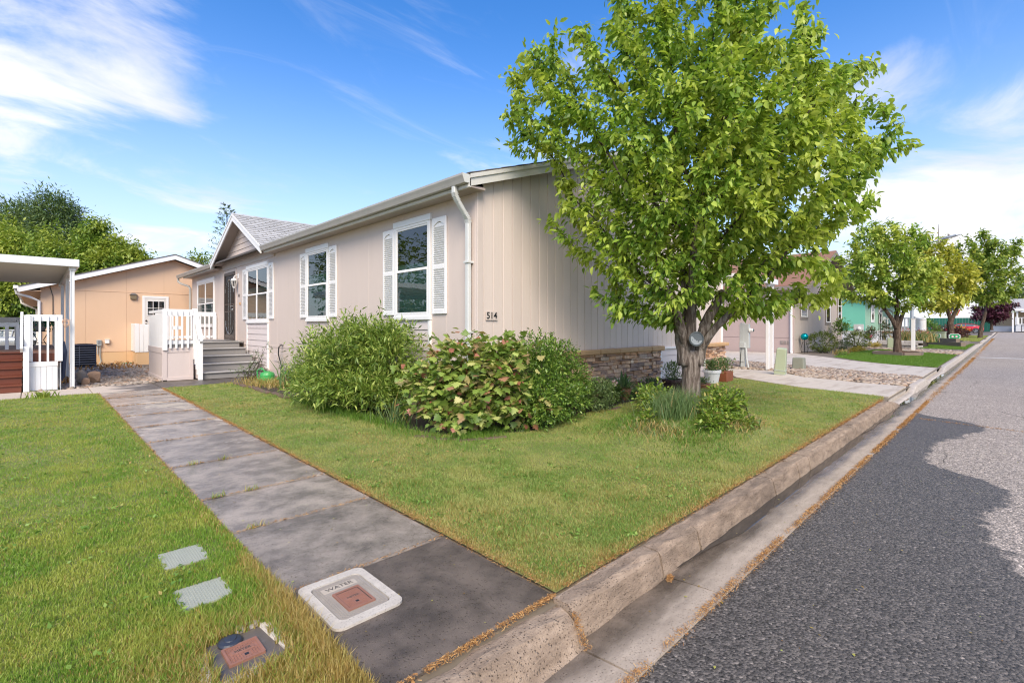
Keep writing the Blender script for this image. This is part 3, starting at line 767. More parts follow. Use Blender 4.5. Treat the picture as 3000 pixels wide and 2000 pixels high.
M_steel = mat('brushed metal', (.55, .54, .52), .3, .1, 6, .05, 60, .9)
M_blind = mat('green grey blind', (.36, .52, .46), .8, .06, 2, .0)
def glass(name, tint=(.6, .7, .65)):
    b = NB(name)
    lw = b.n('ShaderNodeFresnel'); lw.inputs['IOR'].default_value = 1.9
    gl = b.n('ShaderNodeBsdfGlossy'); gl.inputs['Roughness'].default_value = .015; gl.inputs['Color'].default_value = (.95, .95, .95, 1)
    wob = b.bump(b.noise(b.pos(), 2.2, 2), .05, .03); b.l(wob, gl.inputs['Normal'])
    tr = b.n('ShaderNodeBsdfTransparent'); tr.inputs['Color'].default_value = tuple(tint) + (1,)
    s = b.n('ShaderNodeMixShader'); b.l(lw.outputs[0], s.inputs[0]); b.l(tr.outputs[0], s.inputs[1]); b.l(gl.outputs[0], s.inputs[2])
    return b.done(s.outputs[0])
M_glass = glass('window glass')
def stonev(name):
    b = NB(name); ri = b.n('ShaderNodeObjectInfo').outputs['Random']; P = b.pos()
    c = b.ramp(ri, [(0, (.30, .18, .12)), (.18, (.62, .36, .21)), (.42, (.72, .47, .30)), (.62, (.66, .45, .31)), (.78, (.48, .31, .23)), (.88, (.28, .20, .17)), (1, (.80, .61, .44))], 'LINEAR')
    c = b.mix(1.0, c, b.ramp(b.noise(P, 14, 5, .65), [(.25, (.6,) * 3), (.5, (1,) * 3), (.8, (1.35, 1.3, 1.2))]), 'MULTIPLY')
    return b.done(b.principled(c, .85, b.bump(b.noise(P, 26, 5, .65), .9, .02), 0, .3))
M_stone = stonev('ledge stone')
M_cap = mat('sandstone cap', (.50, .31, .155), .85, .22, 7, .8, 22)
M_mortar = mat('mortar', (.07, .055, .045), .95, .2, 9, .4, 60)

# ------------------------------------------------------------------ the house with the number plate
XW, YG, YB, XE = 4.5, 5.3, 22.98, 13.0
house = thing('house', 'blush pink single storey house with stone skirting and white shutters', 'house', (XW, YG, 0))
SLOPE = .333; RX = 8.75
def roofz(x): return 3.37 + SLOPE * ((x if x < RX else 2 * RX - x) - 4.24)
# shell
body = mk('wall', join(box(XW + .03, XE, YG + .03, YB, -.3, 3.24), ([(XW + .03, YG + .03, 3.24), (XE, YG + .03, 3.24), (RX, YG + .03, roofz(RX) - .12), (XW + .03, YB, 3.24), (XE, YB, 3.24), (RX, YB, roofz(RX) - .12)], [(0, 1, 2), (3, 5, 4), (0, 2, 5, 3), (1, 4, 5, 2)])), M_pink, house)
# long wall panels with fine joints
yj = [YG, 6.02, 7.24, 8.46, 9.68, 10.9, 12.12, 13.34, 14.56, 15.78, 17.0, 18.22, 19.44, 20.66, 21.88, YB]
for a, b_ in zip(yj, yj[1:]):
    mk('wall_panel', cbox(XW, XW + .03, a + .0015, b_ - .0015, .745, 3.23, .003), M_pink, house)
    mk('skirt_panel', cbox(XW + .006, XW + .03, a + .0015, b_ - .0015, -.2, .737, .003), M_pink, house)
mk('belt_trim', cbox(XW - .004, XW + .02, YG, YB, .737, .80, .004), M_pink, house)
# gable boards with grooves
x = XW + .11; k = 0
while x < XE - .05:
    x2 = min(x + .2, XE); xm = (x + x2) / 2
    top = roofz(xm) - .10
    v, f = cbox(x + .0035, x2 - .0035, YG, YG + .032, .80 if not (9.62 < xm < 11.86) else .80, top, .005)
    v = [(p[0], p[1], p[2] + (SLOPE * (p[0] - xm) * (1 if xm < RX else -1) if p[2] > 2 else 0)) for p in v]
    mk('siding_board', (v, f), M_gable, house); x = x2; k += 1
mk('corner_board', cbox(XW - .012, XW + .10, YG - .014, YG + .06, -.2, 3.26, .005), M_gable, house)
mk('corner_board', cbox(XW - .014, XW + .012, YG + .02, YG + .115, -.2, 3.23, .005), M_pink, house)
# stone skirting: courses of ledge stone under a cap
def stone_run(x0, x1, z0, z1, yback, part):
    z = z0
    while z < z1 - .02:
        h = random.choice((.035, .045, .055, .065, .075, .05)); h = min(h, z1 - z)
        if z1 - (z + h) < .025: h = z1 - z
        x = x0
        while x < x1 - .01:
            w = random.uniform(.10, .34) * (1 if h > .04 else 1.2)
            if x1 - (x + w) < .07: w = x1 - x
            d = random.uniform(.035, .085)
            V, F = cbox(x + .003, x + w - .003, yback - d, yback, z + .003, z + h - .003, .007)
            V = [(p[0] + random.uniform(-.004, .004), p[1] + (random.uniform(-.014, .010) if p[1] < yback - .01 else 0), p[2] + random.uniform(-.004, .004)) for p in V]
            mk('stone', (V, F), M_stone, part)
            x += w
        z += h
sv = mk('stone_skirting', box(4.62, 9.60, YG - .03, YG + .02, -.2, .80), M_mortar, house)
stone_run(5.9, 9.61, .0, .79, YG - .03, sv)
sv2 = mk('stone_skirting', box(11.86, 12.98, YG - .03, YG + .02, -.2, .80), M_mortar, house)
stone_run(11.85, 12.99, .0, .79, YG - .03, sv2)
def capstones(x0, x1, part):
    x = x0
    while x < x1 - .01:
        w = min(random.uniform(.5, .85), x1 - x)
        if x1 - x - w < .25: w = x1 - x
        V, F = cbox(x + .002, x + w - .002, YG - .17, YG + .01, .785, .875, .016)
        V = [(p[0], p[1] + random.uniform(-.007, .007), p[2] + random.uniform(-.006, .006)) for p in V]
        mk('cap_stone', (V, F), M_cap, part); x += w
capstones(4.63, 9.62, sv); capstones(11.83, 13.04, sv2)
# lap panel between the stone piers
for z in np.arange(-.1, .80, .152):
    V, F = extr([(YG - .045, z), (YG - .03, z + .16), (YG + .01, z + .16), (YG + .01, z)], 'x', 9.68, 11.80)
    mk('siding_plank', (V, F), M_lap, house)
mk('trim_board', cbox(9.615, 9.685, YG - .06, YG + .01, -.2, .80, .004), M_white, house)
mk('trim_board', cbox(11.79, 11.845, YG - .06, YG + .01, -.2, .80, .004), M_white, house)
mk('panel_cap', cbox(9.615, 11.845, YG - .07, YG + .01, .80, .84, .004), M_white, house)
mk('corner_board', cbox(12.9, 13.012, YG - .014, YG + .05, .87, 3.26, .005), M_white, house)
# roof: slabs, fascia, soffit
yr0, yr1 = 5.15, 23.15
def slope_slab(xa, xb, za, zb, th, m, name):
    V = [(xa, yr0, za), (xb, yr0, zb), (xb, yr1, zb), (xa, yr1, za)]
    V = V + [(p[0], p[1], p[2] - th) for p in V]
    return mk(name, (V, [(0, 1, 2, 3), (7, 6, 5, 4), (0, 4, 5, 1), (1, 5, 6, 2), (2, 6, 7, 3), (3, 7, 4, 0)]), m, house)
xl, xr_ = 4.20, 2 * RX - 4.20
rf = slope_slab(xl, RX, roofz(xl) + .02, roofz(RX) + .02, .05, M_roofd, 'roof')
slope_slab(RX + .001, xr_, roofz(RX) + .02, roofz(xr_) + .02, .05, M_roofd, 'roof')
# shingle butts showing along the rake edge
for i in range(15):
    xa = xl + .02 + i * .31
    mk('shingle', xf(cbox(0, .33, -.012, .3, 0, .014, .002), Matrix.Translation((xa, yr0 - .006, roofz(xa) + .022)) @ Matrix.Rotation(-math.atan(SLOPE) + .02, 4, 'Y')), M_roofd, rf)
def rake(y, sgn):
    for a, b_ in ((4.245, RX), (RX, 2 * RX - 4.245)):
        za, zb = roofz(a), roofz(b_)
        for (o0, o1, yy0, yy1, m) in ((-.155, -.045, y, y + .03, M_offw), (-.045, .012, y - .018, y + .03, M_offw)):
            V = [(a, yy0, za + o0), (b_, yy0, zb + o0), (b_, yy0, zb + o1), (a, yy0, za + o1), (a, yy1, za + o0), (b_, yy1, zb + o0), (b_, yy1, zb + o1), (a, yy1, za + o1)]
            mk('rake_board', (V, [(0, 1, 2, 3), (7, 6, 5, 4), (0, 4, 5, 1), (1, 5, 6, 2), (2, 6, 7, 3), (3, 7, 4, 0)]), m, house)
rake(yr0, 1); rake(yr1 - .02, -1)
DY, DH, DZ = 16.03, 2.52, 4.60            # cross gable: centre, half width, ridge
def soffit(y0, y1):
    mk('soffit', box(4.26, XW + .02, y0, y1, 3.205, 3.22), M_soff, house)
    mk('fascia', cbox(4.235, 4.265, y0, y1, 3.20, 3.35, .004), M_offw, house)
    mk('fascia', cbox(4.222, 4.236, y0, y1, 3.20, 3.245, .003), M_offw, house)
def gutter(y0, y1):
    pr = [(4.235, 3.25), (4.235, 3.375), (4.228, 3.375), (4.228, 3.258), (4.150, 3.258), (4.138, 3.30), (4.118, 3.345), (4.118, 3.365), (4.135, 3.365), (4.135, 3.372), (4.108, 3.372), (4.108, 3.343), (4.128, 3.298), (4.145, 3.25)]
    o = mk('roof_gutter', extr(pr, 'y', y0, y1), M_gutm, house)
    for ye in (y0, y1):
        mk('gutter_end_cap', extr([(4.235, 3.252), (4.235, 3.37), (4.112, 3.37), (4.112, 3.343), (4.130, 3.298), (4.147, 3.252)], 'y', ye - .004, ye + .004), M_spout, o)
    return o
soffit(yr0, DY - DH); soffit(DY + DH, yr1)
gutter(yr0 - .0, DY - DH - .02); gutter(DY + DH, 23.9)
mk('soffit', cbox(4.262, XW + .05, yr0 + .03, YG + .03, 3.22, 3.25, .003), M_soff, house)
# downspouts: square tube with elbows
def spout(y, zt, xt=4.18, zb=.05, m=M_spout, up=.13):
    p = [(xt, y, zt), (xt, y, zt - .09), (xt + .012, y, zt - .13), (xt + .05, y, zt - .19), (xt + .19, y, zt - .36), (xt + .235, y, zt - .42), (xt + .245, y, zt - .47), (xt + .245, y, zb)]
    V, F = [], []
    w, d = .038, .03
    for i, q in enumerate(p):
        a = Vector(p[min(i + 1, len(p) - 1)]) - Vector(p[max(i - 1, 0)]); a.normalize()
        s = Vector((0, 1, 0)); n_ = a.cross(s).normalized()
        for su, sv_ in ((-1, -.7), (-.7, -1), (.7, -1), (1, -.7), (1, .7), (.7, 1), (-.7, 1), (-1, .7)): V.append(tuple(Vector(q) + s * su * w + n_ * sv_ * d))
    for i in range(len(p) - 1):
        for k in range(8): F.append((i * 8 + k, i * 8 + (k + 1) % 8, i * 8 + 8 + (k + 1) % 8, i * 8 + 8 + k))
    F.append(tuple(range(8))); F.append(tuple(range((len(p) - 1) * 8, len(p) * 8))[::-1])
    ds = mk('downspout', (V, F), m, house)
    # crimped elbow rings
    for (i0, i1, c) in ((1, 3, 7), (4, 6, 7)):
        for j in range(c):
            t = j / (c - 1) * (i1 - i0); i = i0 + min(int(t), i1 - i0 - 1); u = t - int(t) if int(t) < i1 - i0 else 1
            q = Vector(p[i]).lerp(Vector(p[i + 1]), u); a = (Vector(p[i + 1]) - Vector(p[i])).normalized()
            mk('elbow_rib', beam(q - a * .004, q + a * .004, .082, .066, (1, 0, .2)), m, ds)
    for z in (2.2, 1.2): mk('strap', cbox(xt + .2, XW + .002, y - .052, y + .052, z, z + .03, .002), m, ds)
    return ds
spout(5.415, 3.255)
# spout on the far end goes back to the wall corner
mk('downspout', tube([(4.18, 23.85, 3.25), (4.18, 23.85, 3.12), (4.24, 23.6, 3.02), (4.40, 23.1, 2.9), (4.44, 23.02, 2.8), (4.44, 23.02, 0)], .042, 8), M_gutm, house)
# cross gable over the door
slp = (DZ - 3.38) / DH
gx = 4.17; xb = 7.95
def dormer_side(s):
    ye = DY + s * DH
    # roof slab follows the valley line on the main roof
    n_ = Vector((0, s * slp, 1)).normalized()
    V = [(gx, DY, DZ), (xb, DY, DZ), (gx + .05, ye, 3.37), (gx, ye, 3.37)]
    lo = [tuple(Vector(p) - n_ * .05) for p in V]
    V2 = V + lo
    o = mk('gable_roof', (V2, [(0, 1, 2, 3), (7, 6, 5, 4), (0, 4, 5, 1), (1, 5, 6, 2), (2, 6, 7, 3), (3, 7, 4, 0)]), M_roofd, house)
    # raking fascia at the front
    for (o0, o1, xx0, xx1, m) in ((-.19, -.02, gx - .03, gx, M_white), (-.05, .02, gx - .045, gx - .03, M_white)):
        pts = [(xx0, DY, DZ + o0), (xx0, ye, 3.37 + o0), (xx0, ye, 3.37 + o1), (xx0, DY, DZ + o1)]
        Vb = pts + [(xx1, p[1], p[2]) for p in pts]
        mk('rake_board', (Vb, [(0, 1, 2, 3), (7, 6, 5, 4), (0, 4, 5, 1), (1, 5, 6, 2), (2, 6, 7, 3), (3, 7, 4, 0)]), m, house)
    # sloped soffit
    q = [(gx, DY, DZ - .06), (gx, ye, 3.31), (XW + .05, ye, 3.31), (XW + .05, DY, DZ - .06)]
    mk('soffit', (q + [(a, b__, c - .012) for a, b__, c in q], [(0, 1, 2, 3), (7, 6, 5, 4), (0, 4, 5, 1), (1, 5, 6, 2), (2, 6, 7, 3), (3, 7, 4, 0)]), M_soff, house)
    return o
roofR = dormer_side(-1); roofL = dormer_side(1)
# shingle tabs on the slope that faces the street
L = math.hypot(DH, DZ - 3.38); nc = 15; ex = L / nc
ang = math.atan(slp)
tab_me = {}
for i in range(nc):
    t = (i + 0) / nc
    y = DY - DH * (1 - t); z = 3.37 + (DZ - 3.37) * t
    xmax = gx + .05 + (xb - gx) * t + .12
    x = gx - .035 + (.15 if i % 2 else 0) - .31
    while x < xmax:
        a = max(x, gx - .035); w = min(x + .305, xmax) - a
        if w > .04:
            key = round(w, 2)
            if key not in tab_me:
                V, F = cbox(.007, key - .007, 0, ex * 1.14, 0, .014, .002)
                V = [(p[0], p[1], p[2] + .020 * (1 - p[1] / (ex * 1.14))) for p in V]
                me = bpy.data.meshes.new('shingle'); me.from_pydata(V, [], F); me.materials.append(M_shing); tab_me[key] = me
            inst('shingle', tab_me[key], roofR, Matrix.Translation((a, y, z + .012)) @ Matrix.Rotation(ang, 4, 'X') @ Matrix.Translation((0, random.uniform(-.004, .004), 0)))
        x += .31
for i in range(13):
    x = gx - .04 + i * .3
    rc = ([(0, -.15, -.15 * slp + .03), (0, 0, .042), (0, .15, -.15 * slp + .03), (.34, -.15, -.15 * slp + .016), (.34, 0, .026), (.34, .15, -.15 * slp + .016), (0, -.15, -.15 * slp + .015), (0, .15, -.15 * slp + .015)], [(0, 1, 4, 3), (1, 2, 5, 4), (0, 6, 7, 2, 1), (3, 4, 5, 2, 7, 6, 0)])
    mk('ridge_cap', rc, M_shing, roofR, Matrix.Translation((x, DY, DZ)))
# lap planks in the gable end
z = 3.14; 
while z < DZ - .1:
    z2 = min(z + .168, DZ - .07)
    def hw(zz): return max(.02, DH * (1 - (zz - 3.31) / (DZ - 3.36))) if zz > 3.31 else DH + .02
    a, b_ = min(hw(z), DH), hw(z2)
    V = [(XW - .028, DY - a, z), (XW - .028, DY + a, z), (XW - .010, DY + b_, z2), (XW - .010, DY - b_, z2)]
    V += [(XW + .03, p[1], p[2]) for p in V]
    mk('siding_plank', (V, [(0, 3, 2, 1), (4, 5, 6, 7), (0, 1, 5, 4), (1, 2, 6, 5), (2, 3, 7, 6), (3, 0, 4, 7)]), M_pink, house)
    z += .168
mk('wall', ([(XW + .01, DY - DH, 3.2), (XW + .01, DY + DH, 3.2), (XW + .01, DY, DZ - .07), (XW + .5, DY - DH, 3.2), (XW + .5, DY + DH, 3.2), (XW + .5, DY, DZ - .07)], [(0, 2, 1), (3, 4, 5)]), M_pink, house)

# windows: frame is the part; panes, blinds, sill, header are its pieces
def window(y0, y1, z0, z1, cols, label=None, blind_up=.32, panel=False, apron=True):
    e = .07
    fr = join(cbox(XW - .035, XW + .02, y0, y0 + e, z0, z1 - .1, .004), cbox(XW - .035, XW + .02, y1 - e, y1, z0, z1 - .1, .004),
              cbox(XW - .035, XW + .02, y0 + e, y1 - e, z1 - .14, z1 - .1, .004), cbox(XW - .035, XW + .02, y0 + e, y1 - e, z0 + .06, z0 + .10, .004))
    w = mk('window', fr, M_white, house)
    if label: w['label'] = label
    mk('header', cbox(XW - .045, XW + .02, y0 - .02, y1 + .02, z1 - .1, z1, .005), M_white, w)
    mk('sill', cbox(XW - .055, XW + .02, y0 - .01, y1 + .01, z0, z0 + .06, .006), M_white, w)
    zm = z0 + .10 + (z1 - .24 - z0) * .50
    yy0, yy1 = y0 + e, y1 - e
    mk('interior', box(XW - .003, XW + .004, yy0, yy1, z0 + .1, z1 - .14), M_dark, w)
    cw = (yy1 - yy0) / cols
    for c in range(cols):
        a, b_ = yy0 + c * cw, yy0 + (c + 1) * cw
        if c: mk('mullion', cbox(XW - .032, XW + .0, a - .022, a + .022, z0 + .1, z1 - .14, .004), M_white, w)
        s = .022
        for (za, zb, xo, nm) in ((zm, z1 - .14, -.014, 'upper_sash'), (z0 + .10, zm + .012, -.024, 'lower_sash')):
            a2, b2 = a + (.02 if c else 0), b_ - (.02 if c < cols - 1 else 0)
            mk(nm, join(cbox(XW + xo - .012, XW + xo + .012, a2, a2 + s, za, zb, .003), cbox(XW + xo - .012, XW + xo + .012, b2 - s, b2, za, zb, .003), cbox(XW + xo - .012, XW + xo + .012, a2 + s, b2 - s, za, za + s * 1.3, .003), cbox(XW + xo - .012, XW + xo + .012, a2 + s, b2 - s, zb - s * 1.3, zb, .003)), M_white, w)
            mk('pane', quad('x', XW + xo, a2 + s, b2 - s, za + s, zb - s), M_glass, w)
        # pleated blind drawn part way
        zt = zm + (z1 - .14 - zm) * blind_up; zz = z0 + .12; V, F = [], []
        nple = int((zt - zz) / .02)
        for i in range(nple + 1):
            V += [(XW - (.0045 if i % 2 else .0095), a + .03, zz + i * .02), (XW - (.0045 if i % 2 else .0095), b_ - .03, zz + i * .02)]
            if i: F.append((2 * i - 2, 2 * i - 1, 2 * i + 1, 2 * i))
        mk('blind', (V, F), M_blind, w)
    if panel:
        zb_ = -.1
        while zb_ < z0 - .02:
            zt_ = min(zb_ + .168, z0)
            mk('siding_plank', extr([(XW - .022, zb_), (XW - .006, zt_), (XW + .03, zt_), (XW + .03, zb_)], 'y', y0 + .055, y1 - .055), M_lap, house); zb_ += .168
        for a in (y0, y1 - .06): mk('trim_board', cbox(XW - .035, XW + .02, a, a + .06, -.15, z0, .004), M_white, house)
    return w
W1 = window(6.42, 7.50, 1.40, 3.09, 1, 'tall sash window nearest the street corner', .16, True)
W2 = window(10.20, 11.36, 1.40, 3.08, 1, 'tall sash window in the middle of the wall', .36)
W3 = window(13.97, 15.83, 1.38, 3.06, 2, 'double sash window above the lap siding panel', .30, True)
W4 = window(19.55, 22.0, 1.25, 3.03, 2, 'double sash window behind the porch rail', .0)
# louvred shutters
SW, SH = .37, 1.50
sf = join(cbox(-.03, 0, 0, .045, 0, SH, .004), cbox(-.03, 0, SW - .045, SW, 0, SH, .004), cbox(-.03, 0, .045, SW - .045, 0, .075, .004), cbox(-.03, 0, .045, SW - .045, .70, .765, .004), box(-.012, -.002, .045, SW - .045, .075, SH - .08))
arch = [(.045, SH), (.045, SH - .13)] + [(.045 + (SW - .09) * t, SH - .115 + .05 * math.sin(math.pi * t) ** 1.5) for t in np.linspace(.08, .92, 9)] + [(SW - .045, SH - .13), (SW - .045, SH)]
av, af = extr([(p[0], p[1]) for p in arch], 'x', -.029, -.001)
sf = join(sf, (av, af))
shut_me = bpy.data.meshes.new('shutter'); shut_me.from_pydata([tuple(p) for p in sf[0]], [], [tuple(q) for q in sf[1]]); shut_me.materials.append(M_white)
sl = beam((0, 0, 0), (0, SW - .09, 0), .030, .006, (.75, 0, .65))
slat_me = bpy.data.meshes.new('slat'); slat_me.from_pydata(sl[0], [], sl[1]); slat_me.materials.append(M_white)
zs_ = [.098 + i * .0345 for i in range(18)] + [.79 + i * .0345 for i in range(17)]
for y in (6.005, 7.52, 9.80, 11.38, 13.57, 15.85):
    T = Matrix.Translation((XW - .002, y, 1.49))
    s = inst('shutter', shut_me, house, T)
    for z in zs_: inst('slat', slat_me, s, T @ Matrix.Translation((-.020, .045, z)))
# security door
dr = mk('door', join(cbox(XW - .04, XW + .02, 17.0, 17.07, .85, 3.03, .004), cbox(XW - .04, XW + .02, 18.13, 18.2, .85, 3.03, .004), cbox(XW - .04, XW + .02, 17.07, 18.13, 2.93, 3.03, .004), cbox(XW - .05, XW + .02, 17.07, 18.13, .85, .9, .004)), M_bronze, house)
mk('screen', box(XW - .012, XW - .004, 17.07, 18.13, .9, 2.93), M_black, dr)
mk('kick_plate', cbox(XW - .03, XW - .012, 17.07, 18.13, .9, 1.02, .003), M_bronze, dr)
for z in (1.98, 1.75): mk('lock_rail', cbox(XW - .032, XW - .012, 17.07, 18.13, z, z + .035, .003), M_bronze, dr)
for i in range(7):
    y = 17.22 + i * .127
    zt = 2.78 - .16 * ((i - 3) / 3) ** 2; zb_ = 1.05 + .16 * ((i - 3) / 3) ** 2
    if i in (0, 6): zt, zb_ = 2.6, 1.25
    mk('bar', tube([(XW - .026, y, zb_), (XW - .026, y, zt)], .009, 6), M_steel if i in (2, 4) else M_bronze, dr)
arc = [(XW - .028, 17.6 + .45 * math.sin(t), (2.35 + .45 * math.cos(t)) if abs(t) < 1.57 else 0) for t in np.linspace(-1.5, 1.5, 14)]
mk('arch', tube(arc, .012, 6), M_steel, dr)
mk('arch', tube([(x_, y_, 3.85 - z_) for x_, y_, z_ in arc], .012, 6), M_steel, dr)
mk('lock_plate', cbox(XW - .036, XW - .012, 17.09, 17.2, 1.77, 1.99, .004), M_bronze, dr)
mk('handle', tube([(XW - .04, 17.14, 1.93), (XW - .09, 17.14, 1.93), (XW - .09, 17.28, 1.93)], .013, 8), M_steel, dr)
mk('knob', lathe([(.0, .0), (.03, .005), (.035, .03), (.02, .05), (.0, .055)], n=10), M_steel, dr, Matrix.Translation((XW - .035, 17.14, 1.82)) @ Matrix.Rotation(R(-90), 4, 'Y'))
mk('door_trim', cbox(XW - .022, XW + .02, 16.9, 17.0, .85, 3.10, .004), M_pink, house)
mk('door_trim', cbox(XW - .022, XW + .02, 18.2, 18.3, .85, 3.10, .004), M_pink, house)
# coach lamp
lp = mk('wall_lamp', join(tube([(XW, 16.72, 2.85), (XW - .06, 16.72, 2.88), (XW - .12, 16.72, 2.84), (XW - .13, 16.72, 2.76)], .012, 8), cbox(XW - .02, XW, 16.66, 16.78, 2.78, 2.92, .005)), M_white, house)
mk('lamp_roof', lathe([(.012, .12), (.02, .08), (.07, .05), (.09, .0), (.085, -.005)][::-1], (XW - .13, 16.72, 2.70), 8), M_white, lp)
M_lampglass = glass('lamp glass', (.9, .9, .85))
mk('lamp_glass', lathe([(.035, -.19), (.075, -.01)], (XW - .13, 16.72, 2.70), 8), M_lampglass, lp)
mk('lamp_base', lathe([(.012, -.24), (.035, -.22), (.04, -.19)], (XW - .13, 16.72, 2.70), 8), M_white, lp)
for k in range(8):
    t = 2 * math.pi * k / 8
    mk('lamp_bar', tube([(XW - .13 + .04 * math.cos(t), 16.72 + .04 * math.sin(t), 2.51), (XW - .13 + .085 * math.cos(t), 16.72 + .085 * math.sin(t), 2.70)], .005, 4), M_white, lp)
mk('doorbell', cbox(XW - .02, XW, 16.62, 16.68, 2.20, 2.29, .004), M_black, house)
mk('door_hook', cbox(XW - .03, XW, 16.50, 16.56, 1.95, 2.03, .004), M_cap, house)
# number plate
def text(name, s, size, m, parent, M, ext=.002, align='CENTER', offs=0):
    c = bpy.data.curves.new(name, 'FONT'); c.body = s; c.size = size; c.extrude = ext; c.align_x = align; c.align_y = 'CENTER'; c.offset = offs
    tmp = bpy.data.objects.new(name, c); COL.objects.link(tmp); bpy.context.view_layer.update()
    me = bpy.data.meshes.new_from_object(tmp.evaluated_get(bpy.context.evaluated_depsgraph_get())); bpy.data.objects.remove(tmp)
    me.name = name; me.materials.clear(); me.materials.append(m)
    return link(bpy.data.objects.new(name, me), parent, M)
npl = mk('number_plate', cbox(4.645, 4.875, YG - .022, YG - .014, 1.385, 1.515, .003), M_gable, house)
for i, ch in enumerate('514'):
    text('digit', ch, .135, M_black, npl, Matrix.Translation((4.69 + i * .07, YG - .024, 1.45)) @ Matrix.Rotation(R(90), 4, 'X'), .002, 'CENTER', .002)
# hose bib and vent on the long wall
sp = mk('hose_tap', tube([(XW, 12.9, .81), (XW - .07, 12.9, .81), (XW - .11, 12.9, .77)], .015, 8), M_black, house)
mk('tap_wheel', lathe([(.0, .0), (.03, .0), (.03, .012), (.0, .012)], (XW - .07, 12.9, .83), 10), M_black, sp)
vt = mk('wall_vent', cbox(XW - .012, XW + .0, 13.3, 13.55, .38, .58, .003), M_lap, house)
for i in range(6): mk('vent_slat', cbox(XW - .018, XW - .01, 13.32, 13.53, .40 + i * .028, .412 + i * .028, .002), M_pink, vt)
# ------------------------------------------------------------------ porch
M_step = mat('grey deck paint', (.26, .245, .23), .55, .08, 3, .25, 60, stretch=(.2, 1, 1))
M_stepe = mat('worn step edge', (.55, .53, .5), .6, .1, 6, .2, 60)
M_skirt = mat('porch skirt paint', (.60, .51, .47), .6, .05, 1.5, .3, 50, stretch=(1, 1, .2), dirt=.12)
M_wht2 = mat('rail white', (.82, .81, .79), .5, .04, 3, .2, 60, dirt=.1)
porch = thing('porch', 'white railed entry porch with five grey steps', 'porch', (2.2, 13.7, 0))
mk('deck', join(box(2.72, 4.48, 16.15, 19.25, .80, .85), box(2.20, 2.80, 14.22, 16.15, .80, .85)), M_step, porch)
mk('skirt', cbox(2.17, 2.80, 14.18, 14.20, .0, .78, .004), M_skirt, porch)
mk('skirt', cbox(2.17, 2.19, 14.20, 16.12, -.05, .78, .004), M_skirt, porch)
mk('skirt', cbox(2.70, 2.72, 16.13, 19.25, -.1, .78, .004), M_skirt, porch)
for a, b_ in ((2.165, 2.26), (2.72, 2.80)): mk('skirt_board', cbox(a, b_, 14.166, 14.18, .0, .78, .003), M_skirt, porch)
mk('skirt_board', cbox(2.26, 2.72, 14.168, 14.18, .66, .78, .003), M_skirt, porch)
mk('skirt_board', cbox(2.26, 2.80, 14.160, 14.18, -.02, .06, .003), M_skirt, porch)
mk('skirt_board', cbox(2.158, 2.17, 14.18, 16.12, .64, .78, .003), M_skirt, porch)
mk('skirt_board', cbox(2.155, 2.17, 14.16, 16.14, -.08, .07, .003), M_skirt, porch)
mk('rim', cbox(2.19, 2.80, 14.19, 14.215, .78, .852, .003), M_step, porch)
# steps rise towards the door
for i in range(5):
    y = 13.72 + i * .60; z = .17 * (i + 1)
    mk('riser', cbox(2.90, 4.36, y, y + .03, z - .17, z - .035, .003), M_step, porch)
    mk('tread', cbox(2.88, 4.38, y - .035, y + .62, z - .035, z, .005), M_step, porch)
    mk('nosing', cbox(2.882, 4.378, y - .042, y - .030, z - .016, z + .004, .003), M_stepe, porch)
mk('step_side', ([(2.86, 13.74, 0), (2.86, 16.2, 0), (2.86, 16.2, .80), (2.86, 13.74, .14), (2.88, 13.74, 0), (2.88, 16.2, 0), (2.88, 16.2, .80), (2.88, 13.74, .14)], [(0, 3, 2, 1), (4, 5, 6, 7), (3, 7, 6, 2), (0, 4, 7, 3)]), M_skirt, porch)
mk('step_side', cbox(4.38, 4.47, 13.8, 16.15, 0, .12, .003), M_skirt, porch)
# rails
mk('post', cbox(2.80, 2.89, 13.62, 13.71, 0, .96, .004), M_wht2, porch)
mk('post', cbox(2.795, 2.895, 14.15, 14.26, .74, 1.71, .004), M_wht2, porch)
mk('post', cbox(2.165, 2.26, 14.12, 14.165, .72, 1.66, .004), M_wht2, porch)
mk('post_cap', cbox(2.79, 2.90, 13.61, 13.72, .96, .985, .006), M_wht2, porch)
mk('handrail', beam((2.845, 13.60, .90), (2.845, 14.28, 1.66), .05, .13), M_wht2, porch)
mk('handrail', beam((2.845, 13.60, .965), (2.845, 14.28, 1.725), .10, .035), M_wht2, porch)
for i in range(5):
    y = 13.80 + i * .11
    mk('baluster', cbox(2.80, 2.825, y, y + .04, .12 + i * .12, .98 + i * .125, .003), M_wht2, porch)
mk('top_rail', cbox(2.17, 2.80, 14.14, 14.19, 1.56, 1.71, .004), M_wht2, porch)
mk('bottom_rail', cbox(2.20, 2.80, 14.165, 14.20, .86, .94, .004), M_wht2, porch)
for i in range(4):
    x = 2.30 + i * .118
    mk('baluster', cbox(x, x + .042, 14.115, 14.14, .76, 1.665, .003), M_wht2, porch)
mk('baluster_block', cbox(2.36, 2.55, 14.145, 14.165, 1.22, 1.30, .003), M_wht2, porch)
# corrugated side screen
for i in range(24):
    y = 14.20 + i * .0795
    mk('screen_board', cbox(2.172, 2.186 + (.012 if i % 2 else 0), y, y + .0785, .74, 1.63 - .003 * i, .003), M_wht2, porch)
mk('screen_rail', cbox(2.165, 2.215, 14.18, 16.13, 1.63, 1.70, .004), M_wht2, porch)
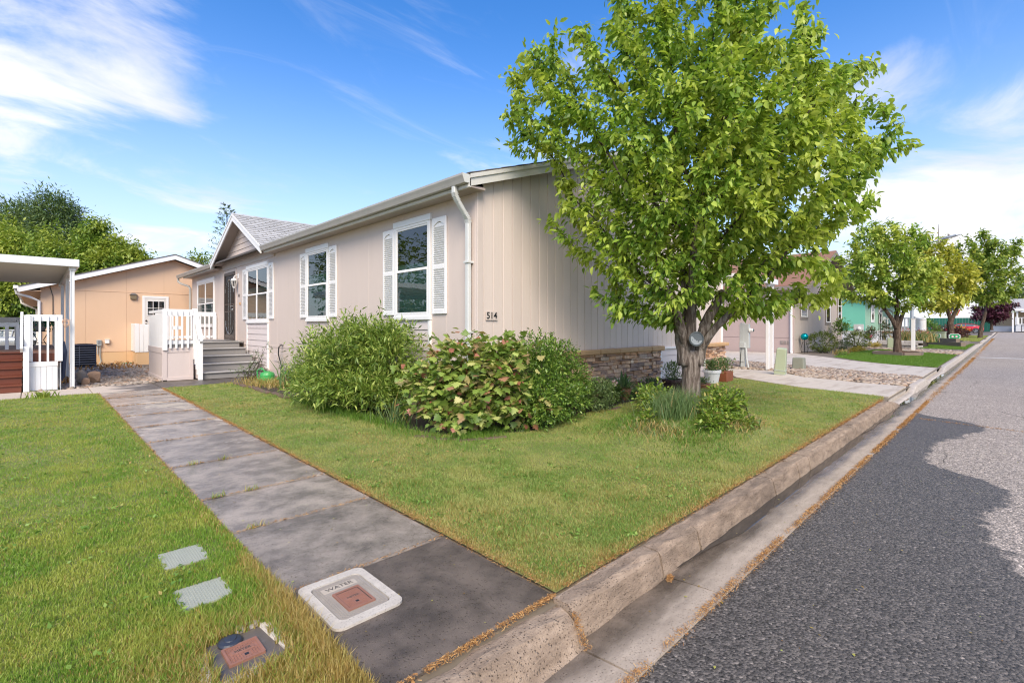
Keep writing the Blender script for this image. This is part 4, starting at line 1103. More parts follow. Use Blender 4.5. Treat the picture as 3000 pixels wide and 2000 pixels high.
# back rail against the wall
mk('top_rail', cbox(2.75, 4.47, 19.20, 19.25, 1.62, 1.78, .004), M_wht2, porch)
mk('bottom_rail', cbox(2.75, 4.47, 19.20, 19.25, .90, .97, .004), M_wht2, porch)
for i in range(13):
    x = 2.80 + i * .13
    mk('baluster', cbox(x, x + .045, 19.17, 19.20, .86, 1.70, .003), M_wht2, porch)
mk('post', cbox(4.36, 4.47, 19.16, 19.26, .85, 1.66, .004), M_wht2, porch)

# ------------------------------------------------------------------ left deck
M_red = mat('red brown stain', (.155, .042, .020), .42, .22, 5, .35, 60, stretch=(.15, 1, 1))
M_redtop = mat('worn deck boards', (.26, .13, .085), .55, .2, 6, .3, 60, stretch=(.15, 1, 1))
deck = thing('deck', 'red stained deck with steps and white picket rail', 'deck', (-.2, 13.7, 0))
for i in range(5):
    y = 13.60 + i * .28; z = .15 * (i + 1)
    mk('riser', cbox(-1.7, -.20, y, y + .03, z - .15, z - .03, .003), M_red, deck)
    mk('tread', cbox(-1.7, -.19, y - .03, y + .30, z - .03, z, .006), M_red, deck)
for i in range(34):
    y = 14.98 + i * .145
    mk('deck_board', cbox(-5, .38 if y > 14.0 else -.2, y, y + .138, .72, .75, .004), M_redtop, deck)
mk('rim', cbox(-.10, .37, 13.76, 14.98, .55, .73, .004), M_red, deck)
mk('rim', cbox(-.10, .37, 13.75, 13.765, .56, .745, .003), M_red, deck)
mk('deck_board', cbox(-.18, .38, 13.75, 14.97, .735, .75, .003), M_redtop, deck)
mk('post', cbox(-.175, -.09, 13.55, 13.63, 0, .90, .004), M_wht2, deck)
mk('post', cbox(-.165, -.07, 13.66, 13.74, .60, 1.52, .004), M_wht2, deck)
mk('handrail', beam((-.20, 13.54, .82), (-.20, 14.1, 1.55), .04, .13), M_wht2, deck)
mk('top_rail', cbox(-.14, .40, 13.70, 13.74, 1.40, 1.53, .004), M_wht2, deck)
for i in range(4):
    x = -.075 + i * .118
    mk('baluster', cbox(x, x + .034, 13.675, 13.70, .585, 1.50, .003), M_wht2, deck)
mk('post', cbox(.315, .40, 13.68, 13.74, .58, 1.41, .004), M_wht2, deck)
mk('skirt_rail', cbox(-.09, .325, 13.66, 13.70, .485, .58, .004), M_wht2, deck)
M_pans = mat('skirting enamel', (.72, .73, .73), .4, .04, 2, .05, 50, dirt=.08)
for i in range(5):
    a = -.09 + i * .083
    mk('skirt_panel', cbox(a, a + .080, 13.67, 13.69 - (.006 if i % 2 else 0), 0, .485, .003), M_pans, deck)
for i in range(8):
    y = 13.72 + i * .16
    mk('skirt_panel', cbox(.36, .375, y, y + .157, -.02, .54, .003), M_pans, deck)
# side and back rails of the deck
mk('top_rail', cbox(.34, .38, 15.0, 19.8, 1.42, 1.55, .004), M_wht2, deck)
for i in range(32):
    y = 15.05 + i * .15
    mk('baluster', cbox(.35, .39, y, y + .04, .75, 1.45, .003), M_wht2, deck)
mk('top_rail', cbox(-4.5, .38, 19.78, 19.82, 1.40, 1.55, .004), M_wht2, deck)
for i in range(28):
    x = .25 - i * .17
    mk('baluster', cbox(x, x + .045, 19.75, 19.78, .75, 1.45, .003), M_wht2, deck)
mk('top_rail', cbox(-1.1, -.28, 16.4, 16.45, 1.28, 1.38, .004), M_wht2, deck)
for x in (-.30, -.48, -.66, -.84, -1.02): mk('baluster', cbox(x - .03, x + .03, 16.36, 16.40, .75, 1.35, .003), M_wht2, deck)
mk('cord_coil', tube([(.44 + .05 * math.cos(t), 13.66 + .004 * t, 1.40 + .05 * math.sin(t) - .004 * t) for t in np.linspace(0, 19, 60)] + [(.5, 13.8, 1.43), (.58, 13.86, 1.42)], .006, 5), mat('peach cord', (.7, .45, .3), .6, .05), deck)

# ------------------------------------------------------------------ patio cover
M_alu = mat('white aluminium', (.74, .74, .73), .35, .03, 2, .04, 40, dirt=.05)
M_aluu = mat('cover underside', (.66, .64, .60), .5, .05, 2, .05, 40)
cover_ = thing('patio_cover', 'white aluminium patio cover on slim posts above the red deck', 'patio cover', (.58, 13.9, 0))
mk('fascia', cbox(-7, .66, 13.72, 13.77, 2.545, 2.70, .006), M_alu, cover_)
mk('fascia', cbox(.62, .66, 13.77, 20.4, 2.545, 2.70, .006), M_alu, cover_)
for i in range(44):
    y = 13.77 + i * .150
    V, F = extr([(y, 2.60), (y + .118, 2.60), (y + .128, 2.585), (y + .149, 2.585), (y + .149, 2.63), (y, 2.63)], 'x', -7, .62)
    mk('roof_panel', (V, F), M_aluu, cover_)
mk('beam', cbox(.50, .61, 13.80, 20.3, 2.47, 2.575, .005), M_aluu, cover_)
for y, w in ((13.85, .075), (16.02, .06), (19.0, .06)):
    for s in (-1, 1):
        pass
    mk('post', extr([(.55 - w / 2, y - .04), (.55 - w / 2 + .015, y - .04), (.55 - w / 2 + .015, y - .025), (.55 + w / 2 - .015, y - .025), (.55 + w / 2 - .015, y - .04), (.55 + w / 2, y - .04), (.55 + w / 2, y + .04), (.55 - w / 2, y + .04)], 'z', -.12, 2.47), M_alu, cover_)
mk('post', cbox(.505, .545, 18.6, 18.66, -.12, 2.47, .004), M_alu, cover_)
# plant stand with pot
M_iron = mat('wrought iron', (.02, .018, .018), .5, .1, 6, .1, 60)
ps = thing('plant_stand', 'black wrought iron plant stand on the red deck', 'plant stand', (.08, 17.2, .75))
for t in (0.4, 2.5, 4.6):
    c, s = math.cos(t), math.sin(t)
    mk('leg', tube([(.08 + c * r_, 17.2 + s * r_, .75 + z_) for r_, z_ in ((.20, 0), (.10, .12), (.07, .2), (.14, .34), (.20, .42))], .010, 6), M_iron, ps)
mk('ring', tube([(.08 + .2 * math.cos(t), 17.2 + .2 * math.sin(t), 1.17) for t in np.linspace(0, 2 * math.pi, 20)], .010, 6), M_iron, ps)
mk('ring', tube([(.08 + .12 * math.cos(t), 17.2 + .12 * math.sin(t), .88) for t in np.linspace(0, 2 * math.pi, 16)], .008, 6), M_iron, ps)
M_potg = mat('grey pot glaze', (.33, .31, .29), .5, .1, 5, .1)
mk('top', lathe([(.19, .415), (.19, .43), (.0, .43)], (.08, 17.2, .75), 16), M_iron, ps)
pot = tag(mk('flower_pot', lathe([(.09, 0), (.13, .12), (.15, .18), (.155, .2), (.14, .2), (.12, .17), (0, .17)], (.08, 17.2, 1.182), 16), M_potg, smooth=False), 'grey pot on the wrought iron stand', 'pot')

# ------------------------------------------------------------------ tan house behind
M_tan = mat('tan house paint', (.69, .465, .30), .65, .04, 1, .2, 50, stretch=(1, 1, .2), dirt=.06)
M_tan2 = mat('ochre skirting paint', (.65, .43, .235), .65, .05, 1, .2, 50)
YT = 24.5
tan = thing('house', 'tan house with low white edged gable behind the porch', 'house', (.12, YT, -.2))
TX0, TX1, TR = .12, 8.14, 4.13
def tz(x): return 4.06 - .345 * abs(x - TR)
mk('wall', join(box(TX0 + .02, TX1, YT + .02, 44, -.4, 2.7), ([(TX0 + .02, YT + .02, 2.7), (TX1, YT + .02, 2.7), (TX1, YT + .02, tz(TX1)), (TR, YT + .02, tz(TR)), (TX0 + .02, YT + .02, tz(TX0))], [(0, 1, 2, 3, 4)])), M_tan, tan)
xs_ = [TX0, 1.36, 2.58, 3.80, 5.02, 6.24, 7.46, TX1]
for a, b_ in zip(xs_, xs_[1:]):
    mk('wall_panel', cbox(a + .002, b_ - .002, YT, YT + .02, .30, 2.64, .003), M_tan, tan)
    mk('skirt_panel', cbox(a + .002, b_ - .002, YT + .004, YT + .02, -.4, .285, .003), M_tan2, tan)
    xm_ = (a + b_) / 2
    V = [(a + .002, YT, 2.655), (b_ - .002, YT, 2.655), (b_ - .002, YT, tz(b_))] + ([(TR, YT, tz(TR))] if a < TR < b_ else []) + [(a + .002, YT, tz(a))]
    n_ = len(V); V += [(p[0], YT + .018, p[2]) for p in V]
    mk('wall_panel', (V, [tuple(range(n_)), tuple(range(n_, 2 * n_))[::-1]] + [(i, n_ + i, n_ + (i + 1) % n_, (i + 1) % n_) for i in range(n_)]), M_tan, tan)
mk('belt_trim', cbox(TX0, TX1, YT - .012, YT + .0, 2.635, 2.66, .003), M_tan, tan)
for a, b_, nm in ((TX0 - .55, TR, 1), (TR, TX1 + .55, 1)):
    V = [(a, YT - .35, tz(a) + .0), (b_, YT - .35, tz(b_) + .0), (b_, YT - .35, tz(b_) + .19), (a, YT - .35, tz(a) + .19)]
    V += [(p[0], YT - .32, p[2]) for p in V]
    mk('rake_board', (V, [(0, 1, 2, 3), (7, 6, 5, 4), (0, 4, 5, 1), (1, 5, 6, 2), (2, 6, 7, 3), (3, 7, 4, 0)]), M_white, tan)
    V = [(a, YT - .37, tz(a) + .19), (b_, YT - .37, tz(b_) + .19), (b_, 44.3, tz(b_) + .19), (a, 44.3, tz(a) + .19)]
    V += [(p[0], p[1], p[2] + .03) for p in V]
    mk('roof', (V, [(3, 2, 1, 0), (4, 5, 6, 7), (0, 1, 5, 4), (1, 2, 6, 5), (2, 3, 7, 6), (3, 0, 4, 7)]), M_roofd, tan)
    V = [(a, YT - .32, tz(a) + .10), (b_, YT - .32, tz(b_) + .10), (b_, YT + .02, tz(b_) + .10), (a, YT + .02, tz(a) + .10)]
    mk('soffit', (V, [(0, 1, 2, 3)]), M_tan, tan)
mk('soffit', box(TX0 - .55, TX0 + .02, YT - .3, 44, 2.55, 2.57), M_tan, tan)
mk('fascia', cbox(TX0 - .58, TX0 - .55, YT - .35, 44, 2.52, 2.72, .004), M_white, tan)
for y in (27, 31, 35): mk('window', join(cbox(TX0 - .02, TX0 + .02, y, y + .08, .9, 2.3, .004), cbox(TX0 - .02, TX0 + .02, y + .9, y + .98, .9, 2.3, .004), cbox(TX0 - .02, TX0 + .02, y, y + .98, 2.3, 2.38, .004)), M_white, tan)
mk('roof_gutter', cbox(TX0 - .68, TX0 - .58, YT - .35, 44, 2.60, 2.72, .01), M_white, tan)
mk('downspout', tube([(TX0 - .62, YT - .2, 2.6), (TX0 - .60, YT - .15, 2.45), (TX0 - .25, YT - .06, 2.33), (TX0 - .03, YT - .04, 2.2), (TX0 - .03, YT - .04, -.2)], .045, 8), M_white, tan)
mk('downspout', tube([(TX0 - .62, 33, 2.6), (TX0 - .6, 33, 2.4), (TX0 - .08, 33, 2.1), (TX0 - .05, 33, -.2)], .05, 8), M_white, tan)
mk('cable', tube([(TX0 + .25, YT - .02, 2.75), (TX0 + .33, YT - .02, 2.4), (TX0 + .33, YT - .02, .3)], .012, 5), M_iron, tan)
td = mk('door', join(cbox(3.08, 3.16, YT - .03, YT, .3, 2.52, .004), cbox(3.88, 3.96, YT - .03, YT, .3, 2.52, .004), cbox(3.16, 3.88, YT - .03, YT, 2.44, 2.52, .004)), M_white, tan)
M_doorw = mat('cream door paint', (.66, .63, .58), .5, .04)
mk('leaf', cbox(3.16, 3.88, YT - .02, YT - .004, .3, 2.44, .003), M_doorw, td)
for i in range(3):
    for k in range(2):
        a, z0_ = 3.25 + i * .19, 1.75 + k * .29
        mk('pane_backing', cbox(a, a + .17, YT - .026, YT - .018, z0_, z0_ + .27, .003), M_dark, td)
        mk('pane', quad('y', YT - .028, a, a + .17, z0_, z0_ + .27), M_glass, td)
for i in range(4): mk('muntin', cbox(3.232 + i * .19, 3.252 + i * .19, YT - .035, YT - .018, 1.73, 2.33, .003), M_white, td)
for i in range(3): mk('muntin', cbox(3.232, 3.822, YT - .037, YT - .018, 1.73 + i * .29, 1.75 + i * .29, .003), M_white, td)
mk('knob', lathe([(0, 0), (.03, .005), (.035, .03), (0, .05)], n=10), M_bronze, td, Matrix.Translation((3.20, YT - .02, 1.52)) @ Matrix.Rotation(R(90), 4, 'X'))
mk('knob', lathe([(0, 0), (.03, .005), (.035, .03), (0, .05)], n=10), M_bronze, td, Matrix.Translation((3.20, YT - .02, 1.38)) @ Matrix.Rotation(R(90), 4, 'X'))
wl_ = mk('wall_lamp', cbox(2.69, 2.895, YT - .09, YT, 2.37, 2.56, .01), mat('brown lamp glass', (.21, .16, .09), .3, .2, 20), tan)
mk('lamp_roof', ([(2.66, YT - .12, 2.55), (2.92, YT - .12, 2.55), (2.92, YT, 2.55), (2.66, YT, 2.55), (2.74, YT - .06, 2.61), (2.84, YT - .06, 2.61)], [(0, 1, 5, 4), (1, 2, 5), (2, 3, 4, 5), (3, 0, 4), (3, 2, 1, 0)]), mat('lamp pewter', (.3, .29, .28), .4, .1, 5, .05, 40, .7), wl_)
# small landing rail by the tan door
rl = mk('landing_rail', cbox(2.72, 2.76, 23.3, YT, .32, 1.40, .01), M_wht2, tan)
for i in range(4): mk('rail_board', cbox(2.70 + .14 * i, 2.83 + .14 * i, 23.28, 23.31, .30, 1.39 - .01 * i, .004), M_wht2, rl)
mk('landing', cbox(2.75, 4.3, 23.3, YT, -.25, .30, .01), M_tan2, tan)
# wall boxes
M_gbox = mat('grey electrical box', (.36, .39, .38), .45, .06, 4, .05)
eb = thing('electrical_box', 'grey disconnect box with conduits on the tan wall above the cooler', 'electrical box', (1.73, YT, .54))
mk('case', cbox(1.665, 1.81, YT - .10, YT - .002, .54, .77, .008), M_gbox, eb)
mk('cover', cbox(1.70, 1.775, YT - .112, YT - .10, .62, .74, .004), M_steel, eb)
mk('conduit', tube([(1.70, YT - .04, .54), (1.70, YT - .04, .22)], .018, 6), M_gbox, eb)
mk('conduit', tube([(1.77, YT - .04, .54), (1.77, YT - .04, .1), (1.80, YT - .04, -.05), (1.74, YT - .1, -.15)], .018, 6), M_gbox, eb)
vb = tag(mk('vent_hood', join(cbox(1.91, 2.045, YT - .10, YT - .002, .63, .78, .006), cbox(1.90, 2.055, YT - .11, YT - .002, .775, .79, .004)), M_white), 'small white vent hood on the tan wall', 'vent')
# air conditioner
ac = thing('air_conditioner', 'dark blue grey air conditioning unit on a pad by the tan wall', 'air conditioner', (1.2, 22.0, -.15))
M_acf = mat('navy enamel', (.05, .055, .085), .35, .1, 4, .03)
AX0, AX1, AY0, AY1 = .83, 1.47, 21.6, 22.3
mk('pad', cbox(AX0 - .08, AX1 + .08, AY0 - .08, AY1 + .08, -.22, -.09, .01), M_drive, ac)
for x in (AX0, AX1 - .035):
    for y in (AY0, AY1 - .035): mk('corner_post', cbox(x, x + .035, y, y + .035, -.09, .66, .004), M_acf, ac)
mk('core', box(AX0 + .03, AX1 - .03, AY0 + .03, AY1 - .03, -.08, .62), M_black, ac)
mk('top', cbox(AX0 - .01, AX1 + .01, AY0 - .01, AY1 + .01, .63, .68, .01), M_acf, ac)
mk('base', cbox(AX0 - .005, AX1 + .005, AY0 - .005, AY1 + .005, -.09, -.04, .006), M_acf, ac)
mk('fan_guard', lathe([(.26, 0), (.26, .015), (.1, .03), (0, .03)], (1.15, 21.95, .68), 18), M_black, ac)
M_acl = mat('grille enamel', (.30, .31, .36), .35, .1)
for i in range(8):
    z = .02 + i * .078
    mk('louvre', cbox(AX0 + .036, AX1 - .036, AY0 + .002, AY0 + .022, z, z + .018, .002), M_acl, ac)
    mk('louvre', cbox(AX0 + .002, AX0 + .022, AY0 + .036, AY1 - .036, z, z + .018, .002), M_acl, ac)
mk('louvre_bar', cbox(AX0 + .2, AX0 + .212, AY0 + .0, AY0 + .01, -.04, .63, .002), M_acl, ac)
# hose on the gravel
M_hose = mat('green hose', (.05, .30, .20), .45, .1)
tag(mk('garden_hose', tube([(1.45, 22.9, -.10), (1.7, 23.3, -.15), (2.0, 23.7, -.16), (2.4, 24.0, -.15), (2.9, 24.1, -.13), (3.6, 24.2, -.14), (4.4, 24.25, -.15)], .018, 6), M_hose), 'green garden hose lying along the foot of the tan wall', 'hose')
tag(mk('sprinkler', join(lathe([(.06, 0), (.07, .04), (.05, .09), (0, .1)], (2.0, 23.2, -.16), 10), tube([(2.05, 23.2, -.14), (2.2, 23.25, -.14)], .03, 6)), M_black), 'small black sprinkler on the gravel beside the cooler', 'sprinkler')
# rocks
M_rock = mat('split boulder', (.30, .19, .12), .85, .35, 7, .9, 14)
M_rockg = mat('grey boulder', (.20, .175, .155), .85, .3, 7, .9, 14)
def boulder(c, s, seed, m, label, rz=0):
    bm = bmesh.new(); bmesh.ops.create_icosphere(bm, subdivisions=3, radius=1)
    r = np.random.default_rng(seed); pl = [(Vector(r.normal(0, 1, 3)).normalized(), r.uniform(.55, .85)) for _ in range(9)]
    for v in bm.verts:
        for n_, d in pl:
            k = v.co.dot(n_) - d
            if k > 0: v.co -= n_ * k
        v.co += Vector(r.normal(0, .012, 3))
    V = [(v.co.x * s[0], v.co.y * s[1], v.co.z * s[2]) for v in bm.verts]; F = [[v.index for v in f.verts] for f in bm.faces]; bm.free()
    return tag(mk('boulder', (V, F), m, None, Matrix.Translation(c) @ Matrix.Rotation(rz, 4, 'Z')), label, 'rock', 'rocks by the cover post')
boulder((.75, 14.45, .14), (.10, .16, .24), 3, M_rockg, 'grey upright split boulder beside the cover post', .4)
boulder((.96, 14.75, .12), (.14, .15, .17), 4, M_rock, 'reddish brown boulder behind the split grey one', 1.0)
boulder((.78, 14.17, .05), (.12, .10, .12), 5, M_rock, 'smallest brown rock at the path edge', 2.0)
# blue umbrella folded behind the cover post
tag(mk('folded_umbrella', join(tube([(.45, 15.2, -.05), (.47, 15.3, .7), (.47, 15.3, .95)], [.02, .06, .012], 8), tube([(.44, 15.15, .0), (.46, 15.28, .62)], [.05, .03], 7)), mat('navy cloth', (.06, .075, .12), .8, .15, 12, .3, 30)), 'dark blue folded umbrella leaning behind the white deck rail', 'umbrella')

# ------------------------------------------------------------------ covers in walkway and grass
M_castw = concrete('white concrete frame', (.60, .54, .46), (.42, .37, .3), wet_none, .8, .6, .4, 90, (.36, .29, .22), .4, .3)
M_plate = mat('letter plate concrete', (.47, .40, .32), .8, .15, 20, .5, 120)
M_castg = mat('grey lid concrete', (.33, .29, .245), .8, .25, 9, .7, 120)
M_letter = mat('dark cast letters', (.05, .045, .04), .7, .1)
M_rust = mat('rusty cast iron', (.30, .14, .095), .6, .3, 14, .5, 90)
def rrect(x0, x1, y0, y1, r, n=5):
    P = []
    for cx, cy, a in ((x1 - r, y1 - r, 0), (x0 + r, y1 - r, 90), (x0 + r, y0 + r, 180), (x1 - r, y0 + r, 270)):
        for i in range(n + 1):
            t = R(a + 90 * i / n); P.append((cx + r * math.cos(t), cy + r * math.sin(t)))
    return P
def ring(outer, inner, z0, z1):
    n = len(outer)
    V = [(x, y, z1) for x, y in outer] + [(x, y, z1) for x, y in inner] + [(x, y, z0) for x, y in outer] + [(x, y, z0) for x, y in inner]
    F = []
    for i in range(n):
        j = (i + 1) % n
        F += [(i, j, n + j, n + i), (2 * n + i, 2 * n + j, j, i), (n + i, n + j, 3 * n + j, 3 * n + i)]
    return V, F
wm = thing('water_meter_cover', 'water meter cover with white concrete frame set in the walkway', 'meter cover', (1.07, 2.21, 0))
mk('frame', ring(rrect(.905, 1.245, 1.985, 2.44, .045), rrect(.952, 1.203, 2.037, 2.385, .03), 0, .012), M_castw, wm)
lid = mk('lid', prism(rrect(.957, 1.198, 2.042, 2.38, .028), .0015, .008), M_castg, wm)
def treads(x0, x1, y0, y1, z, step, m, parent, skip, L_=.009):
    """raised diamond ribs on a lid, joined"""
    parts = []
    nx, ny = int((x1 - x0) / step), int((y1 - y0) / step)
    for i in range(nx):
        for j in range(ny):
            x, y = x0 + (i + .5) * step, y0 + (j + .5) * step
            if any(a - .004 < x < b_ + .004 and c - .004 < y < d + .004 for a, b_, c, d in skip): continue
            a = R(45 if (i + j) % 2 else 135); dx, dy = math.cos(a) * L_ / 2, math.sin(a) * L_ / 2
            parts.append(beam((x - dx, y - dy, z), (x + dx, y + dy, z), .0028, .003))
    o = mk('tread', join(*parts), m, parent); o['kind'] = 'stuff'
treads(.966, 1.19, 2.05, 2.372, .0085, .0115, M_castg, lid, [(1.008, 1.152, 2.083, 2.27), (.99, 1.165, 2.30, 2.35)])
il = mk('reader_lid', cbox(1.013, 1.147, 2.088, 2.267, .0012, .0125, .002), M_rust, wm)
treads(1.03, 1.132, 2.104, 2.252, .0128, .009, M_rust, il, [(1.035, 1.128, 2.172, 2.20), (1.07, 1.09, 2.13, 2.15)], .007)
mk('rim', ring(rrect(1.013, 1.147, 2.088, 2.267, .003, 1), rrect(1.024, 1.136, 2.099, 2.256, .003, 1), .011, .016), M_rust, il)
mk('groove', ring(rrect(1.022, 1.138, 2.097, 2.258, .003, 1), rrect(1.027, 1.133, 2.102, 2.253, .003, 1), .0126, .0132), M_letter, il)
mk('key_hole', box(1.073, 1.087, 2.133, 2.147, .0128, .0135), M_black, il)
mk('name_bar', cbox(1.036, 1.126, 2.173, 2.199, .0122, .0155, .001), M_rust, il)
# lettering faces the house side, read from the street
mk('letter_plate', cbox(.992, 1.163, 2.302, 2.348, .007, .0098, .001), M_plate, lid)
text('lettering', 'WATER', .040, M_letter, lid, Matrix.Translation((1.0775, 2.3245, .0103)), .0004)
text('lettering', 'METER', .02, M_letter, il, Matrix.Translation((1.081, 2.1855, .0158)), .0004)
# second box in the grass
wb = thing('water_meter_box', 'sunken meter box with rusty lid among dry grass', 'meter box', (.6, 2.13, 0))
mk('base', cbox(.475, .715, 1.985, 2.275, -.05, .003, .004), mat('wet dark concrete', (.13, .11, .095), .5, .3, 12, .6, 60), wb)
for p in ([(.47, 1.96, 0), (.62, 1.985, .0)], [(.735, 2.02, 0), (.705, 2.28, 0)], [(.44, 2.0, 0), (.455, 2.2, 0)], [(.60, 2.29, 0), (.72, 2.29, 0)]):
    V, F = beam(p[0], p[1], .035, .03); V = [(a + random.uniform(-.006, .006), b_ + random.uniform(-.006, .006), c + random.uniform(-.004, .006)) for a, b_, c in V]
    mk('frame_piece', (V, F), M_castw, wb)
l2 = mk('lid', cbox(.525, .655, 2.065, 2.19, .001, .010, .002), M_rust, wb)
treads(.535, .645, 2.078, 2.178, .0105, .0095, M_rust, l2, [(.548, .632, 2.125, 2.152), (.585, .605, 2.095, 2.11)], .007)
mk('rim', ring(rrect(.525, .655, 2.065, 2.19, .003, 1), rrect(.535, .645, 2.075, 2.18, .003, 1), .008, .0135), M_rust, l2)
mk('name_bar', cbox(.549, .631, 2.126, 2.151, .009, .0125, .001), M_rust, l2)
text('lettering', 'METER', .02, M_letter, l2, Matrix.Translation((.59, 2.1385, .0128)), .0004)
mk('key_hole', box(.588, .602, 2.095, 2.109, .0105, .0112), M_black, l2)
M_capb = mat('blue black plastic', (.035, .04, .055), .35, .1)
capo = mk('cap', lathe([(.044, 0), (.046, .008), (.04, .014), (.024, .017), (.022, .021), (0, .022)], (.568, 2.228, .004), 24), M_capb, wb)
M_lidg = mat('pale green plastic lid', (.36, .37, .30), .5, .12, 12, .5, 130)
for (a, b_, c, d), lb in zip(LIDS[:2], ('farther pale green utility lid sunk in the left lawn', 'nearer pale green utility lid sunk in the left lawn')):
    t = thing('utility_lid', lb, 'utility lid', ((a + b_) / 2, (c + d) / 2, 0), 'pale green lids in the left lawn')
    mk('plate', prism(rrect(a, b_, c, d, .02, 3), -.02, .004), M_lidg, t)
    treads(a + .012, b_ - .012, c + .012, d - .012, .0042, .0125, M_lidg, t, [], .008)
# ------------------------------------------------------------------ right: carport, pedestals
M_postw = mat('white post enamel', (.76, .74, .72), .4, .04, 3, .05, 40, dirt=.08)
cp = thing('carport', 'white carport cover on two slim posts beside the driveway', 'carport', (15.6, 5, 0))
mk('roof', cbox(13.02, 16.0, 4.9, 12, 2.60, 2.68, .006), M_alu, cp)
mk('fascia', cbox(13.02, 16.03, 4.86, 4.9, 2.54, 2.70, .006), M_alu, cp)
mk('beam', cbox(15.40, 15.92, 4.92, 5.02, 2.50, 2.6, .005), M_alu, cp)
mk('post', cbox(15.42, 15.51, 4.93, 5.02, 0, 2.5, .006), M_postw, cp)
mk('post', cbox(15.77, 15.86, 4.93, 5.02, 0, 2.5, .006), M_postw, cp)
M_ped = mat('weathered grey enamel', (.50, .52, .51), .5, .1, 5, .12, 50, dirt=.3)
mp_ = thing('meter_pedestal', 'pale grey electric meter pedestal beside the driveway gravel', 'meter pedestal', (15.75, 5.7, 0))
mk('back_post', cbox(15.72, 15.80, 5.74, 5.86, 0, 1.40, .006), M_ped, mp_)
mk('cabinet', cbox(15.66, 15.80, 5.58, 5.80, .62, 1.37, .006), M_ped, mp_)
mk('cabinet_door', cbox(15.652, 15.66, 5.72, 5.85, .2, 1.36, .004), M_ped, mp_)
mk('front_panel', cbox(15.67, 15.79, 5.70, 5.86, .02, .62, .006), M_ped, mp_)
mtr = mk('meter', lathe([(.07, 0), (.07, .03), (.055, .035), (.055, .10), (.045, .115), (0, .12)], n=16), M_white, mp_, Matrix.Translation((15.70, 5.575, 1.17)) @ Matrix.Rotation(R(90), 4, 'X'))
mk('meter_glass', lathe([(.046, .116), (.03, .135), (0, .14)], n=14), M_glass, mtr, Matrix.Translation((15.70, 5.575, 1.17)) @ Matrix.Rotation(R(90), 4, 'X'))
mk('junction_box', cbox(15.60, 15.68, 5.68, 5.84, .63, .80, .006), M_ped, mp_)
mk('conduit', tube([(15.66, 5.66, .62), (15.65, 5.64, .3), (15.64, 5.58, .0)], .03, 7), M_ped, mp_)
mk('conduit', tube([(15.66, 5.8, .62), (15.65, 5.82, .3), (15.66, 5.84, .0)], .012, 6), M_black, mp_)
# tilted green telecom pedestal
M_sage = mat('sage plastic', (.37, .42, .28), .55, .06, 3, .1, 40, dirt=.12)
gp = thing('telecom_pedestal', 'tilted sage green telecom pedestal in the tan gravel', 'pedestal', (14.25, 4.28, 0))
Tg = Matrix.Translation((14.25, 4.28, -.02)) @ Matrix.Rotation(R(-7), 4, 'Y') @ Matrix.Rotation(R(6), 4, 'X') @ Matrix.Rotation(R(8), 4, 'Z')
V, F = cbox(-.12, .12, -.13, .13, .14, .74, .015); V = [(x * (1 - .22 * (z - .14)), y * (1 - .22 * (z - .14)), z) for x, y, z in V]
mk('dome', (V, F), M_sage, gp, Tg)
mk('base', cbox(-.125, .125, -.135, .135, 0, .16, .015), M_sage, gp, Tg)
for z in (.05, .15): mk('band', cbox(-.132, .132, -.142, .142, z, z + .014, .003), M_gbox, gp, Tg)
sb = thing('splice_box', 'squat olive splice box with yellow sticker in the gravel', 'splice box', (16.4, 4.4, 0))
M_olive = mat('olive plastic', (.235, .24, .185), .6, .08, 3, .1, 40, dirt=.15)
V, F = cbox(16.26, 16.54, 4.24, 4.56, 0, .36, .02); V = [(16.4 + (x - 16.4) * (1 - .28 * z), 4.4 + (y - 4.4) * (1 - .28 * z), z) for x, y, z in V]
mk('body', (V, F), M_olive, sb)
mk('sticker', beam((16.33, 4.265, .30), (16.33, 4.272, .22), .07, .004, (0, 1, 0)), mat('yellow sticker', (.72, .46, .05), .5, .05), sb)
# white post on the second lawn, garden figures
tag(mk('post', join(cbox(32.4, 32.56, 3.36, 3.52, -.05, 1.69, .01), cbox(32.38, 32.58, 3.34, 3.54, 1.66, 1.70, .01)), M_postw), 'plain white square post standing before the far path', 'post')
V, F = cbox(34.5, 34.8, 4.5, 4.8, 0, .62, .03)
tag(mk('telecom_pedestal', (V, F), M_sage), 'upright sage pedestal behind the second street tree', 'pedestal')
# ------------------------------------------------------------------ mauve house
M_mauve = mat('mauve house paint', (.43, .325, .29), .62, .05, 1, .25, 40, stretch=(1, 1, .15), dirt=.08)
M_mauve2 = mat('greige house paint', (.46, .385, .33), .62, .05, 1, .25, 40, stretch=(1, 1, .15), dirt=.10)
M_terra = mat('brown shingles', (.27, .135, .085), .85, .2, 9, .6, 60)
M_trimd = mat('taupe trim', (.23, .19, .165), .6, .06)
mh = thing('house', 'mauve house with brown shingle gable behind the second driveway', 'house', (26, 7.2, 0))
MX0, MX1, MY0, MY1, MR = 25.9, 35.5, 7.15, 20, 30.7
def mz(x): return 5.3 - .41 * abs(x - MR)
mk('wall', box(MX0 + .02, MX1, MY0 + .02, MY1, -.2, 3.25), M_mauve, mh)
for i in range(10):
    a, b_ = MY0 + i * 1.28, min(MY0 + (i + 1) * 1.28, MY1)
    mk('wall_panel', cbox(MX0, MX0 + .02, a + .003, b_ - .003, .74, 3.2, .003), M_mauve, mh)
    mk('skirt_panel', cbox(MX0 + .005, MX0 + .02, a + .003, b_ - .003, -.1, .72, .003), M_mauve, mh)
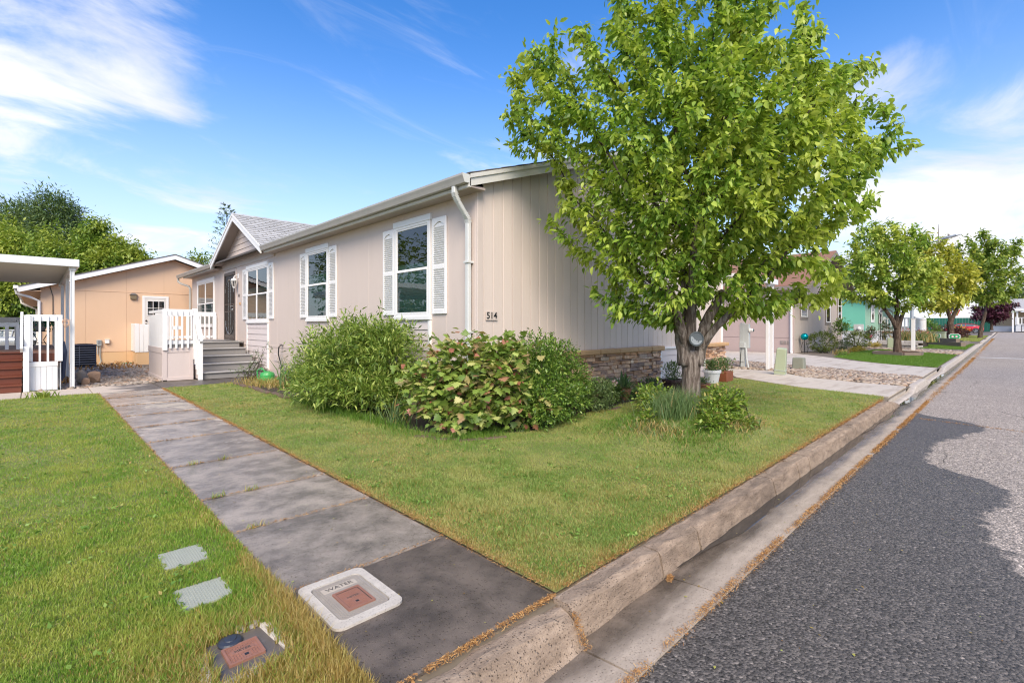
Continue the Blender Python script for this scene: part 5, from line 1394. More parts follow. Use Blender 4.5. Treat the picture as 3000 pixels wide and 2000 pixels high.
for i in range(8):
    a, b_ = MX0 + i * 1.2, MX0 + (i + 1) * 1.2
    mk('skirt_panel', cbox(a + .003, b_ - .003, MY0 + .005, MY0 + .02, -.1, .64, .003), M_mauve2, mh)
    V = [(a + .003, MY0, .66), (b_ - .003, MY0, .66), (b_ - .003, MY0, mz(b_) - .12), (a + .003, MY0, mz(a) - .12)]
    V += [(p[0], MY0 + .02, p[2]) for p in V]
    mk('wall_panel', (V, [(0, 1, 2, 3), (7, 6, 5, 4), (0, 4, 5, 1), (1, 5, 6, 2), (2, 6, 7, 3), (3, 7, 4, 0)]), M_mauve2, mh)
for s, a, b_ in ((-1, MX0 - .4, MR), (1, MR, MX1 + .5)):
    V = [(a, 6.45, mz(a)), (b_, 6.45, mz(b_)), (b_, MY1, mz(b_)), (a, MY1, mz(a))]
    V += [(p[0], p[1], p[2] + .06) for p in V]
    mk('roof', (V, [(3, 2, 1, 0), (4, 5, 6, 7), (0, 1, 5, 4), (1, 2, 6, 5), (2, 3, 7, 6), (3, 0, 4, 7)]), M_terra, mh)
    V = [(a, 6.42, mz(a) - .17), (b_, 6.42, mz(b_) - .17), (b_, 6.42, mz(b_) + .02), (a, 6.42, mz(a) + .02)]
    V += [(p[0], 6.45, p[2]) for p in V]
    mk('rake_board', (V, [(0, 1, 2, 3), (7, 6, 5, 4), (0, 4, 5, 1), (1, 5, 6, 2), (2, 6, 7, 3), (3, 7, 4, 0)]), M_trimd, mh)
    V = [(a, 6.45, mz(a) - .08), (b_, 6.45, mz(b_) - .08), (b_, MY0 + .02, mz(b_) - .08), (a, MY0 + .02, mz(a) - .08)]
    mk('soffit', (V, [(0, 1, 2, 3)]), M_trimd, mh)
mk('eave_fascia', cbox(MX0 - .42, MX0 - .38, 6.42, MY1, 3.02, 3.2, .005), M_trimd, mh)
mk('soffit', box(MX0 - .4, MX0 + .02, 6.45, MY1, 3.02, 3.04), M_trimd, mh)
def flatwin(parent, axis, c, a0, a1, z0, z1, trim, split=True, nm='window'):
    """simple sash window on a wall: axis 'y' lies in a plane y=c, 'x' in a plane x=c"""
    def bx(p0, p1, q0, q1, d0, d1):
        return cbox(p0, p1, c - d1, c - d0, q0, q1, .004) if axis == 'y' else cbox(c - d1, c - d0, p0, p1, q0, q1, .004)
    w = mk(nm, join(bx(a0 - .12, a0, z0 - .12, z1 + .12, 0, .03), bx(a1, a1 + .12, z0 - .12, z1 + .12, 0, .03), bx(a0, a1, z1, z1 + .12, 0, .03), bx(a0, a1, z0 - .12, z0, 0, .03)), trim, parent)
    e = .06
    mk('sash', join(bx(a0, a0 + e, z0, z1, 0, .045), bx(a1 - e, a1, z0, z1, 0, .045), bx(a0 + e, a1 - e, z1 - e, z1, 0, .045), bx(a0 + e, a1 - e, z0, z0 + e, 0, .045), *( [bx(a0 + e, a1 - e, (z0 + z1) / 2 - .03, (z0 + z1) / 2 + .03, 0, .05)] if split else [])), M_white, w)
    mk('interior', bx(a0 + e, a1 - e, z0 + e, z1 - e, 0, .008), M_dark, w)
    mk('pane', quad(axis, c - .022, a0 + e, a1 - e, z0 + e, z1 - e), M_glass, w)
    return w
flatwin(mh, 'y', MY0, 31.6, 32.55, 1.5, 3.2, M_trimd); flatwin(mh, 'y', MY0, 34.3, 35.2, 1.7, 3.3, M_trimd); flatwin(mh, 'y', MY0, 26.9, 28.0, 1.75, 3.2, M_trimd)
mk('downspout', tube([(MX0 - .05, MY0 + .12, 3.1), (MX0 - .05, MY0 + .12, .1), (MX0 - .2, MY0 + .05, .0)], .06, 6), M_white, mh)
for i in range(3):
    v_ = mk('vent', cbox(MX0 - .02, MX0, 7.32 + i * .155, 7.45 + i * .155, .42, .60, .004), M_soff, mh)
    for k in range(4): mk('vent_slat', cbox(MX0 - .028, MX0 - .018, 7.33 + i * .155, 7.44 + i * .155, .44 + k * .04, .46 + k * .04, .002), M_trimd, v_)
# gazing globe
gg = thing('gazing_globe', 'teal mirrored gazing globe on a black iron stand', 'garden globe', (26.6, 6.9, 0))
for t in (.3, 1.87, 3.44, 5.0):
    c, s = math.cos(t), math.sin(t)
    mk('leg', tube([(26.6 + c * r_, 6.9 + s * r_, z_) for r_, z_ in ((.12, 0), (.15, .2), (.10, .42), (.06, .56), (.08, .63))], .012, 5), M_iron, gg)
mk('ring', tube([(26.6 + .13 * math.cos(t), 6.9 + .13 * math.sin(t), .05) for t in np.linspace(0, 6.283, 14)], .012, 5), M_iron, gg)
bm = bmesh.new(); bmesh.ops.create_uvsphere(bm, u_segments=20, v_segments=12, radius=.17)
V = [tuple(v.co) for v in bm.verts]; F = [[v.index for v in f.verts] for f in bm.faces]; bm.free()
mk('globe', (V, F), mat('teal mirror', (.0, .32, .36), .08, .1, 3, 0, 10, .8), gg, Matrix.Translation((26.6, 6.9, .79)), True)
# ------------------------------------------------------------------ green house
M_green = mat('mint green siding', (.17, .52, .36), .55, .04, 1, .1, 30)
M_green2 = mat('sage green siding', (.30, .50, .36), .55, .04, 1, .1, 30)
M_skw = mat('white skirting', (.68, .68, .70), .5, .04, 1, .1, 30)
gh = thing('house', 'mint green house with white skirting beyond the mauve house', 'house', (41.5, 7, 0))
GX, GY = 41.5, 7.0
mk('wall', box(GX + .02, 56, GY + .02, 18, .0, 3.2), M_green2, gh)
for i in range(9):
    a = GY + i * 1.2
    mk('wall_panel', cbox(GX, GX + .02, a + .003, a + 1.197, .98, 3.2, .003), M_green, gh)
    for k in range(4): mk('skirt_panel', cbox(GX - .01, GX + .01, a + k * .3 + .004, a + k * .3 + .296, -.05, .86, .003), M_skw, gh)
mk('belt_trim', cbox(GX - .025, GX + .02, GY - .02, 18, .86, .98, .004), M_white, gh)
mk('belt_trim', cbox(GX, 50, GY - .02, GY + .02, .86, .98, .004), M_white, gh)
for i in range(6): mk('skirt_panel', cbox(GX + i * 1.4, GX + i * 1.4 + 1.39, GY, GY + .02, -.05, .86, .003), M_skw, gh)
flatwin(gh, 'y', GY, 43.6, 44.6, 1.7, 3.0, M_white); flatwin(gh, 'y', GY, 46.6, 47.8, 1.6, 3.0, M_white)
V = [(GX - .4, GY - .5, 3.15), (56.3, GY - .5, 3.15), (56.3, 13, 4.6), (GX - .4, 13, 4.6)]
mk('roof', (V + [(a, b_, c + .08) for a, b_, c in V], [(3, 2, 1, 0), (4, 5, 6, 7), (0, 1, 5, 4), (1, 2, 6, 5), (2, 3, 7, 6), (3, 0, 4, 7)]), M_shing, gh)
mk('fascia', cbox(GX - .4, 56.3, GY - .54, GY - .5, 3.05, 3.25, .005), M_white, gh)
def railing(parent, axis, c, a0, a1, z0, z1, m, step=.16, w=.06):
    def bx(p0, p1, q0, q1, d=.04): return cbox(p0, p1, c - d, c + d, q0, q1, .004) if axis == 'x' else cbox(c - d, c + d, p0, p1, q0, q1, .004)
    mk('top_rail', bx(a0, a1, z1 - .09, z1, .05), m, parent); mk('bottom_rail', bx(a0, a1, z0 + .08, z0 + .16), m, parent)
    n_ = int((a1 - a0) / step)
    for i in range(n_ + 1):
        p = a0 + (a1 - a0) * i / n_
        mk('baluster', bx(p - w / 2, p + w / 2, z0, z1 - .05, .025), m, parent)
    for p in (a0, a1): mk('post', bx(p - .07, p + .07, z0 - .1, z1 + .08, .07), m, parent)
pr_ = thing('porch', 'distant porch with white picket railing behind the flower bed', 'porch', (50, 5.2, 0))
mk('deck', cbox(48.2, 55.5, 5.0, 7.0, .75, .88, .01), M_redtop, pr_)
mk('skirt', cbox(48.3, 55.4, 5.05, 7.0, -.05, .74, .01), M_skw, pr_)
railing(pr_, 'x', 5.05, 48.3, 55.4, .88, 1.95, M_white, .2, .08); railing(pr_, 'y', 48.3, 5.2, 6.9, .88, 1.95, M_white, .2, .08)
m2 = thing('meter_pedestal', 'grey meter pedestal in front of the mint green wall', 'meter pedestal', (36.5, 7, 0))
mk('cabinet', cbox(37.0, 37.25, 6.35, 6.85, .1, 1.42, .01), M_ped, m2)
mk('meter', lathe([(.10, 0), (.10, .06), (.06, .12), (0, .13)], n=14), M_white, m2, Matrix.Translation((37.0, 6.55, 1.15)) @ Matrix.Rotation(R(-90), 4, 'Y'))
# iron arbor with climbing rose
ab = thing('garden_arbor', 'slim black iron arbor beside the mint green house', 'arbor', (38.2, 5.2, 0))
for y in (5.0, 5.7):
    for x in (38.0, 38.5):
        mk('post', tube([(x, y, 0), (x, y, 2.0)], .02, 5), M_iron, ab)
    for z in np.arange(.3, 2.0, .3): mk('rung', tube([(38.0, y, z), (38.5, y, z)], .012, 4), M_iron, ab)
for x in (38.0, 38.5): mk('arch', tube([(x, 5.35 + .35 * math.cos(t), 2.0 + .35 * math.sin(t)) for t in np.linspace(0, math.pi, 9)], .02, 5), M_iron, ab)
# little red garden bird on a rod
gb = thing('garden_bird', 'small dark red metal bird on a rod before the white skirting', 'garden ornament', (36.2, 5.9, 0))
mk('rod', tube([(36.2, 5.9, 0), (36.2, 5.9, .5)], .012, 5), M_iron, gb)
mk('bird', tube([(36.2, 6.12, .46), (36.2, 6.0, .55), (36.2, 5.88, .62), (36.2, 5.80, .72), (36.2, 5.74, .74)], [.015, .05, .08, .06, .01], 8), mat('dark red enamel', (.22, .03, .06), .4, .1), gb)
# block wall planter
pw = thing('planter_wall', 'low grey block planter wall under the ornamental grasses', 'planter', (37.5, 4.2, 0))
M_block = mat('grey wall block', (.42, .39, .36), .9, .15, 5, .6, 30, island=.15)
for r_ in range(3):
    for i in range(5):
        mk('block', cbox(36.9 + (.0 if r_ % 2 else .1) , 37.2 + (.0 if r_ % 2 else .1), 3.5 + i * .42 + (.2 if r_ % 2 else 0), 3.91 + i * .42 + (.2 if r_ % 2 else 0), .02 + r_ * .14, .155 + r_ * .14, .012), M_block, pw)
mk('fill', cbox(37.3, 40, 3.5, 5.7, 0, .38, .02), M_soil, pw)
# timber edging around the second tree
M_timb = mat('weathered timber', (.20, .155, .115), .85, .25, 6, .6, 30, stretch=(1, 1, 3))
te = thing('timber_edging', 'hexagon of weathered timbers around the second street tree', 'edging', (27.9, 3.5, 0))
hexp = [(27.9 + 1.0 * math.cos(R(a)), 3.5 + .92 * math.sin(R(a))) for a in (200, 245, 300, 0, 60, 120)]
for i in range(6):
    p, q = hexp[i], hexp[(i + 1) % 6]
    mk('timber', beam((p[0], p[1], .07), (q[0], q[1], .07), .12, .15), M_timb, te)
mk('soil', prism(hexp, -.02, .10), mat('red bark mulch', (.17, .06, .03), .95, .35, 14, .8, 30), te)
ts = thing('timber_edging', 'stacked dark timbers around the third street tree', 'edging', (44, 2.8, .05))
for i, (p, q, z, w) in enumerate((((41.2, 2.25), (43.6, 4.2), .12, .26), ((41.4, 2.0), (46, 1.95), .12, .26), ((43.6, 4.1), (47.2, 3.8), .12, .26), ((41.3, 2.2), (43.4, 3.9), .36, .22), ((41.0, 2.6), (40.2, 1.9), .14, .28))):
    mk('timber', beam((p[0], p[1], z + .04), (q[0], q[1], z + .04), w, .23), M_timb if i != 4 else M_timb, ts)
mk('soil', prism([(41.5, 2.2), (46, 2.2), (47, 3.7), (43.6, 3.9)], 0, .3), M_soil, ts)
# transformer, green signs
tr_ = thing('transformer_box', 'large sage green transformer cabinet by the third tree', 'transformer', (50, 3.9, .07))
mk('cabinet', cbox(49.4, 50.6, 3.35, 4.75, .05, .82, .03), M_sage, tr_)
mk('lid', cbox(49.36, 50.64, 3.31, 4.79, .82, .88, .02), M_sage, tr_)
mk('door_seam', cbox(49.385, 49.40, 4.0, 4.02, .1, .8, .003), M_olive, tr_)
M_navy = mat('navy mark', (.03, .05, .14), .5, .1)
mk('emblem', join(beam((49.39, 3.98, .70), (49.39, 3.84, .60), .01, .04, (0, 0, 1)), beam((49.39, 3.84, .60), (49.39, 3.66, .72), .01, .04, (0, 0, 1))), M_navy, tr_)
M_sgreen = mat('green sign paint', (.02, .30, .10), .45, .06); M_pinkf = mat('pink flower paint', (.75, .35, .42), .5, .1); M_signw = mat('sign white', (.8, .8, .78), .5, .05)
def gsign(x, y, z, s, rz, label):
    t = thing('garden_sign', label, 'sign', (x, y, z), 'green garden signs at the third tree')
    M = Matrix.Translation((x, y, z)) @ Matrix.Rotation(rz, 4, 'Z')
    oc = lambda k: [(.0, 0)] and [(-.30 * k, -.10 * k), (-.2 * k, -.18 * k), (.2 * k, -.18 * k), (.30 * k, -.10 * k), (.30 * k, .10 * k), (.2 * k, .18 * k), (-.2 * k, .18 * k), (-.30 * k, .10 * k)]
    def pl(poly, x0, x1): return extr(poly, 'x', x0, x1)
    mk('border', pl(oc(s), -.01, .01), M_signw, t, M); mk('face', pl(oc(s * .88), -.016, -.01), M_sgreen, t, M)
    for yy in (-.1 * s, .1 * s):
        f_ = mk('flower', pl([(yy + .075 * s * math.cos(q) * (1 if k % 2 else .75), .075 * s * math.sin(q) * (1 if k % 2 else .75)) for k, q in enumerate(np.linspace(0, 2 * math.pi, 13)[:-1])], -.02, -.016), M_pinkf, t, M)
        mk('flower_centre', pl([(yy + .03 * s * math.cos(q), .03 * s * math.sin(q)) for q in np.linspace(0, 2 * math.pi, 9)[:-1]], -.023, -.02), M_signw, f_, M)
    mk('stake', cbox(-.008, .008, -.015, .015, -.55, -.1, .002), M_iron, t, M @ Matrix.Translation((.02, 0, 0)))
gsign(43.0, 2.45, .62, .95, R(10), 'octagonal green garden sign with two pink flowers in front of the trunk')
gsign(45.0, 3.5, .62, .85, R(-20), 'smaller green garden sign left of the third trunk')
# ------------------------------------------------------------------ cars
M_tyre = mat('tyre rubber', (.02, .02, .02), .8, .1)
M_rim = mat('alloy rim', (.5, .5, .5), .3, .1, 4, 0, 10, .8)
M_carglass = mat('car glass', (.10, .14, .16), .08, .05, 2, 0)
M_lampr = mat('red lamp lens', (.35, .01, .01), .15, .1, 2, 0); M_plastic = mat('black bumper plastic', (.03, .03, .03), .6, .1)
def car(name, label, paint, M, L_=4.75, W_=1.84, H_=1.42):
    t = bpy.data.objects.new(name, None); link(t, None, M); tag(t, label, 'car')
    # body: stations along the length, each an outline; x forward
    st = [(-2.37, .38, .80, .62), (-2.32, .30, .95, .80), (-2.0, .22, 1.03, .90), (-1.5, .2, 1.02, .92), (-.8, .18, 1.0, .92), (.4, .18, .98, .92), (1.2, .19, .93, .91), (1.8, .22, .84, .88), (2.2, .27, .74, .80), (2.37, .34, .62, .62)]
    V, F = [], []
    for x, zb, zt, hw in st:
        V += [(x, -hw * .92, zb), (x, -hw, zb + .12), (x, -hw, zb + (zt - zb) * .62), (x, -hw * .93, zt - .02), (x, -hw * .6, zt + .015), (x, 0, zt + .03), (x, hw * .6, zt + .015), (x, hw * .93, zt - .02), (x, hw, zb + (zt - zb) * .62), (x, hw, zb + .12), (x, hw * .92, zb)]
    n_ = 11
    for i in range(len(st) - 1):
        for k in range(n_ - 1): F.append((i * n_ + k, i * n_ + k + 1, (i + 1) * n_ + k + 1, (i + 1) * n_ + k))
        F.append((i * n_ + n_ - 1, i * n_, (i + 1) * n_, (i + 1) * n_ + n_ - 1))
    F += [tuple(range(n_))[::-1], tuple(range((len(st) - 1) * n_, len(st) * n_))]
    mk('body', (V, F), paint, t, M, True)
    cs = [(-1.95, .98, .70, .985), (-1.2, .99, .68, 1.30), (-.55, .99, .66, 1.41), (.1, .97, .66, 1.42), (.6, .95, .68, 1.34), (1.35, .90, .74, .93)]
    V, F = [], []
    for x, zb, hw, zt in cs: V += [(x, -hw - .14, zb), (x, -hw + .02, zt - .04 if zt - zb > .1 else zt), (x, -hw * .6, zt), (x, hw * .6, zt), (x, hw - .02, zt - .04 if zt - zb > .1 else zt), (x, hw + .14, zb)]
    for i in range(len(cs) - 1):
        for k in range(5): F.append((i * 6 + k, i * 6 + k + 1, (i + 1) * 6 + k + 1, (i + 1) * 6 + k))
    mk('cabin', (V, F), M_carglass, t, M, False)
    V2 = [(x, s * (hw * .98), zt + .012 if j else zt + .012) for x, zb, hw, zt in cs[1:5] for j, s in enumerate((-1, 1))]
    mk('roof', (V2 + [(a, b_, c - .03) for a, b_, c in V2], [(0, 1, 3, 2), (2, 3, 5, 4), (4, 5, 7, 6), (8, 10, 11, 9), (10, 12, 13, 11), (12, 14, 15, 13), (0, 2, 10, 8), (2, 4, 12, 10), (4, 6, 14, 12), (1, 9, 11, 3), (3, 11, 13, 5), (5, 13, 15, 7)]), paint, t, M, False)
    for s in (-1, 1):
        for pth in ([(-1.95, s * .84, .985), (-1.2, s * .70, 1.30), (-.55, s * .67, 1.405), (.1, s * .67, 1.415), (.6, s * .70, 1.33), (1.35, s * .88, .93)], [(-.35, s * .68, 1.40), (-.3, s * .83, .99)]):
            mk('pillar', tube(pth, .035, 5), paint, t, M)
        mk('door_seam', tube([(-1.0, s * .925, .95), (-.9, s * .925, .4)], .008, 4), M_plastic, t, M); mk('handle', cbox(-.75, -.55, s * .935 - .015, s * .935 + .015, .82, .85, .005), paint, t, M)
        mk('tail_lamp', cbox(-2.36, -1.95, s * .70 - .17, s * .70 + .17, .80, .90, .02), M_lampr, t, M)
        mk('headlight', cbox(1.95, 2.3, s * .68 - .15, s * .68 + .15, .62, .74, .02), M_white, t, M)
        mk('mirror', cbox(.75, .9, s * 1.0 - .09, s * 1.0 + .09, .95, 1.08, .03), paint, t, M)
        for x in (-1.45, 1.42):
            A = M @ Matrix.Translation((x, s * .85, .33)) @ Matrix.Rotation(R(-90 * s), 4, 'X')
            mk('wheel_arch', lathe([(.38, -.02), (.40, .075), (.0, .08)], n=20), M_plastic, t, A)
            w = mk('wheel', lathe([(.22, -.1), (.33, -.1), (.335, .06), (.30, .095), (.22, .09), (.22, .05), (0, .05)], n=20), M_tyre, t, A)
            for k in range(5):
                q = 2 * math.pi * k / 5
                mk('spoke', beam((0, 0, .075), (.21 * math.cos(q), .21 * math.sin(q), .08), .06, .03), M_rim, w, A)
            mk('rim', lathe([(.205, .07), (.235, .10), (.225, .10), (.195, .075)], n=18), M_rim, w, A)
    mk('bumper', cbox(-2.40, -2.2, -.72, .72, .30, .42, .03), M_plastic, t, M)
    mk('license_plate', cbox(-2.40, -2.36, -.25, .25, .58, .70, .005), M_white, t, M)
    return t
M_redp = mat('glossy red paint', (.55, .015, .02), .25, .05, 1, 0, 10, 0, .5, coat=1); M_silv = mat('silver paint', (.48, .49, .48), .3, .05, 1, 0, 10, .4, coat=1)
def rootz(x): return farz(x)
car('car', 'red sedan parked at the far end of the street', M_redp, Matrix.Translation((104.5, 5.0, farz(104.5) + .02)) @ Matrix.Rotation(R(94), 4, 'Z'))
car('car', 'silver car seen through the left deck railing', M_silv, Matrix.Translation((-1.3, 46.5, -.37)) @ Matrix.Rotation(R(172), 4, 'Z'))
# ------------------------------------------------------------------ street lamp
sl_ = thing('street_lamp', 'grey cobra head street lamp rising above the second street tree', 'street lamp', (40, 4.3, 0))
M_lampg = mat('galvanised steel', (.42, .45, .47), .45, .08, 3, .05, 30, .6)
mk('pole', tube([(40, 4.3, -.1), (40, 4.3, 3), (40, 4.3, 6.0)], [.10, .085, .065], 10), M_lampg, sl_)
mk('arm', tube([(40, 4.3, 5.9), (40, 4.1, 6.2), (40, 3.6, 6.45), (40, 3.0, 6.62)], .035, 8), M_lampg, sl_)
hd = mk('head', tube([(40, 3.05, 6.62), (40, 2.9, 6.66), (40, 2.6, 6.74), (40, 2.2, 6.82), (40, 1.95, 6.86)], [.05, .09, .14, .13, .03], 10, True, .55), M_lampg, sl_)
mk('lens', tube([(40, 2.75, 6.66), (40, 2.5, 6.70), (40, 2.15, 6.77)], [.03, .10, .03], 8, True, .5), M_white, hd)
mk('photocell', lathe([(.05, 0), (.05, .1), (.03, .13), (0, .13)], (40, 2.55, 6.82), 8), M_trimd, hd)
mk('antenna', tube([(40, 3.02, 6.6), (40, 3.02, 6.95), (40, 3.02, 7.6)], [.03, .03, .01], 6), M_trimd, sl_)
mk('clamp', tube([(40, 3.02 + .11 * math.cos(t), 6.55 + .11 * math.sin(t)) for t in np.linspace(0, 6.283, 12)], .02, 5), M_trimd, sl_)
# ------------------------------------------------------------------ far end of the street
fz = farz(118)
M_grf = mat('green metal fence', (.012, .13, .085), .5, .06, 1, .1, 20); M_beige = mat('beige siding', (.52, .40, .25), .65, .05, 1, .1, 20)
fn = thing('fence', 'dark green metal fence behind the red car', 'fence', (118, 6, fz))
for i in range(28):
    y = 2.2 + i * .4
    mk('fence_panel', cbox(121 - (.04 if i % 2 else 0), 121.05, y + .005, y + .395, fz, fz + 2.5, .006), M_grf, fn)
fh = thing('house', 'beige house with white porch railing at the end of the street', 'house', (133, -6, fz))
mk('wall', box(133, 142, -40, 3.0, fz - .2, fz + 3.6), M_beige, fh)
for i in range(22):
    mk('siding_plank', cbox(132.96, 133.0, -39.9, 2.98, fz + 1.05 + i * .116, fz + 1.16 + i * .116, .004), M_beige, fh)
mk('skirt', box(132.9, 133.0, -40, 3.0, fz - .1, fz + 1.0), M_skw, fh)
V = [(129.5, -41, fz + 4.0), (129.5, 3.6, fz + 4.0), (138, 3.6, fz + 6.2), (138, -41, fz + 6.2)]
mk('roof', (V + [(a, b_, c + .15) for a, b_, c in V], [(0, 1, 2, 3), (7, 6, 5, 4), (0, 4, 5, 1), (1, 5, 6, 2), (2, 6, 7, 3), (3, 7, 4, 0)]), mat('pale grey roof', (.42, .40, .38), .8, .1), fh)
mk('fascia', cbox(129.4, 129.52, -41, 3.6, fz + 3.78, fz + 4.16, .01), M_white, fh)
pc = thing('porch', 'long white picket porch of the house at the end of the street', 'porch', (130, -5, fz))
mk('deck', cbox(130, 133, -30, -1.0, fz + 1.0, fz + 1.25, .02), M_skw, pc)
for i in range(12): mk('skirt_panel', cbox(130.02, 130.08, -30 + i * 2.42, -27.62 + i * 2.42, fz, fz + 1.0, .01), M_skw, pc)
railing(pc, 'y', 130.05, -12, -1.0, fz + 1.3, fz + 2.6, M_white, .38, .14)
for y in (-1.2, -5.5, -10): mk('column', cbox(129.9, 130.1, y - .12, y + .12, fz + 1.25, fz + 3.9, .01), M_white, pc)
tag(mk('post', join(cbox(126.5, 126.75, -.75, -.5, fz - .1, fz + 3.4, .01), cbox(126.45, 126.8, -.8, -.45, fz + 3.4, fz + 3.5, .01)), M_white), 'tall white post in front of the far porch', 'post')
bn = thing('garden_bench', 'black iron garden bench in front of the far white porch', 'bench', (128, -3, fz))
for y in (-3.9, -1.7):
    mk('leg', tube([(127.7, y, fz), (127.75, y, fz + .5), (127.7, y, fz + .8)], .05, 5), M_iron, bn); mk('leg', tube([(128.3, y, fz), (128.25, y, fz + .55), (128.4, y, fz + 1.15)], .05, 5), M_iron, bn)
for i in range(4): mk('seat_slat', cbox(127.72 + i * .14, 127.83 + i * .14, -3.95, -1.65, fz + .5, fz + .55, .005), M_iron, bn)
for i in range(3): mk('back_slat', cbox(128.28 + i * .04, 128.32 + i * .04, -3.95, -1.65, fz + .72 + i * .2, fz + .80 + i * .2, .005), M_iron, bn)
fl = thing('flag', 'small american flag hanging by the dark red maple', 'flag', (98.0, 6.1, farz(98)))
M_fr = mat('flag red', (.55, .03, .04), .7, .1); M_fw = mat('flag white', (.8, .78, .76), .7, .05); M_fb = mat('flag blue', (.03, .05, .22), .7, .1)
mk('pole', tube([(98, 6.1, 0), (98, 6.1, 4.9)], .03, 6), M_white, fl)
for i in range(9):
    y = 6.02 - i * .12
    V = [(98 + .05 * math.sin(i), y, 4.6 - .10 * i), (98 + .05 * math.sin(i + 1), y - .12, 4.5 - .10 * i), (98 + .08 * math.sin(i + 1), y - .12 + .35, 2.95 - .02 * i), (98 + .08 * math.sin(i), y + .35, 2.97 - .02 * i)]
    mk('stripe', (V + [(a + .02, b_, c) for a, b_, c in V], [(0, 1, 2, 3), (7, 6, 5, 4), (0, 4, 5, 1), (1, 5, 6, 2), (2, 6, 7, 3), (3, 7, 4, 0)]), M_fr if i % 2 == 0 else M_fw, fl)
mk('canton', ([(97.9, 6.06, 4.75), (97.9, 5.55, 4.4), (97.9, 5.75, 3.7), (97.9, 6.16, 3.9)], [(0, 1, 2, 3)]), M_fb, fl)
# ------------------------------------------------------------------ plants
LEAF = (np.array([(0, 0, 0), (.3, .22, .03), (.3, -.22, .03), (.32, 0, -.02), (.68, .17, -.03), (.68, -.17, -.03), (.7, 0, -.08), (1, 0, -.20)]),
        np.array([(0, 3, 1), (0, 2, 3), (1, 3, 6), (1, 6, 4), (3, 2, 5), (3, 5, 6), (4, 6, 7), (6, 5, 7)]))
LEAF4 = (np.array([(0, 0, 0), (.42, .24, .05), (.42, -.24, .05), (.5, 0, -.04), (1, 0, -.12)]), np.array([(0, 3, 1), (0, 2, 3), (1, 3, 4), (3, 2, 4)]))
NARROW = (np.array([(0, 0, 0), (.4, .115, .03), (.4, -.115, .03), (.45, 0, -.02), (1, 0, -.1)]), np.array([(0, 3, 1), (0, 2, 3), (1, 3, 4), (3, 2, 4)]))
def maple_leaf():
    o = [(0, 0), (.10, .22), (.06, .46), (.24, .36), (.30, .62), (.46, .46), (.50, .30), (.72, .40), (.70, .22), (1.0, 0)]
    pts = o + [(x, -y) for x, y in o[-2:0:-1]]
    V = [(.42, 0, .04)] + [(x, y, -.10 * abs(y) - .06 * x * x) for x, y in pts]
    n = len(pts)
    return np.array(V), np.array([(0, 1 + i, 1 + (i + 1) % n) for i in range(n)])
MAPLE = maple_leaf()
def leaves(name, P, D, size, shape, m, parent, droop=.0, spread=.5):
    n = len(P)
    D = D / np.maximum(1e-6, np.linalg.norm(D, axis=1, keepdims=True)) + rng.normal(0, spread, (n, 3)); D[:, 2] -= droop
    V, F = scatter(shape[0], shape[1], P, basis(D, rng.normal(0, .5, n)), size)
    o = npmesh(name, V, F, m, parent); o['kind'] = 'stuff'
    return o
M_bark = None
def bark(name, c0, c1):
    b = NB(name); P = b.pos((1, 1, .16))
    n1 = b.noise(P, 26, 5, .65, .4)
    c = b.ramp(n1, [(.25, sc3(c0, .45)), (.45, c0), (.62, c1), (.8, sc3(c1, 1.4))])
    return b.done(b.principled(c, .9, b.bump(n1, 1.0, .03), 0, .25))
M_bark = bark('furrowed bark', (.125, .095, .075), (.31, .26, .215))
M_barkd = bark('smooth twig bark', (.05, .038, .030), (.105, .085, .068))
M_barkr = bark('brown bark', (.07, .045, .03), (.16, .115, .085))
def colonize(roots, lobes, n_attr, step, infl, kill, seed, maxit=140, keep=None, up=.12):
    """space colonisation: returns node positions and parents"""
    r = np.random.default_rng(seed)
    vol = np.array([l[1][0] * l[1][1] * l[1][2] for l in lobes]); cnt = (vol / vol.sum() * n_attr).astype(int) + 1
    A = []
    for (c, rad), k in zip(lobes, cnt):
        q = r.normal(0, 1, (k, 3)); q /= np.linalg.norm(q, axis=1, keepdims=True); q *= r.uniform(.05, 1, (k, 1)) ** (1 / 2.4)
        A.append(q * np.array(rad) + np.array(c))
    A = np.concatenate(A)
    if keep is not None: A = A[keep(A)]
    N = [np.array(p, float) for p, _ in roots]; Pa = [q for _, q in roots]
    nd = np.full(len(A), 1e9); ni = np.zeros(len(A), int)
    new = list(range(len(N))); alive = np.ones(len(A), bool)
    for it in range(maxit):
        arr = np.array([N[i] for i in new])
        d = np.linalg.norm(A[:, None, :] - arr[None], axis=2)
        k = d.argmin(1); dm = d[np.arange(len(A)), k]; u = dm < nd
        nd[u] = dm[u]; ni[u] = np.array(new)[k[u]]
        alive &= nd > kill
        act = alive & (nd < infl)
        if not act.any(): break
        V = A[act] - np.array(N)[ni[act]]; V /= np.linalg.norm(V, axis=1, keepdims=True)
        new = []
        for i in np.unique(ni[act]):
            v = V[ni[act] == i].sum(0) + r.normal(0, .25, 3); v[2] += up
            L = np.linalg.norm(v)
            if L < .05: continue
            N.append(N[i] + v / L * step); Pa.append(i); new.append(len(N) - 1)
        if not new: break
    return np.array(N), np.array(Pa)
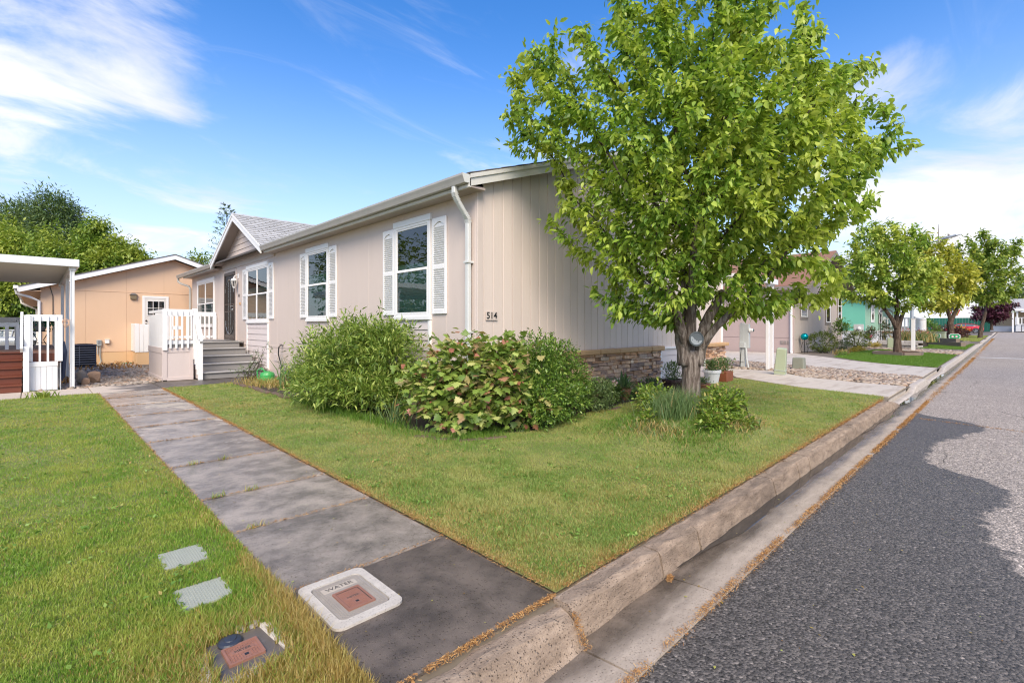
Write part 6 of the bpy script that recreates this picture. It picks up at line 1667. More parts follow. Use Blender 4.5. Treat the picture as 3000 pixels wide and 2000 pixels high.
def branch_mesh(N, Pa, rmin, exp=2.3, sides=6, rmax=None):
    n = len(N); w = np.zeros(n); ch = np.zeros(n, int)
    for i in range(n):
        if Pa[i] >= 0: ch[Pa[i]] += 1
    for i in range(n - 1, -1, -1):
        if ch[i] == 0: w[i] = rmin ** exp
        if Pa[i] >= 0: w[Pa[i]] += w[i]
    rad = w ** (1 / exp)
    if rmax: rad = np.minimum(rad, rmax)
    idx = np.where(Pa >= 0)[0]; par = Pa[idx]
    d = N[idx] - N[par]; d /= np.linalg.norm(d, axis=1, keepdims=True)
    ref = np.tile([.31, .95, .05], (len(d), 1)); a = np.cross(d, ref); a /= np.linalg.norm(a, axis=1, keepdims=True); b = np.cross(d, a)
    t = np.arange(sides) * 2 * np.pi / sides
    ring = a[:, None] * np.cos(t)[None, :, None] + b[:, None] * np.sin(t)[None, :, None]
    r1 = np.minimum(rad[par], rad[idx] * 1.25)
    V = np.concatenate([N[par][:, None] + ring * r1[:, None, None], (N[idx] + d * rad[idx][:, None] * .3)[:, None] + ring * rad[idx][:, None, None]], 1).reshape(-1, 3)
    k = np.arange(sides); q = np.stack([k, (k + 1) % sides, (k + 1) % sides + sides, k + sides], 1)
    F = (q[None] + (np.arange(len(idx)) * 2 * sides)[:, None, None]).reshape(-1, 4)
    return V, F, rad
def trunk_mesh(path, rad, n=28, ridges=9, amp=.1, seed=1, flare=.25):
    r = np.random.default_rng(seed); ph = r.uniform(0, 6.28, 6)
    rings = 36; V, F = [], []
    path = [Vector(p) for p in path]
    for i in range(rings + 1):
        t = i / rings * (len(path) - 1); k = min(int(t), len(path) - 2); u = t - k
        p = path[k].lerp(path[k + 1], u); rr = rad[k] + (rad[k + 1] - rad[k]) * u
        h = i / rings; rr *= 1 + flare * math.exp(-h * 9)
        for j in range(n):
            a = 2 * math.pi * j / n
            rg = amp * (abs(math.sin(a * ridges / 2 + ph[0] + .9 * math.sin(h * 7 + ph[1]))) - .5) + amp * .8 * math.sin(a * 3 + ph[2] + h * 2) * .6 + amp * .5 * math.sin(a * 17 + ph[3] + 3 * math.sin(h * 5)) + r.normal(0, amp * .12)
            q = rr * (1 + rg)
            V.append((p.x + q * math.cos(a), p.y + q * math.sin(a), p.z))
    for i in range(rings):
        for j in range(n): F.append((i * n + j, i * n + (j + 1) % n, (i + 1) * n + (j + 1) % n, (i + 1) * n + j))
    F.append(tuple(range(rings * n, (rings + 1) * n)))
    return V, F
def tree(label, base, trunk, trad, lobes, n_attr, lm, bm_, size, per, step=.2, infl=1.2, kill=.28, seed=1, shape=LEAF, rmin=.006, keep=None, amp=.08, droop=.55, group=None, name='tree', off=.12, extra=0, shell=None, roots_xy=None, rmax=None, ttw=.02, limbs=None):
    t = thing(name, label, 'tree', base, group)
    mk('trunk', trunk_mesh(trunk, trad, 28, 9, amp, seed), bm_, t, None, True)
    top = np.array(trunk[-1]); roots = [(np.array(trunk[-2]), -1), (top - np.array([0, 0, .02]), 0)]
    if limbs:
        roots = []
        for i, lb in enumerate(limbs):
            pts = [np.array(base) + np.append(CR * L + CF * D, z) for L, D, z, _ in lb]; rr = [q[3] for q in lb]
            # smooth the limb, then hand its upper half to the branching
            fine = []; fr_ = []
            for k in range(len(pts) - 1):
                for u in np.linspace(0, 1, 6)[:-1]: fine.append(pts[k] * (1 - u) + pts[k + 1] * u); fr_.append(rr[k] * (1 - u) + rr[k + 1] * u)
            fine.append(pts[-1]); fr_.append(rr[-1])
            for _ in range(2): fine = [fine[0]] + [(fine[k - 1] + 2 * fine[k] + fine[k + 1]) / 4 for k in range(1, len(fine) - 1)] + [fine[-1]]
            V_, F_ = tube([tuple(q) for q in fine], fr_, 14)
            c_ = np.repeat(np.array(fine), 14, 0); V_ = c_ + (np.array(V_) - c_) * (1 + rng.normal(0, .05, (len(V_), 1)))
            mk('limb', (V_.tolist(), F_), bm_, t, None, True)
            for k in range(len(fine) // 2, len(fine), 2): roots.append((fine[k], -1))
    elif roots_xy:
        for dx, dy, dz in roots_xy: roots.append((top + np.array([dx, dy, dz]), 1))
    N, Pa = colonize(roots, lobes, n_attr, step, infl, kill, seed, keep=keep)
    V, F, rad = branch_mesh(N, Pa, rmin, 2.25, 6, rmax)
    npmesh('branches', V, F, M_barkd, t, smooth=True)['kind'] = 'stuff'
    tw = np.where((rad < ttw) & (Pa >= 0))[0]
    cnt = rng.poisson(per, len(tw)); ii = np.repeat(tw, cnt); n = len(ii)
    u = rng.uniform(0, 1, (n, 1)); P = N[ii] * u + N[Pa[ii]] * (1 - u) + rng.normal(0, off, (n, 3)) * rng.uniform(.2, 1, (n, 1))
    D = (N[ii] - N[Pa[ii]]) / step + rng.normal(0, .5, (n, 3))
    if keep is not None: k = keep(P); P, D = P[k], D[k]
    print('LEAVES', label, len(N), len(P)); leaves('crown', P, D, size * rng.uniform(.6, 1.25, len(P)), shape, lm, t, droop, .45)
    return t
# ---- the street tree in front of the house
TB = np.array([6.54, 3.11, .14]); S_ = .00478
def lobe(u, v, ru, rv, rd=None, dd=0):
    """lobe of a crown: offsets in metres across and up from the trunk, as read off the photograph"""
    L = (u - 2022) * S_; z = 1.3 + (955 - v) * S_
    c = (TB[0] + CR[0] * L + CF[0] * dd, TB[1] + CR[1] * L + CF[1] * dd, z)
    rd = rd or ru
    return (c, (ru * abs(CR[0]) * .5 + rd * .5, ru * .5 + rd * .5, rv))
M_pear = leafmat('pear leaves', [(0, (0.127, 0.235, 0.034)), (.35, (0.228, 0.377, 0.054)), (.7, (0.354, 0.508, 0.072)), (1, (0.582, 0.703, 0.133))], .45, .38, (1.4, [(0, (0.304, 0.404, 0.046)), (1, (0.632, 0.690, 0.133))]))
lobes = [lobe(2090, 500, 1.9, 1.75, 1.9), lobe(1625, 270, .85, .78), lobe(1570, 300, .55, .7), lobe(1560, 400, .5, .45), lobe(1760, 400, .8, .7), lobe(1880, 900, .7, .28, .8), lobe(2160, 900, .9, .25, .9), lobe(2330, 890, .5, .25, .7), lobe(1690, 150, .6, .35), lobe(1900, 20, .8, .5), lobe(2010, 90, 1.15, .75), lobe(1840, 190, .8, .55), lobe(2330, 100, .42, .75), lobe(2230, 220, .7, .7), lobe(2450, 290, .62, .68), lobe(2580, 400, .52, .55), lobe(2460, 560, .62, .6), lobe(1700, 620, .65, .62), lobe(1800, 760, .65, .45), lobe(2330, 800, .75, .42, .9), lobe(2000, 830, 1.0, .4, 1.2), lobe(2150, 330, 1.3, .9, 1.5), lobe(2050, 650, 1.5, .6, 1.9)]
keepT = lambda A: ((A[:, 1] < 5.0) | (A[:, 2] > 3.4 + .333 * (A[:, 0] - 4.2) + .2)) & (A[:, 2] > 1.30) & (np.hypot(A[:, 0], A[:, 1]) > 2.6) & ((A[:, 0] - TB[0]) * CR[0] + (A[:, 1] - TB[1]) * CR[1] < np.where(A[:, 2] < 2.9, 2.35, 2.85)) & ((A[:, 0] - TB[0]) * CR[0] + (A[:, 1] - TB[1]) * CR[1] > -2.7)
tree('leafy pear tree with thick furrowed trunk on the front lawn', TB, [tuple(TB + np.array(p)) for p in ((0, 0, -.1), (.0, .0, .15), (.01, .0, .4), (.02, .0, .65), (.02, -.01, .82))], [.128, .118, .117, .122, .10], lobes, 4700, M_pear, M_bark, .108, 25, .13, .75, .21, 5, LEAF, .0038, keepT, .10, .85, rmax=.085,
     limbs=[[(-.07, 0, .62, .10), (-.11, -.01, .92, .092), (-.18, -.02, 1.25, .075), (-.36, -.05, 1.7, .055)], [(.08, 0, .62, .10), (.15, .0, .92, .090), (.24, .03, 1.25, .072), (.50, .06, 1.65, .052)], [(0, .07, .62, .10), (.0, .13, 1.0, .085), (.04, .25, 1.4, .07), (.05, .42, 2.0, .05)], [(.0, .03, .70, .09), (.02, .05, 1.2, .075), (.05, .04, 1.8, .06), (.08, .03, 2.6, .042)], [(-.06, -.03, .80, .06), (-.22, -.16, 1.2, .05), (-.45, -.45, 1.6, .036)], [(.10, -.02, .80, .06), (.28, -.18, 1.15, .05), (.55, -.45, 1.5, .036)]], ttw=.012, off=.08)
# moon face plaque on the trunk
pq = thing('garden_plaque', 'round pewter moon face plaque hung on the street tree trunk', 'plaque', (6.42, 2.9, 1.1))
Mq = Matrix.Translation(tuple(np.append(CF * 6.60 + CR * (540 / 1424 * 6.60), 1.125))) @ Matrix.Rotation(R(45.58 - 90), 4, 'Z') @ Matrix.Rotation(R(90), 4, 'X')
M_pew = mat('pewter', (.12, .135, .14), .5, .2, 20, .4, 60, .3)
mk('disc', lathe([(.0, -.012), (.10, -.012), (.102, 0), (.098, .008), (.088, .008), (.085, .0), (0, .0)], n=28), M_pew, pq, Mq)
cr = [(.078 * math.cos(t), .078 * math.sin(t)) for t in np.linspace(R(150), R(345), 18)] + [(.045, -.022), (.025, -.045), (.012, -.035), (.018, -.02), (.0, -.028), (-.012, -.012), (-.03, .0), (-.045, .025), (-.055, .035)]
mk('moon', extr(cr, 'z', .0, .010), mat('worn pewter', (.34, .36, .36), .45, .15, 20, .3, 60, .3), pq, Mq)
mk('eye', lathe([(0, 0), (.008, 0), (.006, .004), (0, .005)], (-.055, -.01, .008), 8), M_pew, pq, Mq)
mk('rim', tube([(.095 * math.cos(t), .095 * math.sin(t), .008) for t in np.linspace(0, 6.2832, 29)], .004, 5), M_pew, pq, Mq)
# ---- second, third, fourth street trees
def wpt(u, v, d):
    k = (u - 1500) / 1424
    return np.array([d * (CF[0] + k * CR[0]), d * (CF[1] + k * CR[1]), 1.3 - (v - 955) / 1424 * d])
def lobes_at(d0, lst):
    out = []
    for (u, v, ru, rv, dd) in lst:
        c = wpt(u, v, d0 + dd); s = d0 / 1424
        out.append((tuple(c), (ru * s, ru * s, rv * s)))
    return out
M_pear2 = leafmat('street tree leaves', [(0, (0.116, 0.218, 0.029)), (.5, (0.248, 0.393, 0.052)), (1, (0.495, 0.612, 0.116))], .42, .42, (.7, [(0, (0.320, 0.393, 0.044)), (1, (0.699, 0.728, 0.146))]))
M_yell = leafmat('golden leaves', [(0, (0.271, 0.327, 0.043)), (.5, (0.517, 0.520, 0.073)), (1, (0.739, 0.678, 0.145))], .42, .42)
M_lime = leafmat('fresh green leaves', [(0, (0.134, 0.225, 0.037)), (.5, (0.270, 0.369, 0.056)), (1, (0.480, 0.522, 0.100))], .42, .42)
b2 = np.array([27.9, 3.5, .08])
tree('spreading green tree ringed by weathered timbers', b2, [tuple(b2 + np.array(p)) for p in ((0, 0, -.05), (0, 0, .4), (.02, .02, .9), (0, 0, 1.35))], [.155, .14, .135, .11], lobes_at(22, [(2600, 790, 110, 85, 0), (2500, 850, 60, 45, 0), (2700, 830, 60, 60, 0), (2590, 690, 80, 50, 0), (2560, 720, 70, 60, 1), (2680, 700, 50, 45, 0), (2620, 880, 80, 25, 0), (2520, 760, 60, 40, -.5)]), 1300, M_pear2, M_barkr, .20, 42, .28, 1.6, .42, 8, LEAF4, .008, None, .07, .6, 'smaller street trees', off=.16, rmax=.13, limbs=[[(-.03, 0, 1.1, .10), (-.25, 0, 1.55, .085), (-.6, .1, 2.1, .06)], [(.03, 0, 1.1, .10), (.2, .05, 1.6, .08), (.5, .1, 2.2, .055)], [(0, .03, 1.1, .10), (.05, .1, 1.9, .08), (.05, .1, 2.8, .05)]], ttw=.025)
b3 = wpt(2786, 1003, 36); b3[2] = .05
tree('golden leaved tree rising from the timber stack', b3, [tuple(b3 + np.array(p)) for p in ((0, 0, -.05), (0, 0, .8), (-.05, .05, 1.5), (0, -.1, 2.0))], [.21, .19, .18, .15], lobes_at(36, [(2760, 800, 85, 75, 0), (2700, 770, 60, 60, 0), (2800, 830, 60, 55, 0), (2750, 880, 80, 35, 0), (2720, 720, 60, 40, 0)]), 700, M_yell, M_barkr, .34, 45, .42, 2.4, .65, 9, LEAF4, .012, None, .07, .6, 'smaller street trees', off=.25, rmax=.16, limbs=[[(.03, 0, 1.6, .14), (.4, .1, 2.3, .12), (1.0, .2, 3.2, .08)], [(-.03, 0, 1.7, .13), (-.3, 0, 2.6, .10), (-.6, .1, 3.4, .07)]], ttw=.04)
b4 = wpt(2870, 995, 47); b4[2] = .08
tree('fresh green tree leaning over the street behind the golden one', b4, [tuple(b4 + np.array(p)) for p in ((0, 0, -.1), (0, -.1, 1), (0, -.3, 2), (0, -.4, 2.6))], [.17, .15, .14, .12], lobes_at(47, [(2870, 780, 80, 75, 0), (2930, 800, 60, 60, 0), (2840, 720, 40, 40, 0), (2900, 710, 50, 45, 0), (2965, 730, 35, 45, 0), (2910, 860, 70, 30, 0), (2840, 850, 50, 40, 0)]), 700, M_lime, M_barkr, .38, 45, .5, 3, .75, 10, LEAF4, .014, None, .07, .6, 'smaller street trees', off=.3, rmax=.18, ttw=.045)
M_plum = leafmat('dark red leaves', [(0, (.03, .008, .012)), (.5, (.075, .018, .03)), (1, (.14, .045, .07))], .25, .4)
b5 = wpt(2905, 962, 82)
tree('dark purple maple over the green fence', b5, [tuple(b5 + np.array(p)) for p in ((0, 0, -.3), (0, 0, 1), (0, .1, 1.6))], [.2, .17, .16], lobes_at(82, [(2900, 910, 42, 30, 0), (2950, 895, 26, 22, 0), (2870, 922, 25, 20, 0), (2935, 925, 25, 14, 0)]), 420, M_plum, M_barkr, .5, 40, .5, 3, .8, 11, LEAF4, .014, None, .05, .6, off=.35, ttw=.05)
# ---- background trees on the left
def crown_tree(label, base, h, lobes, n, size, lm, name='tree', shape=LEAF4, trunk_r=.25, group='trees behind the tan house', droop=.4):
    t = thing(name, label, 'tree', tuple(base), group)
    mk('trunk', tube([tuple(base), tuple(base + np.array([0, 0, h * .5])), tuple(base + np.array([.1, .1, h * .85]))], [trunk_r, trunk_r * .7, trunk_r * .2], 9), M_barkr, t)
    vol = np.array([l[1][0] * l[1][1] * l[1][2] for l in lobes]) ** .75; cnt = (vol / vol.sum() * n).astype(int)
    Ps, Ds = [], []
    for (c, rad), k in zip(lobes, cnt):
        # leaves sit on sprays spread through the outer half of each lobe
        ns = max(6, k // 14); q = rng.normal(0, 1, (ns, 3)); q /= np.linalg.norm(q, axis=1, keepdims=True); rr = rng.uniform(.35, 1.0, (ns, 1)) ** .5
        sc_ = q * rr * np.array(rad) + np.array(c); j = rng.integers(0, ns, k)
        Ps.append(sc_[j] + rng.normal(0, size * 1.1, (k, 3))); Ds.append(q[j])
    leaves('crown', np.concatenate(Ps), np.concatenate(Ds), size * rng.uniform(.6, 1.3, sum(cnt)), shape, lm, t, droop, .5)
    return t
M_mapl = leafmat('background maple leaves', [(0, (0.087, 0.173, 0.027)), (.5, (0.190, 0.306, 0.042)), (1, (0.365, 0.478, 0.082))], .35, .45, (.5, [(0, (0.220, 0.292, 0.042)), (1, (0.466, 0.518, 0.082))]))
M_yelg = leafmat('yellow green leaves', [(0, (.17, .25, .03)), (.5, (.31, .39, .045)), (1, (.5, .53, .1))], .35, .45)
M_coni = leafmat('conifer needles', [(0, (0.062, 0.116, 0.040)), (.5, (0.123, 0.199, 0.062)), (1, (0.246, 0.315, 0.102))], .15, .6)
def clumps(d, pts): return lobes_at(d, [(u, v, r_, r_ * 1.15, rng.uniform(-1, 1)) for u, v, r_ in pts])
B = lambda u, d: np.array([*wpt(u, 955, d)[:2], -.4])
crown_tree('tall dark conifer behind the patio cover', B(120, 48), 13, clumps(48, [(40, 680, 45), (150, 610, 40), (170, 660, 60), (90, 650, 50), (60, 740, 60), (200, 700, 45), (130, 760, 70), (20, 640, 40), (210, 640, 22)]), 30000, .42, M_coni, 'conifer_tree', NARROW, .4, 'trees behind the tan house', .1)
crown_tree('yellow green tree at the left edge behind the cover', B(20, 38), 8, clumps(38, [(10, 720, 40), (45, 720, 35), (80, 750, 35), (0, 780, 50), (50, 790, 45), (20, 670, 22)]), 9000, .3, M_yelg)
crown_tree('rounded maple behind the cover and the tan roof', B(160, 36), 8, clumps(36, [(155, 690, 22), (165, 735, 30), (120, 765, 32), (105, 705, 20), (205, 770, 30), (205, 715, 20), (90, 800, 45), (170, 800, 35), (40, 860, 60), (60, 940, 60), (20, 900, 55)]), 18000, .28, M_mapl)
crown_tree('bushy maple with several rounded tops behind the tan roof', B(270, 36.5), 9, clumps(36.5, [(262, 685, 20), (290, 668, 18), (262, 740, 26), (298, 735, 24), (238, 775, 28), (300, 775, 26), (240, 810, 30), (275, 800, 30)]), 13000, .28, M_mapl)
crown_tree('small maple top right of the bushy one above the tan roof', B(350, 37), 7, clumps(37, [(345, 728, 18), (340, 765, 22), (392, 742, 13), (390, 775, 18), (420, 772, 12), (365, 795, 24)]), 9000, .28, M_mapl)
crown_tree('thin leafy treetop between the tan roof and the porch gable', B(585, 42), 6.5, clumps(42, [(580, 765, 16), (600, 780, 18), (560, 775, 12), (610, 760, 10)]), 900, .25, M_mapl, 'tree', LEAF4, .1, 'trees behind the tan house', .2)
# bare topped spruce peeping past the gable
spr = thing('spruce_tree', 'spruce tip peeping past the porch gable', 'tree', tuple(B(648, 40)), 'trees behind the tan house')
bs = wpt(665, 955, 40); bs[2] = -.4
mk('trunk', tube([tuple(bs), tuple(bs + np.array([0, 0, 11.0]))], [.2, .03], 7), M_barkr, spr)
Ps, Ds = [], []
for i in range(60):
    z = 5.0 + 6.2 * i / 60; a = i * 2.4; L = (11.6 - z) * .30 + .2; n = 22
    tt = rng.uniform(.15, 1, n); p = np.stack([bs[0] + math.cos(a) * L * tt, bs[1] + math.sin(a) * L * tt, z + .35 * L * tt + rng.normal(0, .04, n)], 1)
    Ps.append(p); Ds.append(np.tile([math.cos(a), math.sin(a), .6], (n, 1)))
leaves('crown', np.concatenate(Ps), np.concatenate(Ds), .26 * rng.uniform(.7, 1.3, 1320), NARROW, M_coni, spr, -.2, .5)
# trees at the far right end of the street
crown_tree('grey green tree at the right end beyond the houses', B(2985, 120), 14, clumps(120, [(2985, 840, 22), (3000, 870, 25), (2970, 880, 18), (3020, 830, 28)]), 2500, .6, M_coni, 'tree', LEAF4, .4, 'trees at the end of the street')
crown_tree('pale yellow green bush above the far beige roof', B(2975, 150), 8, clumps(150, [(2970, 888, 14), (2990, 880, 14), (3010, 885, 16)]), 1200, .7, M_yelg, 'tree', LEAF4, .3, 'trees at the end of the street')
# trees across the walkway that the front windows mirror, and across the street
crown_tree('broad tree on the neighbouring lot left of the deck', np.array([-8., 21, -.3]), 8, [((-8, 21, 4.6), (2.6, 3.2, 3.2)), ((-8, 25.5, 4.4), (2.5, 2.8, 2.8)), ((-8.5, 17, 4.2), (2.4, 2.8, 2.6)), ((-8, 22, 1.8), (2.2, 3.5, 1.6))], 5000, .32, M_mapl, 'tree', LEAF4, .3, 'trees on the neighbouring lot')
crown_tree('tall tree on the neighbouring lot beyond the deck', np.array([-8., 32, -.3]), 9, [((-8, 31, 5), (2.6, 3.0, 3.6)), ((-8.5, 36, 5.4), (2.5, 2.8, 4))], 4000, .36, M_mapl, 'tree', LEAF4, .3, 'trees on the neighbouring lot')
for i, (x, lb) in enumerate(((15, 'nearer tree across the street from the driveways'), (28, 'farther tree across the street'))):
    crown_tree(lb, np.array([x, -8.6, -.2]), 7, [((x, -8.6, 5.2), (2.6, 2.3, 2.2))], 2600, .3, M_mapl, 'tree', LEAF4, .25, 'trees across the street')

# ------------------------------------------------------------------ shrubs
def shrub(label, name, base, lobes, n, size, shape, lm, stems=9, droop=.1, spread=.6, group=None, cat='shrub', stem_m=None, inner=.45, per=9, srad=.008):
    t = thing(name, label, cat, tuple(base), group)
    vol = np.array([l[1][0] * l[1][1] * l[1][2] for l in lobes]) ** .8; cnt = (vol / vol.sum() * n).astype(int) + 1
    Ps, Ds, tips = [], [], []
    for (c, rad), k in zip(lobes, cnt):
        ns = max(4, k // per); q = rng.normal(0, 1, (ns, 3)); q /= np.linalg.norm(q, axis=1, keepdims=True)
        rr = rng.uniform(inner ** 2, 1.0, (ns, 1)) ** .5; s = q * rr * np.array(rad) + np.array(c)
        j = rng.integers(0, ns, k); along = rng.uniform(-1, .3, (k, 1)) * size * 2.0
        Ps.append(s[j] + q[j] * along + rng.normal(0, size * .35, (k, 3))); Ds.append(q[j] + np.array([0, 0, .35])); tips.append(s)
    P = np.concatenate(Ps); D = np.concatenate(Ds); k = P[:, 2] > base[2] + .015; P, D = P[k], D[k]
    leaves('foliage', P, D, size * rng.uniform(.6, 1.25, len(P)), shape, lm, t, droop, spread)
    tips = np.concatenate(tips); pick = tips[rng.integers(0, len(tips), stems)]
    V, F = [], []
    pa = []
    for p in pick:
        b0 = np.array(base) + np.append(rng.normal(0, .05, 2), -.02) * np.array([3, 3, 1])
        m1 = b0 * .5 + p * .5 + np.append(rng.normal(0, .04, 2), .05)
        pa.append(tube([tuple(b0), tuple(m1), tuple(p)], [srad, srad * .7, srad * .3], 5))
    mk('stems', join(*pa), stem_m or M_barkd, t)['kind'] = 'stuff'
    return t
M_will = leafmat('willowy leaves', [(0, (0.110, 0.187, 0.033)), (.4, (0.209, 0.308, 0.050)), (.8, (0.341, 0.429, 0.083)), (1, (0.550, 0.594, 0.165))], .3, .38)
shrub('large willow leaved shrub in front of the tall windows', 'willow_shrub', (3.75, 7.1, 0), [((3.65, 7.3, .80), (.80, 1.0, .74)), ((3.7, 8.15, .68), (.70, .85, .64)), ((3.8, 6.5, .74), (.60, .65, .68)), ((3.45, 7.4, .42), (.80, 1.25, .42)), ((3.85, 7.0, 1.10), (.55, .7, .40)), ((3.7, 8.7, .45), (.55, .55, .42)), ((3.6, 6.4, .35), (.6, .6, .34))], 27000, .108, NARROW, M_will, 30, .1, .8, None, 'shrub', None, .5, 11)
M_mapb = leafmat('young maple leaves', [(0, (0.132, 0.220, 0.039)), (.4, (0.264, 0.363, 0.066)), (.68, (0.418, 0.495, 0.121)), (.82, (0.550, 0.528, 0.187)), (.93, (0.484, 0.308, 0.165)), (.97, (0.396, 0.154, 0.099)), (1, (0.550, 0.220, 0.143))], .32, .42)
shrub('maple seedling bush with red tinted new leaves at the house corner', 'maple_shrub', (3.95, 4.75, 0), [((3.85, 4.9, .78), (.50, .60, .55)), ((4.05, 4.55, .55), (.50, .52, .58)), ((3.6, 5.1, .52), (.42, .48, .48)), ((4.25, 4.5, .92), (.40, .42, .38)), ((3.75, 4.65, .28), (.52, .52, .28)), ((4.3, 4.25, .35), (.4, .35, .35))], 3400, .098, MAPLE, M_mapb, 26, .55, .45, None, 'shrub', None, .35, 6)
M_dksh = leafmat('glossy shrub leaves', [(0, (0.063, 0.127, 0.023)), (.5, (0.127, 0.230, 0.034)), (.85, (0.241, 0.368, 0.057)), (1, (0.414, 0.517, 0.115))], .25, .32)
shrub('dense small leaved evergreen shrub between maple bush and stone wall', 'evergreen_shrub', (4.85, 4.45, 0), [((4.75, 4.25, .42), (.45, .42, .44)), ((4.95, 4.55, .78), (.45, .38, .48)), ((5.35, 4.55, .60), (.52, .36, .58)), ((4.5, 4.1, .30), (.34, .3, .32)), ((5.5, 4.7, .85), (.42, .28, .36)), ((5.15, 4.2, .28), (.5, .28, .3)), ((5.75, 4.5, .4), (.35, .3, .42))], 17000, .046, LEAF4, M_dksh, 30, .1, .6)
M_feath = leafmat('feathery shrub leaves', [(0, (.07, .13, .04)), (.5, (.14, .21, .07)), (1, (.27, .33, .13))], .25, .45)
shrub('airy twiggy shrub rising in front of the stone wall', 'twiggy_shrub', (5.55, 4.85, 0), [((5.5, 4.85, .8), (.42, .22, .36)), ((5.8, 4.8, .55), (.38, .25, .4)), ((5.2, 4.9, 1.0), (.3, .18, .22))], 2600, .035, LEAF4, M_feath, 44, -.1, .6, None, 'shrub', None, .2)
shrub('low grey green mound plant below the stone wall', 'mound_plant', (6.2, 4.55, 0), [((6.15, 4.42, .24), (.42, .30, .28)), ((6.45, 4.6, .17), (.22, .2, .2))], 5200, .036, LEAF4, M_feath, 10, .0, .6, None, 'plant')
M_peon = leafmat('peony leaves', [(0, (.035, .075, .016)), (.5, (.065, .12, .022)), (1, (.12, .18, .04))], .25, .35)
shrub('dark leafy peony clump with pale pink bloom below the stone', 'peony', (6.9, 4.68, 0), [((6.85, 4.65, .2), (.24, .2, .22)), ((7.15, 4.75, .14), (.18, .15, .15))], 1500, .055, LEAF4, M_peon, 10, .1, .6, None, 'plant')
M_bloom = leafmat('pale pink petals', [(0, (.72, .45, .45)), (1, (.85, .68, .66))], .3, .5)
fl_ = thing('peony_bloom', 'pale pink bloom over the peony clump', 'flower', (6.75, 4.5, .36)); 
q = rng.normal(0, 1, (40, 3)); q /= np.linalg.norm(q, axis=1, keepdims=True)
leaves('petals', np.array([6.75, 4.5, .37]) + q * .02, q, .045 * rng.uniform(.7, 1.2, 40), LEAF4, M_bloom, fl_, 0, .2)
mk('stalk', tube([(6.78, 4.55, 0), (6.75, 4.5, .36)], .006, 5), M_dksh, fl_)
shrub('flat dark ground cover beside the tree mound', 'ground_cover', (7.6, 4.75, 0), [((7.6, 4.7, .1), (.4, .2, .14)), ((8.1, 4.8, .08), (.35, .18, .12))], 2400, .03, LEAF4, M_dksh, 8, 0, .6, None, 'plant')
# mound planting
M_pach = leafmat('bright mound leaves', [(0, (.09, .17, .02)), (.5, (.19, .29, .035)), (.85, (.31, .40, .06)), (1, (.42, .30, .11))], .3, .38)
shrub('bushy low plant on the back left of the tree mound', 'mound_shrub', (6.15, 3.35, .12), [((6.1, 3.42, .30), (.34, .26, .24)), ((6.35, 3.6, .28), (.3, .22, .2)), ((5.85, 3.3, .2), (.2, .2, .16))], 2400, .055, LEAF, M_pach, 14, .1, .55, 'plants on the tree mound', 'plant')
shrub('bushy low plant on the right of the tree mound below the trunk', 'mound_shrub', (6.25, 2.55, .12), [((6.2, 2.55, .30), (.42, .28, .25)), ((6.6, 2.6, .26), (.3, .26, .22)), ((5.85, 2.5, .24), (.22, .2, .2))], 3000, .055, LEAF, M_pach, 18, .1, .55, 'plants on the tree mound', 'plant')
shrub('small sprouting plant on the front left of the tree mound', 'mound_shrub', (5.3, 3.05, .06), [((5.3, 3.05, .17), (.2, .16, .12))], 420, .05, LEAF, M_pach, 6, .1, .55, 'plants on the tree mound', 'plant')
def tuft(label, name, c, n, h, w, m, sp, lean=.6, group=None, z=0, dryp=0.0, cat='grass tuft'):
    P = np.stack([rng.normal(c[0], sp[0], n), rng.normal(c[1], sp[1], n), np.zeros(n)], 1); P[:, 2] = z if not callable(z) else z(P[:, 0], P[:, 1])
    V, F, k = blade_mesh(P, h * rng.uniform(.5, 1.2, n), w * rng.uniform(.7, 1.3, n), np.clip(rng.normal(lean, .2, n), .05, .97), True)
    dr = np.repeat((rng.uniform(0, 1, n) < dryp) * rng.uniform(.6, 1, n), k)
    o = npmesh(name, V, F, m, attr={'dry': dr})
    return tag(o, label, cat, group, 'stuff')
M_blueg = leafmat('blue green blades', [(0, (.08, .15, .05)), (.5, (.15, .24, .08)), (1, (.25, .33, .13))], .3, .45, None, ('dry', STRAW))
tuft('blue green grass clump in the middle of the tree mound', 'grass_clump', (5.72, 2.92), 1500, .34, .006, M_blueg, (.17, .13), .45, 'grasses on the tree mound', mound_z, .04)
tuft('straw coloured dead grass at the front of the tree mound', 'grass_clump', (5.0, 2.8), 420, .12, .007, M_blueg, (.14, .2), .92, 'grasses on the tree mound', mound_z, .7)
tuft('dry brown grass on the right edge of the tree mound', 'grass_clump', (6.0, 2.2), 420, .13, .007, M_blueg, (.28, .08), .88, 'grasses on the tree mound', mound_z, .7)
tuft('mixed green and dry grass fringe left of the tree mound', 'grass_clump', (5.25, 3.2), 1500, .07, .006, M_grassF, (.28, .25), .75, 'grasses on the tree mound', mound_z, .35)
tuft('mixed grass fringe along the near rim of the tree mound', 'grass_clump', (5.35, 2.4), 2000, .07, .006, M_grassF, (.38, .2), .75, 'grasses on the tree mound', mound_z, .1)
shrub('leafy low clump spilling over the front right of the tree mound', 'mound_shrub', (5.65, 2.35, .1), [((5.6, 2.35, .20), (.34, .2, .16)), ((5.95, 2.2, .16), (.26, .16, .14))], 1500, .05, LEAF, M_pach, 10, .1, .6, 'plants on the tree mound', 'plant')
